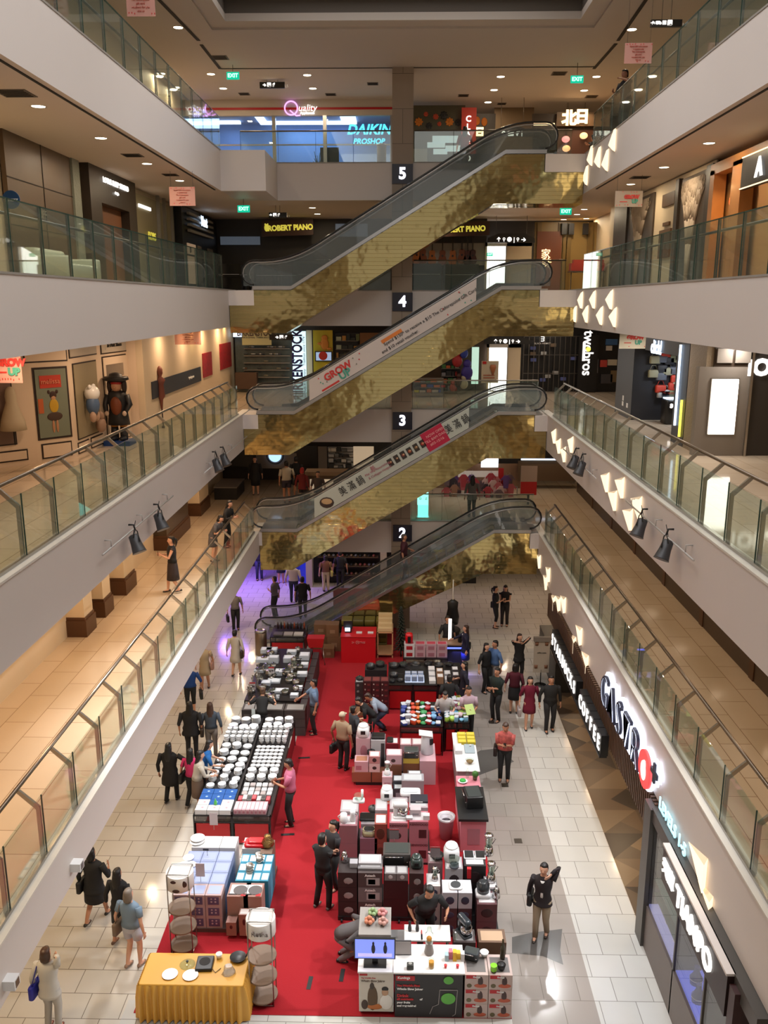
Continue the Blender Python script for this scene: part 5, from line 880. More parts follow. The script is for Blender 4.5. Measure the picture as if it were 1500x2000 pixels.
t = thing('doorway_frame', 'deep red framed doorway after the jewellery sign', 'door frame', (4.9, 10.4, 0)); MB().box((4.7, 10.35, 0), (4.95, 10.55, 2.9)).build('post', mat('maroon', S(56, 24, 24), .4), t, world=True)
lamp('coffee_lamp', (6.4, 17.5, 2.9), .3, 35, (1, .72, .42)); lamp('coffee_lamp', (6.2, 21.5, 2.9), .3, 12, (1, .72, .42))
# escalator banners
def banner(k, name, label, x0, x1, panels):
    z0, z1 = LZ[k], LZ[k+1]; m = (z1-z0)/(3.35+3.75); a = math.atan(m); t = thing('escalator_banner', label, 'banner', (0, YN-.02, z0)); L_ = lambda x: z0+.16+(z1-z0)*(x+3.75)/7.1
    y = YN+.005-.02
    MB().prism([(x0, L_(x0)), (x1, L_(x1)), (x1, L_(x1)+.72), (x0, L_(x0)+.72)], 1, y-.01, y, ).build('sheet', panels, t, world=True)
    def at(x, h, yy=0): return (x-h*0, y-.016-yy, L_(x)+h)
    return t, a, at
BW = mat('banner_white', S(196, 186, 180), .5)
t, a, at = banner(3, 'b', 'long white GROW UP voucher banner on the escalator glass', -3.2, 2.5, BW); RT = (R(90), -a, 0)
text('GROW', .33, mat('pr'), t, at(-2.2, .44), rot=RT, bold=.012); text('UP', .36, mat('pg'), t, at(-1.95, .19), rot=RT, bold=.012); MB().box((-.35, -.004, -.03), (.35, .004, .03)).build('red_ribbon', MATS['pr'], t, loc=Vector(at(-2.45, .08))-wloc(t)).rotation_euler = (0, -a, 0)
MB().box((-.4, -.004, -.06), (.4, .004, .06)).build('orange_tag', K(S(210, 120, 50)), t, loc=Vector(at(-.35, .52))-wloc(t)).rotation_euler = (0, -a, 0)
text('Spend $150* to receive a $10 The Centrepoint Gift Card', .155, BT, t, at(.95, .38), rot=RT); text('and $10 retail voucher.', .155, BT, t, at(-.05, .16), rot=RT)
for i in range(22): p_ = at(rnd.choice([rnd.uniform(-3.1, -1.3), rnd.uniform(1.3, 2.4)]), rnd.uniform(.05, .65)); MB().prism([(-.03, -.02), (.03, -.02), (0, .04)], 1, -.003, .003).build('confetti', rnd.choice([MATS['pr'], MATS['pg'], K(S(120, 120, 110))]), t, loc=Vector(p_)-wloc(t))
t, a, at = banner(2, 'b', 'restaurant banner with food photographs and a crimson opening panel', -3.1, 2.35, mat('banner_pale', S(176, 182, 172), .5))
text('美 滿 鍋', .36, BT, t, at(-1.75, .36), rot=RT, sx=.8); text('美 滿 鍋', .36, BT, t, at(1.95, .36), rot=RT, sx=.75); text('Mei Wei Nourishing', .12, K(S(170, 110, 120)), t, at(-.85, .45), rot=RT); text('& Collagen Hotpot', .12, K(S(170, 110, 120)), t, at(-.75, .27), rot=RT); text('美', .2, K(S(170, 110, 120)), t, at(-1.0, .55), rot=RT)
MB().prism([(-.42, -.35), (.42, -.35), (.42, .35), (-.42, .35)], 1, -.004, .004).build('crimson_panel', K(S(176, 24, 60)), t, loc=Vector(at(1.18, .36))-wloc(t)).rotation_euler = (0, -a, 0)
for i, s_ in enumerate(('NOW OPEN', 'TILL 8AM DAILY', '#03-15/16')): text(s_, .13, K(S(230, 170, 170)), t, at(1.18+.04*i, .54-.18*i, .01), rot=RT)
FC = [S(90, 40, 30), S(60, 50, 44), S(120, 60, 50), S(150, 70, 40), S(110, 90, 60), S(160, 50, 40)]
for i in range(6):
    p_ = Vector(at(-.38+.225*i, .40))-wloc(t); o = MB().box((-.09, -.004, -.14), (.09, .004, .14)).build('food_photo', K((.03, .025, .02)), t, loc=p_); o.rotation_euler = (0, -a, 0); MB().ell((0, -.006, 0), (.07, .004, .06), 10, 5).build('printed_dish', K(FC[i]), o); MB().ell((0.02, -.008, 0.01), (.04, .004, .03), 8, 5).build('printed_food', K(S(190, 150, 110)), o)
p_ = Vector(at(-2.65, .3))-wloc(t); o = MB().ell((0, -.004, 0), (.26, .006, .2), 18, 6).build('printed_pot', K(S(60, 44, 36)), t, loc=p_); MB().ell((0, -.01, .04), (.2, .004, .11), 14, 5).build('printed_soup', K(S(180, 150, 110)), o)
# ================= PEOPLE =================
SKIN = {'l': mat('skin_light', S(214, 164, 136), .5), 'm': mat('skin_medium', S(190, 136, 106), .5), 'd': mat('skin_tan', S(150, 100, 74), .5)}
EYEM = mat('eye_dark', (.02, .015, .01), .3); LIPM = mat('lip', S(160, 84, 78), .5)
def ik(a, b, l1, l2, pole):
    d = b-a; L_ = d.length
    if L_ > (l1+l2)*.995: b = a+d*((l1+l2)*.995/L_); d = b-a; L_ = d.length
    x = (l1*l1-l2*l2+L_*L_)/(2*L_); h = math.sqrt(max(0, l1*l1-x*x)); n = d.normalized(); p = pole-n*pole.dot(n); p = p.normalized() if p.length > 1e-6 else Vector((0, 1, 0))
    return a+n*x+p*h, b
def person(label, px, py, z=0., h=1.62, face=0., skin='l', hair=('long', (.012, .01, .009)), top=('shirt', (.02, .02, .02), .35), bot=('trousers', (.02, .02, .025)), shoe=(.02, .02, .02), la=(-.30, .02, .84), ra=(.30, .02, .84), stride=.0, lean=0., head=(0, 0), bag=None, crouch=0., pos=None, width=1., extra=None, feet=None, plan=None):
    """local frame: faces -Y, x to the body's left when seen from the front is positive; plan = world xy"""
    k = h/1.65; P = Vector(pos) if pos else Zp(px, py, z)
    t = thing('person', label, 'person', P, R(face))
    hipz = .88-crouch; LE = R(lean)
    def T(p):   # torso bend about the hips
        p = Vector(p)
        if p.z > .88:
            q = p-Vector((0, 0, .88)); f = min(1, q.z/.25); M = Matrix.Rotation(LE*f, 3, 'X'); q = M@q; p = Vector((0, 0, .88))+q
        p.z -= crouch; return p*k
    def F(p): return Vector(p)*k
    w = width
    TOR = [(.80, .10, .085, .0), (.86, .155, .11, .0), (.93, .165, .115, .0), (1.02, .135, .098, 0), (1.10, .138, .10, 0), (1.20, .16, .115, -.005), (1.30, .168, .108, -.005), (1.36, .168, .09, .0), (1.40, .11, .07, .005), (1.44, .055, .055, .005), (1.50, .052, .055, -.005)]
    def ring(z_, a, b, y=0, n=16, s=1., add=0.): return [T((w*(a*s+add)*math.cos(2*math.pi*j/n), y+(b*s+add)*math.sin(2*math.pi*j/n), z_)) for j in range(n)]
    hip = [Vector((-.085*w, 0, hipz)), Vector((.085*w, 0, hipz))]
    if feet: ft = [Vector((*f, .08)) for f in feet]
    else: ft = [Vector((-.10, -stride/2, .08)), Vector((.10, stride/2, .08+abs(stride)*.12))]
    legs = []
    for i in (0, 1): kn, an = ik(hip[i], ft[i], .41, .402, Vector((0, -1, .05))); legs.append((hip[i], kn, an))
    sh = [T((-.185*w, .0, 1.345))/k, T((.185*w, .0, 1.345))/k]; arms = []
    for i, hd in enumerate((la, ra)):
        tgt = Vector(hd)
        el, wr = ik(sh[i], tgt, .28, .25, Vector((-.5 if i == 0 else .5, .75, -.35))); arms.append((sh[i], el, wr))
    mb = MB(); mb.rings([ring(a, b, c, d) for a, b, c, d in TOR])
    for hp, kn, an in legs:
        mb.tube([F(hp+Vector((0, 0, .03))), F(hp.lerp(kn, .35)), F(kn), F(kn.lerp(an, .3)), F(an.lerp(kn, .15)), F(an-Vector((0, 0, .03)))], [.088*k*w, .078*k, .055*k, .056*k, .038*k, .034*k], 10)
        mb.tube([F(an+Vector((0, .045, -.045))), F(an+Vector((0, -.03, -.035))), F(an+Vector((0, -.12, -.055)))], [.032*k, .04*k, .028*k], 8)
    for s_, el, wr in arms: mb.tube([F(s_+Vector((0, 0, .01))), F(s_.lerp(el, .4)), F(el), F(el.lerp(wr, .3)), F(wr)], [.05*k, .044*k, .034*k, .035*k, .023*k], 9)
    hp_, hy = R(head[0]), R(head[1]); nk = T((0, .0, 1.49)); HM = Matrix.Rotation(hy, 3, 'Z')@Matrix.Rotation(LE*.9+hp_, 3, 'X')
    def H(p): return nk+HM@(Vector(p)*k)
    hr = [(.028, .045, -.02, .0), (.05, .062, 0, .02), (.066, .078, .0, .05), (.073, .09, .002, .09), (.075, .096, .006, .125), (.07, .09, .01, .165), (.052, .068, .012, .195), (.02, .03, .012, .212)]
    mb.rings([[H((a*math.cos(2*math.pi*j/14), yy-.008+b*math.sin(2*math.pi*j/14), zz-.03)) for j in range(14)] for a, b, yy, zz in hr])
    mb.ell(H((0, -.1, .07)), (.013*k, .02*k, .024*k), 6, 5)
    for s_ in (-1, 1): mb.ell(H((.076*s_, .0, .075)), (.01*k, .018*k, .03*k), 6, 5)
    me = bpy.data.meshes.new('b'); me.from_pydata(mb.v, [], mb.f); o = bpy.data.objects.new('b', me); C.objects.link(o)
    md = o.modifiers.new('r', 'REMESH'); md.mode = 'VOXEL'; md.voxel_size = .0135*k; md.use_smooth_shade = True
    sm = o.modifiers.new('s', 'SMOOTH'); sm.factor = .5; sm.iterations = 2
    dg = bpy.context.evaluated_depsgraph_get(); bm = bmesh.new(); bm.from_mesh(o.evaluated_get(dg).to_mesh()); bpy.data.objects.remove(o)
    body = bpy.data.meshes.new('body')
    ex = MB()
    for i, (s_, el, wr) in enumerate(arms):   # hands: palm, four fingers, thumb
        d = (wr-el).normalized(); sgn = -1 if i == 0 else 1; sx_ = Vector((sgn, 0, 0)); side = (sx_-d*sx_.dot(d)); side = side.normalized() if side.length > .2 else Vector((0, 0, 1)); nrm = d.cross(side)
        q = lambda a, b, c: F(wr+d*a+nrm*b+side*c)
        ex.rings([[q(u, wv*math.cos(t_*math.pi/4), .014*math.sin(t_*math.pi/4)) for t_ in range(8)] for u, wv in ((-.02, .022), (.02, .034), (.06, .038), (.09, .036))])
        for j, ln in enumerate((.06, .072, .068, .052)):
            o_ = (-.028+.0187*j); ex.tube([q(.08, o_, 0), q(.085+ln*.5, o_*1.08, -.008), q(.085+ln*.85, o_*1.05, -.026)], [.0095*k, .009*k, .007*k], 6)
        ex.tube([q(.01, -.03, 0), q(.045, -.055, -.01), q(.075, -.058, -.022)], [.012*k, .011*k, .008*k], 6)
    n0 = len(ex.f)
    for s_ in (-1, 1): ex.ell(H((.03*s_, -.083, .095)), (.012*k, .008*k, .007*k), 6, 4, 1)
    ex.ell(H((0, -.082, .03)), (.02*k, .008*k, .006*k), 8, 4, 2)
    bm.to_mesh(body); bm.free(); nv = len(body.vertices)
    vs = [v.co[:] for v in body.vertices]+ex.v; fs = [tuple(p.vertices) for p in body.polygons]; nb = len(fs); fs += [tuple(i+nv for i in f) for f in ex.f]
    b2 = bpy.data.meshes.new('body'); b2.from_pydata(vs, [], fs); b2.polygons.foreach_set('use_smooth', [True]*len(fs)); b2.polygons.foreach_set('material_index', [0]*nb+ex.m)
    for m_ in (SKIN[skin], EYEM, LIPM): b2.materials.append(m_)
    link(bpy.data.objects.new('body', b2), t)
    # --- clothes ---
    kind, col, sl = (list(top)+[.35])[:3]; m1 = K(col, .8) if not isinstance(col, str) else MATS[col]
    hem = {'shirt': .90, 'dress': .54, 'tunic': .74, 'longdress': .42, 'jacket': .80, 'crop': .98}[kind]; ez = .022 if kind in ('jacket', 'tunic', 'shirt') else .014
    c = MB(); rs = []
    if hem < .86:
        fl = .03 if kind in ('jacket', 'tunic') else .02
        for zz in (hem, (hem+.84)/2): 
            hgt = (.9-zz); base_r = ring(.86, .178, .13, 0, 16, 1.0, ez); ce = (ft[0]+ft[1])/2; f_ = min(1, hgt*1.0)*.5
            rs.append([Vector((p.x*(1+fl*hgt*8), p.y*(1+fl*hgt*10+abs(stride)*hgt*1.6)+ce.y*k*f_*.3, (zz-crouch)*k)) for p in base_r])
    rs += [ring(a, b, cc, d, 16, 1.0, ez) for a, b, cc, d in TOR if max(hem, .84) <= a <= 1.37]
    rs.append(ring(1.405, .115, .075, .003, 16, 1, .012)); rs.append(ring(1.43, .062, .06, .005, 16, 1, .012)); c.rings(rs)
    for s_, el, wr in arms:
        if sl <= 0: continue
        e2 = [s_+Vector((0, 0, .012))]; rr = [.066*k]
        if sl < .5: e2 += [s_.lerp(el, sl), s_.lerp(el, sl*2)]; rr += [.062*k, .058*k]
        else:
            u = (sl-.5)*2; e2 += [s_.lerp(el, .5), el, el.lerp(wr, u*.5), el.lerp(wr, u*.97)]; rr += [.058*k, .048*k, .046*k, .036*k]
        c.tube([F(p) for p in e2], rr, 10)
    nm = {'shirt': 'shirt', 'crop': 'shirt', 'dress': 'dress', 'longdress': 'dress', 'tunic': 'blouse', 'jacket': 'jacket'}[kind]
    c.build(nm, m1, t)
    if kind == 'jacket': MB().rings([ring(a, .05, .04, -.085, 10) for a in (.95, 1.1, 1.3, 1.37)]).build('blouse', WHT, t)
    bk = bot[0] if bot else None
    if bk:
        m2 = K(bot[1], .8); c = MB()
        if bk in ('trousers', 'shorts', 'capri'):
            c.rings([ring(a, b, cc, d, 16, 1, .013) for a, b, cc, d in TOR if a < 1.0]+[ring(.99, .14, .1, 0, 16, 1, .013)])
            for hp, kn, an in legs:
                if bk == 'shorts': pp = [hp+Vector((0, 0, .02)), hp.lerp(kn, .35), hp.lerp(kn, .62)]; rr = [.1, .096, .094]
                elif bk == 'capri': pp = [hp+Vector((0, 0, .02)), hp.lerp(kn, .5), kn, kn.lerp(an, .45)]; rr = [.1, .09, .068, .06]
                else: pp = [hp+Vector((0, 0, .02)), hp.lerp(kn, .5), kn, kn.lerp(an, .5), an-Vector((0, 0, .02))]; rr = [.1, .09, .069, .062, .056]
                c.tube([F(p) for p in pp], [r_*k for r_ in rr], 10)
            c.build('trousers' if bk != 'shorts' else 'shorts', m2, t)
        else:
            hm = bot[2] if len(bot) > 2 else .48; rs = []
            for zz in (hm, (hm+.8)/2, .82): g_ = .9-zz; rs.append([Vector((p.x*(1+g_*.1), p.y*(1+g_*(.25+abs(stride)*1.3)), (zz-crouch)*k)) for p in ring(.86, .178, .13, 0, 16, 1, .012)])
            rs += [ring(.93, .165, .115, 0, 16, 1, .012), ring(1.02, .135, .098, 0, 16, 1, .012)]; c.rings(rs).build('skirt', m2, t)
    for (hp, kn, an) in legs:
        MB().rings([[F(an+Vector((a*math.cos(j*math.pi/5), y_+.0, zz+b*math.sin(j*math.pi/5)))) for j in range(10)] for y_, a, b, zz in ((.07, .025, .022, -.04), (.05, .036, .034, -.035), (.0, .038, .032, -.04), (-.08, .044, .024, -.052), (-.135, .036, .018, -.058), (-.16, .018, .012, -.062))]).build('shoe', K(shoe, .4), t)
    # --- hair ---
    st_, hc = hair; hm_ = K(hc, .45); c = MB()
    if st_ != 'cap':
        c.rings([[H((a*math.cos(2*math.pi*j/16), yy+b*math.sin(2*math.pi*j/16)-(.0 if j < 9 else -cut), zz)) for j in range(16)] for a, b, yy, zz, cut in ((.062, .05, .05, .0, .035), (.08, .07, .03, .04, .055), (.085, .09, .02, .09, .07), (.086, .1, .012, .125, .055), (.08, .1, .008, .16, .018), (.06, .078, .008, .19, 0), (.025, .035, .008, .202, 0))])
    if st_ == 'long': c.rings([[H((a*math.cos(2*math.pi*j/12), yy+b*math.sin(2*math.pi*j/12), zz)) for j in range(12)] for a, b, yy, zz in ((.06, .02, .10, -.32), (.092, .035, .09, -.2), (.1, .055, .06, -.05), (.094, .075, .03, .06), (.082, .06, .03, .13))])
    elif st_ == 'bob': c.rings([[H((a*math.cos(2*math.pi*j/12), yy+b*math.sin(2*math.pi*j/12), zz)) for j in range(12)] for a, b, yy, zz in ((.08, .055, .05, -.035), (.096, .075, .035, .02), (.092, .07, .03, .09), (.08, .06, .03, .14))])
    elif st_ == 'pony': c.tube([H((0, .07, .13)), H((0, .14, .1)), H((0, .15, .0)), H((0, .12, -.12))], [.03*k, .035*k, .03*k, .012*k], 8)
    elif st_ == 'bun': c.ell(H((0, .1, .12)), (.045*k, .045*k, .045*k), 10, 6)
    elif st_ == 'cap':
        c.rings([[H((a*math.cos(2*math.pi*j/16), yy+b*math.sin(2*math.pi*j/16), zz)) for j in range(16)] for a, b, yy, zz in ((.084, .104, .008, .105), (.086, .105, .008, .13), (.078, .095, .008, .165), (.05, .06, .008, .195), (.01, .012, .008, .205))]).prism([], 2, 0, 0) if 0 else c.rings([[H((a*math.cos(2*math.pi*j/16), yy+b*math.sin(2*math.pi*j/16), zz)) for j in range(16)] for a, b, yy, zz in ((.084, .104, .008, .105), (.086, .105, .008, .13), (.078, .095, .008, .165), (.05, .06, .008, .195), (.01, .012, .008, .205))])
        c.ell(H((0, -.12, .112)), (.06*k, .06*k, .01*k), 12, 4)
    c.build('hair' if st_ != 'cap' else 'cap', hm_, t)
    # --- bag ---
    if bag:
        kd, bc, side, bl = bag; sg = -1 if side == 'l' else 1; hd = arms[0 if side == 'l' else 1][2]
        RZ = Matrix.Rotation(R(face), 4, 'Z')
        if kd == 'hand': c0 = Vector((hd.x+sg*.0, hd.y, hd.z-.28)); st0 = [hd+Vector((0, -.1, -.17)), hd+Vector((0, -.05, -.06)), hd+Vector((0, .05, -.06)), hd+Vector((0, .1, -.17))]
        else: c0 = Vector((sg*.25, .04, .86)); s0 = sh[0 if side == 'l' else 1]; st0 = [c0+Vector((0, -.1, .1)), s0*.96+Vector((-sg*.02, -.06, .05)), s0*.96+Vector((-sg*.02, .06, .05)), c0+Vector((0, .1, .1))]
        b_ = thing(['handbag', 'shopping_bag'][kd == 'hand' and 'shopping' in bl], bl, 'bag', P+RZ@(c0*k), R(face)); rbox(MB(), (-.05, -.16, -.13), (.05, .16, .12), .04).build('bag_body', K(bc), b_)
        MB().tube([F(p)-c0*k for p in st0], .009, 6).build('strap', K(bc), b_)
    if extra == 'phone':
        hd = arms[1][2]; el = arms[1][1]; d = (hd-el).normalized(); RZ = Matrix.Rotation(R(face), 4, 'Z'); b_ = thing('phone', 'phone held by the ' + ' '.join(label.split()[:9]), 'phone', P+RZ@((hd+d*.1)*k), R(face)); MB().box((-.036, -.004, -.07), (.036, .004, .07)).build('phone_body', BLK, b_)
    return t
BK = (.012, .012, .013); DN = S(40, 46, 66); HB = (.012, .010, .009); HBR = S(70, 48, 36)
MOB = lambda s_: (s_*.06, -.22, 1.12)
# walkers, left side of the sale, from the camera outwards
person('woman in white tunic phoning, long blue bag strap, at the bottom tiles', 105, 2010, 0, 1.62, 172, top=('tunic', S(196, 192, 184), .8), bot=('trousers', S(180, 176, 170)), hair=('bob', HBR), la=(-.13, -.09, 1.47), bag=('shoulder', S(24, 30, 150), 'r', 'bright blue bag with red strap on the woman in white'), shoe=S(120, 60, 50))
person('woman in pale blue top and white shorts with grey hair', 262, 1888, 0, 1.66, 160, 'l', ('bob', S(120, 108, 96)), ('shirt', S(120, 140, 158), .3), ('shorts', S(190, 190, 200)), S(150, 120, 100), stride=.12, bag=('shoulder', S(120, 100, 80), 'r', 'tan shoulder bag of the grey-haired woman in pale blue'), width=1.1)
person('woman all in black with long hair behind the pale blue top woman', 240, 1838, 0, 1.6, 165, 'm', ('long', HB), ('jacket', BK, .9), ('skirt', BK, .5), S(110, 80, 60), stride=.3, bag=('hand', BK, 'l', 'black bag hanging behind the long-haired woman in black'))
person('woman in loose black top and short black skirt holding a card', 190, 1800, 0, 1.66, 168, 'm', ('bob', HB), ('tunic', BK, .8), ('skirt', BK, .52), S(30, 22, 16), stride=.45, la=(-.2, -.25, 1.15), bag=('shoulder', BK, 'r', 'black bag of the woman in short black skirt'), width=1.12)
person('woman in flowing black robe and headscarf pointing aside', 336, 1566, 0, 1.6, 172, 'm', ('long', BK), ('dress', BK, .95), ('trousers', BK), BK, stride=.25, la=(-.42, -.32, 1.2), width=1.2)
person('woman in hot pink shirt and dark trousers', 378, 1575, 0, 1.56, 165, 'm', ('long', HB), ('shirt', S(206, 50, 108), .35), ('trousers', BK), S(130, 120, 110), stride=.3, bag=('shoulder', BK, 'r', 'black handbag of the woman in hot pink'))
person('broad woman in long black shirt, long hair, walking ahead of the hot pink shirt', 376, 1482, 0, 1.68, 185, 'm', ('long', HB), ('tunic', BK, .6), ('trousers', BK), BK, width=1.2, stride=.1)
person('woman in grey-blue denim jacket with brown bag', 415, 1478, 0, 1.6, 190, 'l', ('long', HBR), ('shirt', S(66, 76, 88), .8), ('trousers', S(120, 112, 104)), S(60, 50, 44), bag=('shoulder', S(50, 38, 30), 'r', 'dark brown bag of the denim jacket woman'))
person('woman in bright blue top leaning over the plate table', 433, 1512, 0, 1.58, 105, 'l', ('long', HB), ('shirt', S(30, 100, 170), .5), ('trousers', S(60, 56, 60)), BK, lean=18, ra=(.2, -.45, .98), la=(-.2, -.45, .98), pos=(-5.0, 19.85, 0))
person('woman in cream cardigan looking at the bowls', 412, 1545, 0, 1.6, 110, 'l', ('long', HB), ('shirt', S(190, 182, 168), .8), ('skirt', S(110, 90, 76), .45), S(90, 70, 60), ra=(.15, -.4, 1.0), la=(-.15, -.4, 1.0), pos=(-5.0, 19.25, 0), lean=10, bag=('hand', S(90, 60, 50), 'r', 'striped brown bag of the cream cardigan woman'))
person('woman in royal blue top and black cropped trousers carrying a black tote', 374, 1393, 0, 1.6, 200, 'm', ('bun', HB), ('shirt', S(24, 62, 128), .6), ('capri', BK), S(180, 170, 160), bag=('hand', BK, 'l', 'black tote bag beside the royal blue top'), width=1.12, la=(-.33, .0, .9))
person('woman in cream knee dress walking towards the camera', 402, 1345, 0, 1.58, 5, 'm', ('pony', HB), ('dress', S(176, 158, 132), .3), None, S(40, 30, 24), stride=.2, bag=('shoulder', S(170, 130, 120), 'r', 'pinkish shoulder bag of the cream dress woman'))
person('woman in white dress with crossbody bag walking away', 462, 1320, 0, 1.62, 175, 'l', ('bun', HB), ('dress', S(206, 196, 184), .8), None, BK, stride=.25, bag=('shoulder', S(60, 40, 30), 'l', 'small brown crossbody bag of the white dress woman'))
person('woman in grey blouse and black trousers with black handbag by the violet floor', 461, 1232, 0, 1.62, 20, 'm', ('bun', HB), ('shirt', S(128, 122, 122), .6), ('trousers', BK), BK, bag=('hand', BK, 'l', 'black handbag of the grey blouse woman'), stride=.2)
person('man in grey shirt standing behind the lowest handrail', 538, 1205, 0, 1.68, 250, 'm', ('short', HB), ('shirt', S(100, 94, 98), .5), ('trousers', BK), BK, ra=MOB(1))
person('man in white shirt seen from behind on the violet floor', 574, 1176, 0, 1.72, 180, 'm', ('short', HB), ('shirt', S(200, 192, 184), .6), ('trousers', DN), BK, width=1.15)
person('man in black T-shirt with backpack behind the lowest escalator', 592, 1208, 0, 1.72, 190, 'm', ('short', HB), ('shirt', BK, .4), ('trousers', BK), S(50, 40, 60), width=1.1, stride=.2)
person('person in dark jeans half hidden by the gold cladding', 507, 1133, 0, 1.7, 10, 'm', ('short', HB), ('shirt', BK, .5), ('trousers', DN), BK)
person('woman in short dark skirt half hidden by the gold cladding', 549, 1138, 0, 1.62, 10, 'm', ('long', HB), ('shirt', S(60, 56, 54), .5), ('skirt', BK, .5), S(120, 90, 70))
person('woman with yellow backpack looking at the shoe shelves', 637, 1155, 0, 1.62, 190, 'l', ('bob', HB), ('shirt', S(120, 80, 60), .4), ('trousers', S(190, 176, 140)), BK, bag=('shoulder', S(180, 176, 90), 'l', 'pale yellow backpack in front of the shoe shelves'))
person('man in black T-shirt looking at the shoe shelves', 665, 1150, 0, 1.72, 180, 'm', ('short', HB), ('shirt', BK, .4), ('trousers', BK), BK)
# around the table of steel cookware
person('woman in black blouse stooping over the cookware, seen from above behind', 512, 1418, 0, 1.6, 180, 'l', ('bun', S(90, 66, 50)), ('shirt', BK, .4), ('trousers', BK), BK, lean=28, ra=(.33, -.35, 1.22), la=(-.33, -.35, 1.22), bag=('shoulder', BK, 'r', 'small black crossbody bag of the stooping woman'), pos=(-3.95, 22.75, 0))
person('man in pale blue shirt reaching to the cookware from the carpet side', 576, 1408, 0, 1.68, 278, 'm', ('short', HB), ('shirt', S(100, 122, 150), .45), ('trousers', BK), BK, la=(-.1, -.48, 1.05), ra=(.28, .0, .84), pos=(-2.5, 23.3, 0))
person('man in pink polo shirt at the bowl table looking at his phone', 557, 1597, 0, 1.72, 272, 'm', ('short', HB), ('shirt', S(196, 110, 140), .4), ('trousers', BK), S(60, 40, 30), la=(-.08, -.32, 1.12), ra=(.08, -.32, 1.12), head=(20, 0), extra='phone', pos=(-2.62, 18.7, 0))
# carpet and appliance stacks
person('staff man in black polo standing with crossed arms on the red carpet', 632, 1772, 0, 1.7, 150, 'l', ('short', HB), ('shirt', BK, .4), ('trousers', BK), S(90, 90, 86), la=(.08, -.24, 1.1), ra=(-.06, -.24, 1.14), feet=((-.13, 0), (.14, .06)))
person('woman in striped black top behind the staff man', 652, 1735, 0, 1.6, 310, 'l', ('pony', HB), ('shirt', S(44, 44, 48), .35), ('trousers', BK), S(110, 70, 60), la=(-.04, -.3, 1.2), ra=(.06, -.26, 1.05))
person('elderly man in cap, beige T-shirt and black trousers holding a bag', 670, 1503, 0, 1.66, 150, 'd', ('cap', S(190, 176, 150)), ('shirt', S(160, 138, 112), .4), ('trousers', BK), BK, la=(-.3, .0, .84), ra=(.3, -.0, .86), bag=('hand', BK, 'r', 'dark carrier bag of the man in cap'), width=1.1)
person('customer in patterned dark shirt beside the man in cap', 692, 1485, 0, 1.6, 125, 'd', ('short', HB), ('shirt', S(50, 54, 60), .5), ('trousers', BK), BK, ra=(.15, -.42, 1.0))
person('woman in black bent over a red trolley', 728, 1452, 0, 1.58, 285, 'l', ('short', HB), ('shirt', BK, .5), ('trousers', BK), BK, lean=38, ra=(.12, -.5, .9), la=(-.12, -.5, .9))
person('person in light grey-blue shirt crouching beside the dark red cartons', 750, 1425, 0, 1.6, 280, 'm', ('short', S(60, 40, 32)), ('shirt', S(150, 162, 180), .6), ('trousers', DN), BK, lean=45, crouch=.25, ra=(.12, -.45, .8), la=(-.12, -.45, .8))
person('staff man in black shirt with blue collar leaning at the juicer counter', 822, 1835, 0, 1.7, 15, 'm', ('short', HB), ('shirt', BK, .42), ('trousers', BK), BK, lean=24, la=(-.28, -.22, .95), ra=(.26, -.48, 1.12), width=1.1, pos=(.5, 14.5, 0))
person('person in grey trousers crouching behind the grey crate with head hidden', 690, 1880, 0, 1.65, 85, 'm', ('short', HB), ('shirt', S(90, 86, 88), .5), ('trousers', S(110, 106, 110)), BK, lean=60, crouch=.36, ra=(.15, -.3, .6), la=(-.15, -.3, .6), pos=(-1.12, 14.3, 0))
# plastic ware tables
person('woman in white T-shirt with lanyard behind the plastic ware', 858, 1400, 0, 1.58, 0, 'l', ('long', HB), ('shirt', S(190, 184, 184), .35), ('trousers', BK), BK, la=(-.2, -.3, 1.0), ra=(.2, -.3, 1.0), head=(18, 0), pos=(1.28, 23.0, 0), lean=12)
person('man in pale pink shirt holding a green folder', 897, 1402, 0, 1.66, 5, 'm', ('short', HB), ('shirt', S(196, 170, 184), .4), ('trousers', BK), BK, la=(-.08, -.3, 1.1), ra=(.12, -.3, 1.05), pos=(1.95, 23.0, 0), lean=6)
person('person in black seen from behind at the cookware display', 864, 1370, 0, 1.64, 180, 'm', ('short', HB), ('shirt', BK, .5), ('trousers', BK), BK, pos=(1.45, 23.8, 0))
person('woman in navy dress with black shoulder bag by the plastic ware', 905, 1390, 0, 1.62, 275, 'l', ('long', HB), ('dress', S(26, 26, 44), .6), None, BK, la=(-.04, -.3, 1.1), bag=('shoulder', BK, 'l', 'black shoulder bag of the navy dress woman'))
person('woman in navy jacket reaching to the coffee machine stand', 908, 1310, 0, 1.62, 268, 'l', ('long', S(60, 38, 28)), ('jacket', S(26, 26, 52), .9), ('skirt', S(24, 34, 90), .45), BK, la=(-.04, -.52, 1.12), bag=('shoulder', BK, 'l', 'dark bag of the woman reaching to the machine'))
person('person behind the glowing white panel of the coffee stand', 873, 1292, 0, 1.66, 20, 'm', ('short', HB), ('shirt', BK, .6), ('trousers', BK), BK)
person('man in light blue shirt hugging his companion near the counters', 964, 1350, 0, 1.72, 300, 'm', ('short', HB), ('shirt', S(80, 112, 160), .6), ('trousers', S(110, 104, 100)), BK, la=(-.1, -.3, 1.2), width=1.1)
person('woman in black beside the man in light blue shirt', 948, 1352, 0, 1.66, 40, 'l', ('long', HB), ('shirt', BK, .6), ('trousers', BK), BK)
person('woman in dark green top and black trousers with arms folded', 968, 1408, 0, 1.68, 320, 'm', ('bun', HB), ('shirt', S(28, 42, 38), .6), ('trousers', BK), S(60, 44, 36), la=(.02, -.22, 1.08), ra=(-.02, -.24, 1.12), width=1.1)
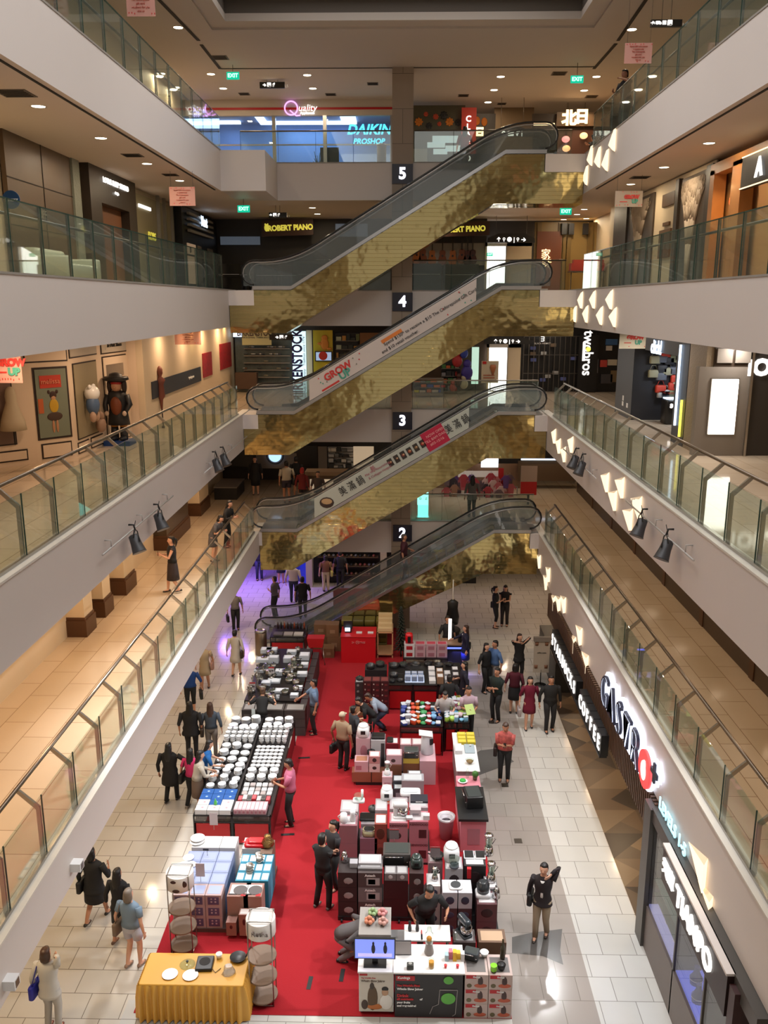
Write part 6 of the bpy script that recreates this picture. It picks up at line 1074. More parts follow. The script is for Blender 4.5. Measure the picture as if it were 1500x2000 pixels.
person('woman in dark red checked top and black skirt seen from behind', 1003, 1393, 0, 1.6, 170, 'l', ('bob', HB), ('shirt', S(84, 20, 36), .6), ('skirt', BK, .5), BK, bag=('shoulder', S(40, 20, 26), 'l', 'dark bag of the checked top woman'))
person('woman in black photographing with a phone at her face', 1012, 1330, 0, 1.64, 20, 'l', ('long', S(50, 30, 24)), ('tunic', BK, .5), ('trousers', BK), BK, la=(-.1, -.2, 1.46), ra=(.08, -.2, 1.46), extra='phone')
person('woman in crimson dress and black cardigan walking forward', 1032, 1422, 0, 1.6, 0, 'l', ('long', HB), ('dress', S(110, 12, 44), .6), None, BK, stride=.15, bag=('hand', S(170, 160, 160), 'l', 'small pale purse of the crimson dress woman'))
person('man in black shirt and trousers carrying a folded umbrella', 1072, 1428, 0, 1.72, 5, 'm', ('short', HB), ('shirt', BK, .9), ('trousers', BK), BK, width=1.12, stride=.1)
fm = mat('floral', S(186, 90, 84), .7, noise=.75, nscale=14)
person('woman in red and white floral shirt using her phone', 984, 1524, 0, 1.64, 350, 'm', ('short', HBR), ('shirt', 'floral', .45), ('trousers', BK), S(90, 70, 60), la=(-.06, -.28, 1.16), ra=(.06, -.3, 1.18), head=(22, 0), extra='phone', bag=('shoulder', S(40, 26, 24), 'l', 'dark brown bag of the floral shirt woman'), width=1.1)
person('woman in black blazer, lanyard and beige trousers by the grey floor inlay', 1056, 1830, 0, 1.62, 340, 'l', ('bun', HB), ('jacket', S(34, 26, 30), .95), ('trousers', S(156, 140, 118)), S(60, 50, 44), stride=.2, ra=(.14, -.05, 1.5), bag=('shoulder', BK, 'l', 'black handbag of the black blazer woman'))
person('woman with dark bag in the pair standing beyond the lowest escalator', 966, 1226, 0, 1.66, 80, 'l', ('pony', HB), ('shirt', BK, .4), ('capri', BK), S(60, 36, 30), la=(-.04, -.28, 1.15), bag=('shoulder', BK, 'r', 'black round bag of the pair beyond the escalator'))
person('woman looking down at her phone in the pair beyond the lowest escalator', 985, 1222, 0, 1.64, 350, 'l', ('long', HB), ('shirt', S(30, 28, 32), .1), ('trousers', S(40, 34, 34)), S(90, 66, 50), la=(-.05, -.28, 1.12), ra=(.05, -.28, 1.12), head=(22, 0), extra='phone')
# riding the lowest escalator
f_ = (.05+3.75)/7.1; m_ = (0.02+3.75)/7.1
person('man in dark red shirt riding up the lowest escalator', 0, 0, 0, 1.72, 90, 'm', ('short', S(90, 80, 76)), ('shirt', S(64, 22, 34), .5), ('trousers', BK), BK, pos=(.12, 30.95, LZ[1]+4.25*int(21*((.12+3.75)/7.1))/21+.05), ra=(.34, -.25, 1.02))
# floor two
person('woman in black vest and midi skirt holding a phone on the floor two walkway', 340, 1157, 4.25, 1.62, 292, 'l', ('pony', HB), ('shirt', BK, .05), ('skirt', S(50, 40, 40), .4), BK, stride=.3, la=(-.1, -.3, 1.16), ra=(.12, -.32, 1.2), extra='phone')
person('woman in long black dress standing by the bench on floor two', 500, 966, 4.25, 1.62, 5, 'l', ('long', HB), ('dress', BK, .8), ('skirt', BK, .42), BK)
person('woman in black leaning on the railing beside the escalator foot', 458, 1045, 4.25, 1.62, 70, 'l', ('long', HB), ('shirt', BK, .9), ('trousers', BK), BK, pos=(-5.9, 28.3, 4.26), lean=16, la=(-.12, -.38, 1.1), ra=(.12, -.38, 1.1))
person('woman in black and white patterned dress bent over the railing', 440, 1080, 4.25, 1.58, 75, 'l', ('bob', HB), ('dress', 'pattern', .4), None, BK, pos=(-5.98, 26.6, 4.26), lean=28, la=(-.12, -.42, 1.08), ra=(.12, -.42, 1.08)) if 'pattern' in MATS or mat('pattern', S(90, 88, 90), .7, noise=.8, nscale=30) else None
person('man in white polo and dark shorts at the cosmetics counter', 561, 982, 4.25, 1.72, 200, 'm', ('short', HB), ('shirt', S(196, 188, 170), .45), ('shorts', S(60, 54, 70)), BK, width=1.15, bag=('shoulder', BK, 'l', 'black shoulder bag of the white polo man'))
person('person in black beside the white polo man', 580, 970, 4.25, 1.7, 180, 'm', ('short', HB), ('shirt', BK, .5), ('shorts', BK), BK)
person('woman in red headscarf and dark robe at the cosmetics counter', 592, 992, 4.25, 1.62, 160, 'm', ('bob', S(170, 30, 30)), ('jacket', S(110, 26, 26), .9), ('trousers', BK), BK)
person('assistant with dark hair behind the wooden counter', 622, 1000, 4.25, 1.6, 0, 'm', ('short', HB), ('shirt', S(70, 56, 48), .5), ('trousers', BK), BK)
person('woman in grey cardigan browsing the pink boutique', 921, 1010, 4.25, 1.6, 185, 'm', ('long', HB), ('tunic', S(120, 112, 110), .8), ('trousers', S(40, 40, 46)), BK)
# floor five
person('young man in dark T-shirt leaning on the top railing with a raised hand', 0, 0, 17, 1.74, 300, 'd', ('short', HB), ('shirt', S(36, 34, 36), .4), ('trousers', BK), BK, pos=(6.42, Xp(1226, 138, 6.42).y, 17), la=(-.12, -.36, 1.12), ra=(.1, -.3, 1.42), lean=8)
person('woman in dark red top behind the topmost escalator rail', 905, 330, 17, 1.6, 180, 'm', ('long', HB), ('shirt', S(100, 24, 34), .6), ('trousers', BK), BK, pos=(2.3, 34.6, 17))
person('man with dark jacket seated low by the top landing', 1130, 330, 17, 1.6, 200, 'm', ('short', HB), ('jacket', BK, .9), ('trousers', BK), BK, pos=(6.9, 33.6, 17), crouch=.45, lean=12)
person('person in red seen through the top corner railing', 130, 20, 17, 1.66, 80, 'm', ('short', HB), ('shirt', S(150, 20, 50), .6), ('trousers', BK), BK, pos=(-6.6, 16.4, 17))
# ================= THE SALE =================
CARP = mat('red_carpet', S(156, 14, 27), .95, noise=.06, nscale=60, bump=.3)
st('floor_carpet', MB().box((-3.0, 12.9, 0), (2.0, 24.6, .014)).box((-4.72, 12.9, 0), (-3.0, 17.0, .014)).box((-3.3, 24.6, 0), (.2, 33.4, .014)).box((.2, 24.6, 0), (1.4, 28, .014)), CARP)
for i, (px, py, rz) in enumerate(((594, 1481, .1), (562, 1631, .1), (605, 1921, 1.5), (668, 1906, 1.5), (603, 1481, .1))[:4]):
    p = Zp(px, py); t = thing('floor_socket_cover', 'dark slot cut in the red carpet over a floor socket, %s from the far end' % OR(i), 'floor socket', (p.x, p.y, .014), rz); MB().box((-.16, -.04, 0), (.16, .04, .006)).build('cover', BLK, t)
def qprint(t, x0, x1, y, z0, z1, m, n='printed_panel'): return MB().box((x0, y-.003, z0), (x1, y+.002, z1)).build(n, m, t, world=True)
def carton(label, x, y, z, w, d, h, col, prints=(), top=None, txt=None, tc=None, rz=0, group=None, name='carton', tsz=None, ty=.72):
    """x, y: centre; prints: (u0, u1, v0, v1, colour) fractions of the front face"""
    t = thing(name, label, 'box', (x, y, z), rz, group); MB().box((-w/2, -d/2, 0), (w/2, d/2, h-.001)).build('cardboard', K(col, .6), t)
    for pr in prints:
        u0, u1, v0, v1, c = pr[:5]
        if len(pr) > 5: MB().ell((w*((u0+u1)/2-.5), -d/2-.001, h*(v0+v1)/2), (w*(u1-u0)/2, .004, h*(v1-v0)/2), 14, 6).build('printed_picture', K(c, .5), t)
        else: MB().box((w*(u0-.5), -d/2-.003, h*v0), (w*(u1-.5), -d/2+.002, h*v1)).build('printed_panel', K(c, .5), t)
    if top: MB().box((-w*.4, -d*.36, h-.001), (w*.4, d*.36, h+.002)).build('printed_top', K(top, .5), t)
    if txt: text(txt, tsz or h*.2, K(tc or (.8, .8, .8), .5), t, (0, -d/2-.006, h*ty), world=False, ext=.001, bold=.003)
    return t
def table(label, x0, x1, y0, y1, h, nx=2, red=True, frame=None):
    t = thing('sale_table', label, 'table', ((x0+x1)/2, (y0+y1)/2, .014)); fr = frame or mat('table_black', S(24, 20, 22), .4); w = .05
    for x in [x0+(x1-x0)*i/nx for i in range(nx+1)]:
        for y in (y0, y1-w): MB().box((max(x0, x-w/2), y, .014), (min(x1, x+w/2), y+w, h)).build('leg', fr, t, world=True)
    MB().box((x0, y0, h-.03), (x1, y1, h)).build('tabletop', fr, t, world=True); MB().box((x0, y0+.005, h-.2), (x1, y0+.03, h-.17)).build('rail', fr, t, world=True)
    MB().box((x0+.03, y0+.01, h-.17), (x1-.03, y0+.02, h-.03)).build('glass_front', GLD, t, world=True)
    if red:
        for i in range(nx): a = x0+(x1-x0)*i/nx; MB().box((a+.06, y0+.012, .06), (a+(x1-x0)/nx-.06, y0+.03, h-.22)).build('red_panel', RED, t, world=True)
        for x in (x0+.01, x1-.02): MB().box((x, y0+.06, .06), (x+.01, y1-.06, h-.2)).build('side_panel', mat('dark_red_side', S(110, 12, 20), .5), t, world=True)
    return t
WH = S(214, 214, 216); PKW = S(196, 160, 168); PKD = S(168, 110, 122); GR3 = S(70, 66, 68); DRD = S(64, 20, 24)
# --- gold draped table ---
t = thing('draped_table', 'gold satin draped table with pleated skirt at the end of the carpet', 'table', (-3.62, 13.12, .014)); gm = mat('gold_cloth', S(212, 158, 62), .45)
rbox(MB(), (-4.55, 12.74, .70), (-2.7, 13.52, .75), .05).build('cloth_top', gm, t, world=True)
N = 400; per = []
for i in range(N):
    u = i/N*4; X0, X1, Ya, Yb = -4.55, -2.7, 12.74, 13.52
    P4 = [(X0, Ya), (X1, Ya), (X1, Yb), (X0, Yb)]; k_ = int(u) % 4; f = u-int(u); a, b = P4[k_], P4[(k_+1) % 4]; nx_, ny_ = [(0, -1), (1, 0), (0, 1), (-1, 0)][k_]; per.append((a[0]+(b[0]-a[0])*f, a[1]+(b[1]-a[1])*f, nx_, ny_, i))
def prow(z, amp, out): return [Vector((x+nx_*(out+amp*math.sin(i*.942)), y+ny_*(out+amp*math.sin(i*.942)), z)) for x, y, nx_, ny_, i in per]
MB().rings([prow(.735, .002, 0), prow(.70, .02, .015), prow(.45, .036, .038), prow(.2, .04, .046), prow(.03, .044, .05)], cap=False).build('pleated_skirt', gm, t, world=True)
def plate(label, x, y, z, r=.12, m=None, grp=None, name='plate'):
    t = thing(name, label, 'plate', (x, y, z), group=grp); MB().lathe([(r*.55, 0), (r*.6, .006), (r*.97, .018), (r, .02), (r*.96, .021), (r*.6, .011), (.005, .01)], n=20).build('dish', m or WHT, t); return t
for i, (px, py) in enumerate(((332, 1904), (372, 1906))): p = Zp(px, py, .75); plate('round white plate on the gold cloth, %s the black cooker' % ['further from', 'nearer to'][i], p.x, p.y, .751, .14, mat('bright_plate', (.95, .95, .95), .3))
p = Zp(400, 1882, .78); t = thing('induction_cooker', 'black square induction cooker on the gold cloth', 'cooker', (p.x, p.y, .751), .05); rbox(MB(), (-.15, -.17, 0), (.15, .17, .06), .02).build('body', BLK, t); MB().lathe([(.1, 0), (.1, .004)], (0, .02, .06), 20).build('hob', mat('hob_glass', (.03, .03, .03), .1), t); MB().tube([(.14, -.12, .03), (.22, -.2, .01), (.3, -.1, .01)], .006, 5).build('cable', BLK, t)
p = Zp(366, 1882, .77); t = thing('pot_cover', 'round glass pot cover with knob on the gold cloth', 'lid', (p.x, p.y, .751)); MB().lathe([(.14, 0), (.14, .008), (.1, .03), (.02, .045)], n=20).build('glass_dome', GL, t); MB().lathe([(.015, .045), (.025, .07), (.02, .08)], n=10).build('knob', BLK, t)
p = Zp(465, 1870, .78); t = thing('frying_pan', 'black frying pan on the corner of the gold cloth', 'pan', (p.x, p.y, .751)); MB().lathe([(.11, 0), (.15, .05), (.145, .05), (.1, .008), (.005, .008)], n=20).build('pan_body', BLK, t); MB().tube([(.14, 0, .04), (.2, .2, .1)], .014).build('handle', BLK, t)
p = Zp(447, 1897, .78); t = thing('plastic_bag', 'crumpled clear plastic bag with a pot lid on the gold cloth', 'bag', (p.x, p.y, .751)); rr_ = [[Vector(((.12-.02*j)*math.cos(a*.7)*(1+.2*math.sin(a*3+j)), (.12-.02*j)*math.sin(a*.7)*(1+.15*math.cos(a*5)), .05*j)) for a in range(9)] for j in range(4)]; MB().rings(rr_).build('film', glassmat('bag_film', (.9, .88, .84), .12, .2, .35, (.7, .66, .6)), t)
p = Zp(428, 1868, .78); t = thing('white_cup', 'small stack of white cups by the black cooker', 'cup', (p.x, p.y, .751)); MB().lathe([(.04, 0), (.06, .09), (.055, .09), (.03, .01)], n=14).build('cup_body', WHT, t)
# --- round display stands ---
def dstand(label, x, y, H_, txt):
    t = thing('display_stand', label, 'display stand', (x, y, .014)); r = .262
    for dx in (-.21, .21):
        for dy in (-.17, .17): MB().tube([(dx, dy, 0), (dx, dy, H_-.02)], .011, 6).build('frame_rod', STEEL, t)
    for z in (.02, H_-.02): MB().tube([(-.2, -.17, z), (.2, -.17, z), (.2, .17, z), (-.2, .17, z)], .011, 6, closed=True).build('frame_ring', STEEL, t)
    for z in (.10, .5, .92): MB().lathe([(r-.01, 0), (r, .005), (r, .03), (r-.01, .035)], (0, 0, z), 28).build('round_shelf', mat('shelf_brown', S(124, 102, 84), .5, noise=.06, nscale=30), t)
    d_ = MB().lathe([(r-.005, 0), (r, .005), (r, .3), (r-.005, .31)], (0, 0, H_-.36), 30).build('header_drum', mat('drum_white', S(226, 222, 218), .45), t)
    if txt: text(txt, .13, K(S(130, 120, 116)), t, (.02, -r-.006, H_-.2), world=False)
    else:
        for x_, z_, w_, h_ in ((-.06, H_-.12, .06, .035), (.13, H_-.18, .06, .07), (-.02, H_-.31, .07, .04)): MB().ell((x_, -math.sqrt(r*r-x_*x_)-.0, z_), (w_, .012, h_), 12, 6).build('printed_pan', K(S(66, 36, 34)), t)
    return t
dstand('round-shelved display stand with pan pictures on its white drum', -4.2, 14.5, 1.78, None); dstand('round-shelved display stand at the carpet corner with white lettered drum', -2.45, 13.25, 1.78, 'Retha')
# --- table of boxed crockery and pans, Y 14.9 - 17 ---
t = thing('sale_table', 'low pallet table under the boxed crockery and pans', 'table', (-3.65, 15.95, .014)); MB().box((-4.6, 14.95, .014), (-2.72, 16.98, .10)).build('pallet', mat('pallet_dark', S(90, 70, 66), .6), t, world=True)
BX = S(146, 158, 196); n = 0
for c in range(3):
    for r in range(4):
        for l in range(3):
            carton('pale blue crockery carton, column %s, row %s, layer %s of the pallet block' % (OR(c), OR(r), OR(l)), -4.36+.33*c, 15.15+.36*r, .1+.25*l, .32, .35, .248, S(182, 158, 158) if r == 0 else BX, ((.15, .85, .15, .85, S(96, 84, 118)), (.3, .45, .3, .5, S(190, 170, 180), 1), (.55, .7, .3, .5, S(190, 170, 180), 1), (.3, .45, .58, .75, S(190, 170, 180), 1), (.55, .7, .58, .75, S(190, 170, 180), 1)) if r == 0 else (), top=S(160, 172, 210) if l == 2 else None)
for i, (px, py) in enumerate(((368, 1672), (360, 1686), (372, 1686), (385, 1640), (386, 1636))): p = Zp(px, py, .9); plate('white plate on the pale blue cartons, %s towards the drum stand' % OR(i), p.x, p.y, .852+.0*i+(.03 if i == 4 else 0), .12 if i < 3 else .16)
for i, (x, y, w, d, h, lab) in enumerate(((-3.15, 16.72, .5, .4, .84, 'white carton under the red dish set'), (-4.2, 16.75, .6, .42, .84, 'white carton pile at the rear corner under two plates'), (-3.72, 16.75, .34, .42, .84, 'white price stand carton at the rear'))): carton(lab, x, y, .1, w, d, h-.1, WH, top=S(228, 226, 224))
p = Zp(472, 1655, .92); t = thing('roasting_dish', 'glossy red rectangular dish set on the rear white carton', 'dish', (-3.12, 16.68, .842)); rr = mat('red_enamel', S(206, 24, 34), .2); rbox(MB(), (-.24, -.15, 0), (.24, .15, .07), .06).build('dish', rr, t); rbox(MB(), (-.17, -.1, .07), (.17, .1, .12), .05).build('inner_dish', rr, t); MB().tube([(-.24, 0, .05), (-.3, 0, .06)], .02).tube([(.24, 0, .05), (.3, 0, .06)], .02).build('handle', rr, t)
carton('brown open carton holding steel lids at the rear carpet corner', -2.86, 16.6, .1, .26, .5, .74, S(120, 96, 80)); t = thing('gift_basket', 'bronze foil wrapped gift basket on the rear corner', 'basket', (-2.85, 16.62, .842)); MB().lathe([(.1, 0), (.14, .05), (.13, .14), (.06, .2), (.08, .26), (.02, .28)], n=9).build('foil', mat('bronze_foil', (.35, .22, .08), .25, .9, bump=1, nscale=30), t)
TEAL = S(36, 130, 160)
for r in range(3):
    for c in range(4):
        x, y = -3.27+.17*c, 15.62+.3*r; carton('teal and white kitchenware pack, row %s and column %s by the carpet' % (OR(r), OR(c)), x, y, .1, .165, .29, .72, TEAL if (c+r) % 2 else S(60, 150, 180), (), top=S(206, 214, 214), name='kitchenware_box')
for i, (x, y, n_) in enumerate(((-3.1, 15.75, 3), (-2.95, 16.1, 2), (-3.0, 16.3, 1))):
    for j in range(n_): t = thing('saucepan', 'steel saucepan on the teal packs, %s pile, %s from below' % (OR(i), OR(j)), 'pan', (x, y, .824+.065*j)); MB().lathe([(.07, 0), (.075, .055), (.068, .055), (.065, .008), (.003, .008)], n=16).build('pan_body', STEEL, t); MB().tube([(.07, 0, .045), (.1, -.02, .055)], .01, 5).build('handle', STEEL, t)
PC = S(156, 120, 110)
for i, (x, y, w, d, h, z) in enumerate(((-3.22, 15.2, .42, .42, .72, .1), (-2.72-.2, 15.2, .36, .42, .72, .1))):
    c = carton('pan carton with grey pan on its white lid, %s the carpet aisle' % ['away from', 'beside'][i], x, y, z, w, d, h, PC, top=S(222, 218, 216)); MB().lathe([(.13, 0), (.14, .008)], (.03, -.02, h+.003), 20).build('pan_picture', K(S(90, 84, 84)), c); MB().box((-.19, -.16, h+.003), (-.02, -.13, h+.008)).build('handle_picture', BLK, c); MB().box((.06, -.2, h+.003), (.16, -.12, h+.007)).build('red_corner', RED, c)
for i in range(3): carton('small brown pan box standing before the pan cartons, %s from the drum stand' % OR(i), -3.32+.26*i, 14.86, .1, .2, .2, (.3, .48, .34)[i], S(140, 102, 92), ((.35, .65, .5, .8, S(70, 30, 34), 1),), top=S(200, 190, 186) if i == 1 else None)
for i, (px, py) in enumerate(((392, 1718), (418, 1617), (405, 1667))): p = Zp(px, py, .9); t = thing('price_stand', ['pink-white price card by the drum stand', 'white price card behind the boxed plates', 'black card holder on pale blue cartons'][i], 'price card', (p.x, p.y, .853)); MB().box((-.09, -.005, .12), (.09, .005, .42) if i < 2 else (.03, .01, .16)).build('card', K(S(190, 176, 176)) if i < 2 else BLK, t); MB().tube([(0, 0, 0), (0, 0, .14)], .006, 5).build('stem', STEEL, t)
# --- bowl and plate table ---
table('long black and red sale table of white crockery, lower half', -4.78, -2.98, 17.85, 22.6, .78, 2)
for x in (-3.88,):
    for y in (19.4, 21.0): pass
MB().box((-3.91, 17.87, .78), (-3.86, 22.58, .86)).build('table_divider', mat('table_black'), None, label='black ridge dividing the crockery table lengthwise', cat='divider')
bowlm = mat('porcelain', (.8, .82, .84), .18); pr0 = {}
def bowl(kind, x, y, z, label, grp):
    if kind not in pr0:
        t = thing('bowl' if kind[0] == 'b' else 'stacked_plate' if kind[0] == 'p' else 'tall_mug', label, 'crockery', (x, y, z), group=grp); r, h = kind[1], kind[2]
        MB().lathe([(r*.5, 0), (r*.6, h*.1), (r, h*.95), (r, h), (r*.94, h), (r*.55, h*.2), (.003, h*.16)], n=16).build('porcelain', bowlm, t); pr0[kind] = t; return t
    return dup(pr0[kind], loc=(x, y, z), label=label, group=grp)
def grid(kind, x0, x1, nx, y0, y1, ny, stack, dz, what):
    for i in range(nx):
        for j in range(ny):
            n_ = stack if isinstance(stack, int) else rnd.randint(*stack)
            for k_ in range(n_): bowl(kind, x0+(x1-x0)*i/max(1, nx-1)+rnd.uniform(-.006, .006), y0+(y1-y0)*j/max(1, ny-1), .782+dz*k_, 'white piece in %s' % what, what)
grid(('p', .13, .03), -4.62, -4.05, 3, 22.0, 22.4, 2, (5, 9), .022, 'the deep plate stacks at the far aisle corner'); grid(('m', .07, .1), -4.66, -4.0, 5, 21.25, 21.7, 3, 3, .06, 'the tall bluish mug stacks on the tile side')
grid(('p2', .12, .035), -3.68, -3.12, 3, 22.1, 22.4, 2, (4, 7), .024, 'the plate stacks at the far carpet corner'); grid(('m2', .065, .1), -3.72, -3.1, 5, 21.25, 21.8, 3, 3, .06, 'the tall cup stacks on the carpet side')
grid(('b', .12, .06), -4.6, -4.05, 3, 19.9, 20.95, 4, (2, 4), .03, 'the large bowl stacks beside the blue top woman'); grid(('b2', .065, .05), -3.74, -3.12, 6, 20.0, 20.95, 6, 2, .022, 'the small bowl rows beside the carpet')
grid(('b3', .1, .07), -4.62, -4.05, 3, 19.0, 19.6, 3, (2, 4), .035, 'the dark-sided bowl stacks by the cream cardigan'); grid(('b4', .11, .08), -3.7, -3.15, 3, 19.35, 19.65, 2, (3, 4), .04, 'the deep bowl stacks before the pink polo man')
for i in range(5):
    for j in range(3): t = thing('square_dish', 'white square dish beside the pink polo man, row %s number %s' % (OR(j), OR(i)), 'crockery', (-3.74+.15*i, 18.75+.17*j, .782)); rbox(MB(), (-.065, -.07, 0), (.065, .07, .05+.03*(j == 2)), .02).build('porcelain', bowlm if (i+j) % 3 else K(S(176, 166, 164)), t)
for r in range(4):
    for c in range(3):
        col, nm = (S(20, 84, 160), 'bright blue') if r > 1 or (c == 1 and r > 0) else (WH, 'white'); cc = carton('%s crockery box on the black table, row %s, column %s' % (nm, OR(r), OR(c)), -4.6+.28*c, 17.98+.23*r, .782, .27, .22, .12, col, (), top=None)
        MB().lathe([(.03, .121), (.03, .123)], (.02, 0, 0), 10).build('printed_dot', K(S(160, 190, 220) if nm != 'white' else PKW), cc)
for i in range(8): carton('pink and white candle box, %s across the table front' % OR(i), -3.8+.095*i, 18.08, .782, .09, .36, .12, PKW, ((.2, .8, .2, .7, PKD),), top=S(226, 206, 208))
for i in range(7): carton('red patterned small box in the rear row, %s across' % OR(i), -3.78+.11*i, 18.45, .782, .1, .2, .09+.03*(i % 2), [S(170, 50, 60), S(190, 180, 180), S(120, 116, 112)][i % 3], (), top=[S(190, 90, 96), S(210, 200, 196), S(60, 60, 60)][i % 3])
t = thing('soap_bottle', 'green topped bottle on the white crockery boxes', 'bottle', (-4.3, 18.1, .903)); MB().lathe([(.03, 0), (.04, .02), (.035, .08), (.012, .12), (.012, .15)], n=12).build('bottle_body', K(S(90, 190, 90), .3), t)
for i, x in enumerate((-4.4, -3.4)): carton('pinkish stock box stored behind the glass front, %s the carpet' % ['away from', 'beside'][i], x, 18.1, .59, .7, .3, .13, S(176, 140, 146))
t = thing('price_stand', 'tall clear price stand at the far end of the crockery table', 'price card', (-4.15, 22.55, .782)); MB().box((-.05, -.004, 0), (.05, .004, .36)).build('card', K(S(190, 200, 200)), t)
# --- steel cookware table ---
table('cookware table covered in steel pots and white boxes', -4.62, -2.98, 23.7, 27.7, .84, 2, False)
for i in range(3):
    for j in range(3): carton('dark grey cookware carton under the cookware table, %s across, layer %s' % (OR(i), OR(j)), -4.3+.62*i, 23.35, .02+.27*j, .6, .45, .26, S(72, 66, 64), ((.1, .4, .2, .5, S(110, 100, 96)),), top=S(150, 146, 142) if j == 2 else None)
for i in range(14): carton('dark carton stored along the carpet side of the cookware table, %s along, layer %s' % (OR(i//2), OR(i % 2)), -2.86, 23.75+.6*(i//2), .014+.38*(i % 2), .2, .56, .36, S(58, 48, 50))
for i, (px, py, w, d, h) in enumerate(((500, 1272, .5, .3, .12), (530, 1272, .5, .3, .12), (500, 1290, .6, .3, .1), (535, 1292, .4, .25, .2), (565, 1290, .45, .3, .15), (595, 1285, .4, .35, .16), (560, 1312, .5, .3, .06), (535, 1330, .5, .3, .05), (598, 1318, .4, .25, .1), (550, 1350, .5, .25, .07), (590, 1345, .3, .25, .08), (520, 1335, .35, .25, .09), (570, 1275, .4, .25, .1), (545, 1315, .3, .3, .12), (600, 1300, .3, .25, .1), (500, 1310, .4, .25, .08), (575, 1360, .3, .2, .1), (535, 1362, .4, .2, .06))):
    p = Zp(px, py, .86); x = max(-4.5, min(-3.1, p.x)); carton('%s box among the steel cookware, %s from the far end' % (['white', 'glossy white', 'silver-white'][i % 3], OR(i)), x, p.y, .842, w*.8, d, h, S(190, 196, 204), (), top=S(226, 230, 236))
def pot(label, x, y, z, r, h, m=None, lid=True, cat='pot', long=False):
    t = thing('cooking_pot', label, cat, (x, y, z)); m = m or STEEL; MB().lathe([(r*.92, 0), (r, .01), (r, h), (r*.94, h), (r*.92, .01)][:3]+([] if lid else [(r*.93, h), (r*.9, .012), (.003, .012)]), n=18).build('pot_body', m, t)
    if lid: MB().lathe([(r*1.02, h), (r*.8, h+.02), (.02, h+.035)], n=18).build('lid', m if long else GL, t); MB().lathe([(.012, h+.03), (.02, h+.055), (.015, h+.06)], n=8).build('knob', BLK, t)
    if long: MB().tube([(r, 0, h*.85), (r+.18, -.05, h)], .011, 6).build('handle', BLK, t)
    else:
        for s_ in (-1, 1): MB().tube([(s_*r, -.03, h*.75), (s_*(r+.035), 0, h*.75), (s_*r, .03, h*.75)], .007, 5).build('handle', BLK, t)
    return t
for i in range(40): x, y = rnd.uniform(-4.55, -3.05), rnd.uniform(23.8, 27.5); pot('steel %s on the cookware table' % ['saucepan', 'stock pot', 'wok', 'casserole'][i % 4], x, y, .842+(.1 if i % 5 == 0 else 0), rnd.uniform(.08, .14), rnd.uniform(.06, .13), long=i % 3 == 0)['group'] = 'steel pots heaped on the cookware table'
for i in range(16): x, y = rnd.uniform(-4.58, -4.3), rnd.uniform(23.9, 25.8); t = thing('steel_utensil', 'steel utensil standing in the heap by the price card', 'utensil', (x, y, .842), group='steel utensils by the price card'); MB().tube([(0, 0, 0), (rnd.uniform(-.06, .06), rnd.uniform(-.06, .06), .3)], .008, 5).build('shaft', STEEL, t); MB().ell((0, 0, .3), (.035, .02, .05), 8, 5).build('head', STEEL, t)
for i, (px, py, s_) in enumerate(((530, 1308, '$79'), (493, 1338, '$36'))): p = Zp(px, py, 1.15); p.x = max(p.x, -4.55); p.y = max(24, p.y); t = thing('price_card', '%s price card with red top on a stem over the cookware' % ['taller', 'lower'][i], 'price card', (p.x, p.y, .842)); MB().box((-.09, -.004, .18), (.09, .004, .4)).build('card', K(S(196, 188, 190)), t); MB().box((-.09, -.007, .36), (.09, -.004, .4)).build('red_band', RED, t); text(s_, .09, BT, t, (0, -.01, .27), world=False); MB().tube([(0, 0, 0), (0, 0, .2)], .006, 5).build('stem', STEEL, t)
# --- beyond: red table, bin, trolley, cashier ---
table('small black and red glass topped table by the escalator foot', -4.62, -3.4, 28.85, 30.0, .8, 1)
for i in range(9): t = thing('bottle', 'dark bottle in a row at the back of the small red table', 'bottle', (-4.45+.12*i, 29.7, .802), group='bottles in a row on the small red table'); MB().lathe([(.035, 0), (.035, .16), (.015, .2), (.015, .25)], n=10).build('bottle_body', K([S(60, 40, 40), S(40, 40, 44), S(150, 70, 40)][i % 3], .3), t)
for i in range(3): carton('folded grey textile on the small red table, %s across' % OR(i), -4.35+.36*i, 29.1, .802, .32, .3, .05, [S(90, 84, 80), S(160, 152, 144), S(190, 184, 176)][i], name='folded_textile')
t = thing('litter_bin', 'tall brass-brown cylinder bin beside the escalator foot', 'bin', (-5.0, 29.2, 0)); MB().lathe([(.2, 0), (.21, .02), (.21, .85), (.2, .86)], n=22).build('body', mat('bin_bronze', (.32, .24, .17), .28, .85), t); MB().lathe([(.21, .86), (.2, .93), (.12, .95), (.1, .9)], n=22).build('rim', STEEL, t)
t = thing('shopping_trolley', 'red basket trolley with steel legs on the carpet', 'trolley', (-2.95, 28.5, .014)); MB().prism([(-.24, .62), (.24, .62), (.3, .95), (-.3, .95)], 1, -.2, .2).build('basket', RED, t)
for x in (-.2, .2):
    MB().tube([(x, .15, .62), (x+.12 if x > 0 else x-.12, -.25, .03)], .014, 6).build('leg', STEEL, t); MB().tube([(x, -.15, .62), (x, .25, .03)], .014, 6).build('leg', STEEL, t); MB().lathe([(.03, -.01), (.03, .01)], (x+(.12 if x > 0 else -.12), -.25, .03), 10, M=Matrix.Rotation(R(90), 4, 'Y')).build('wheel', BLK, t)
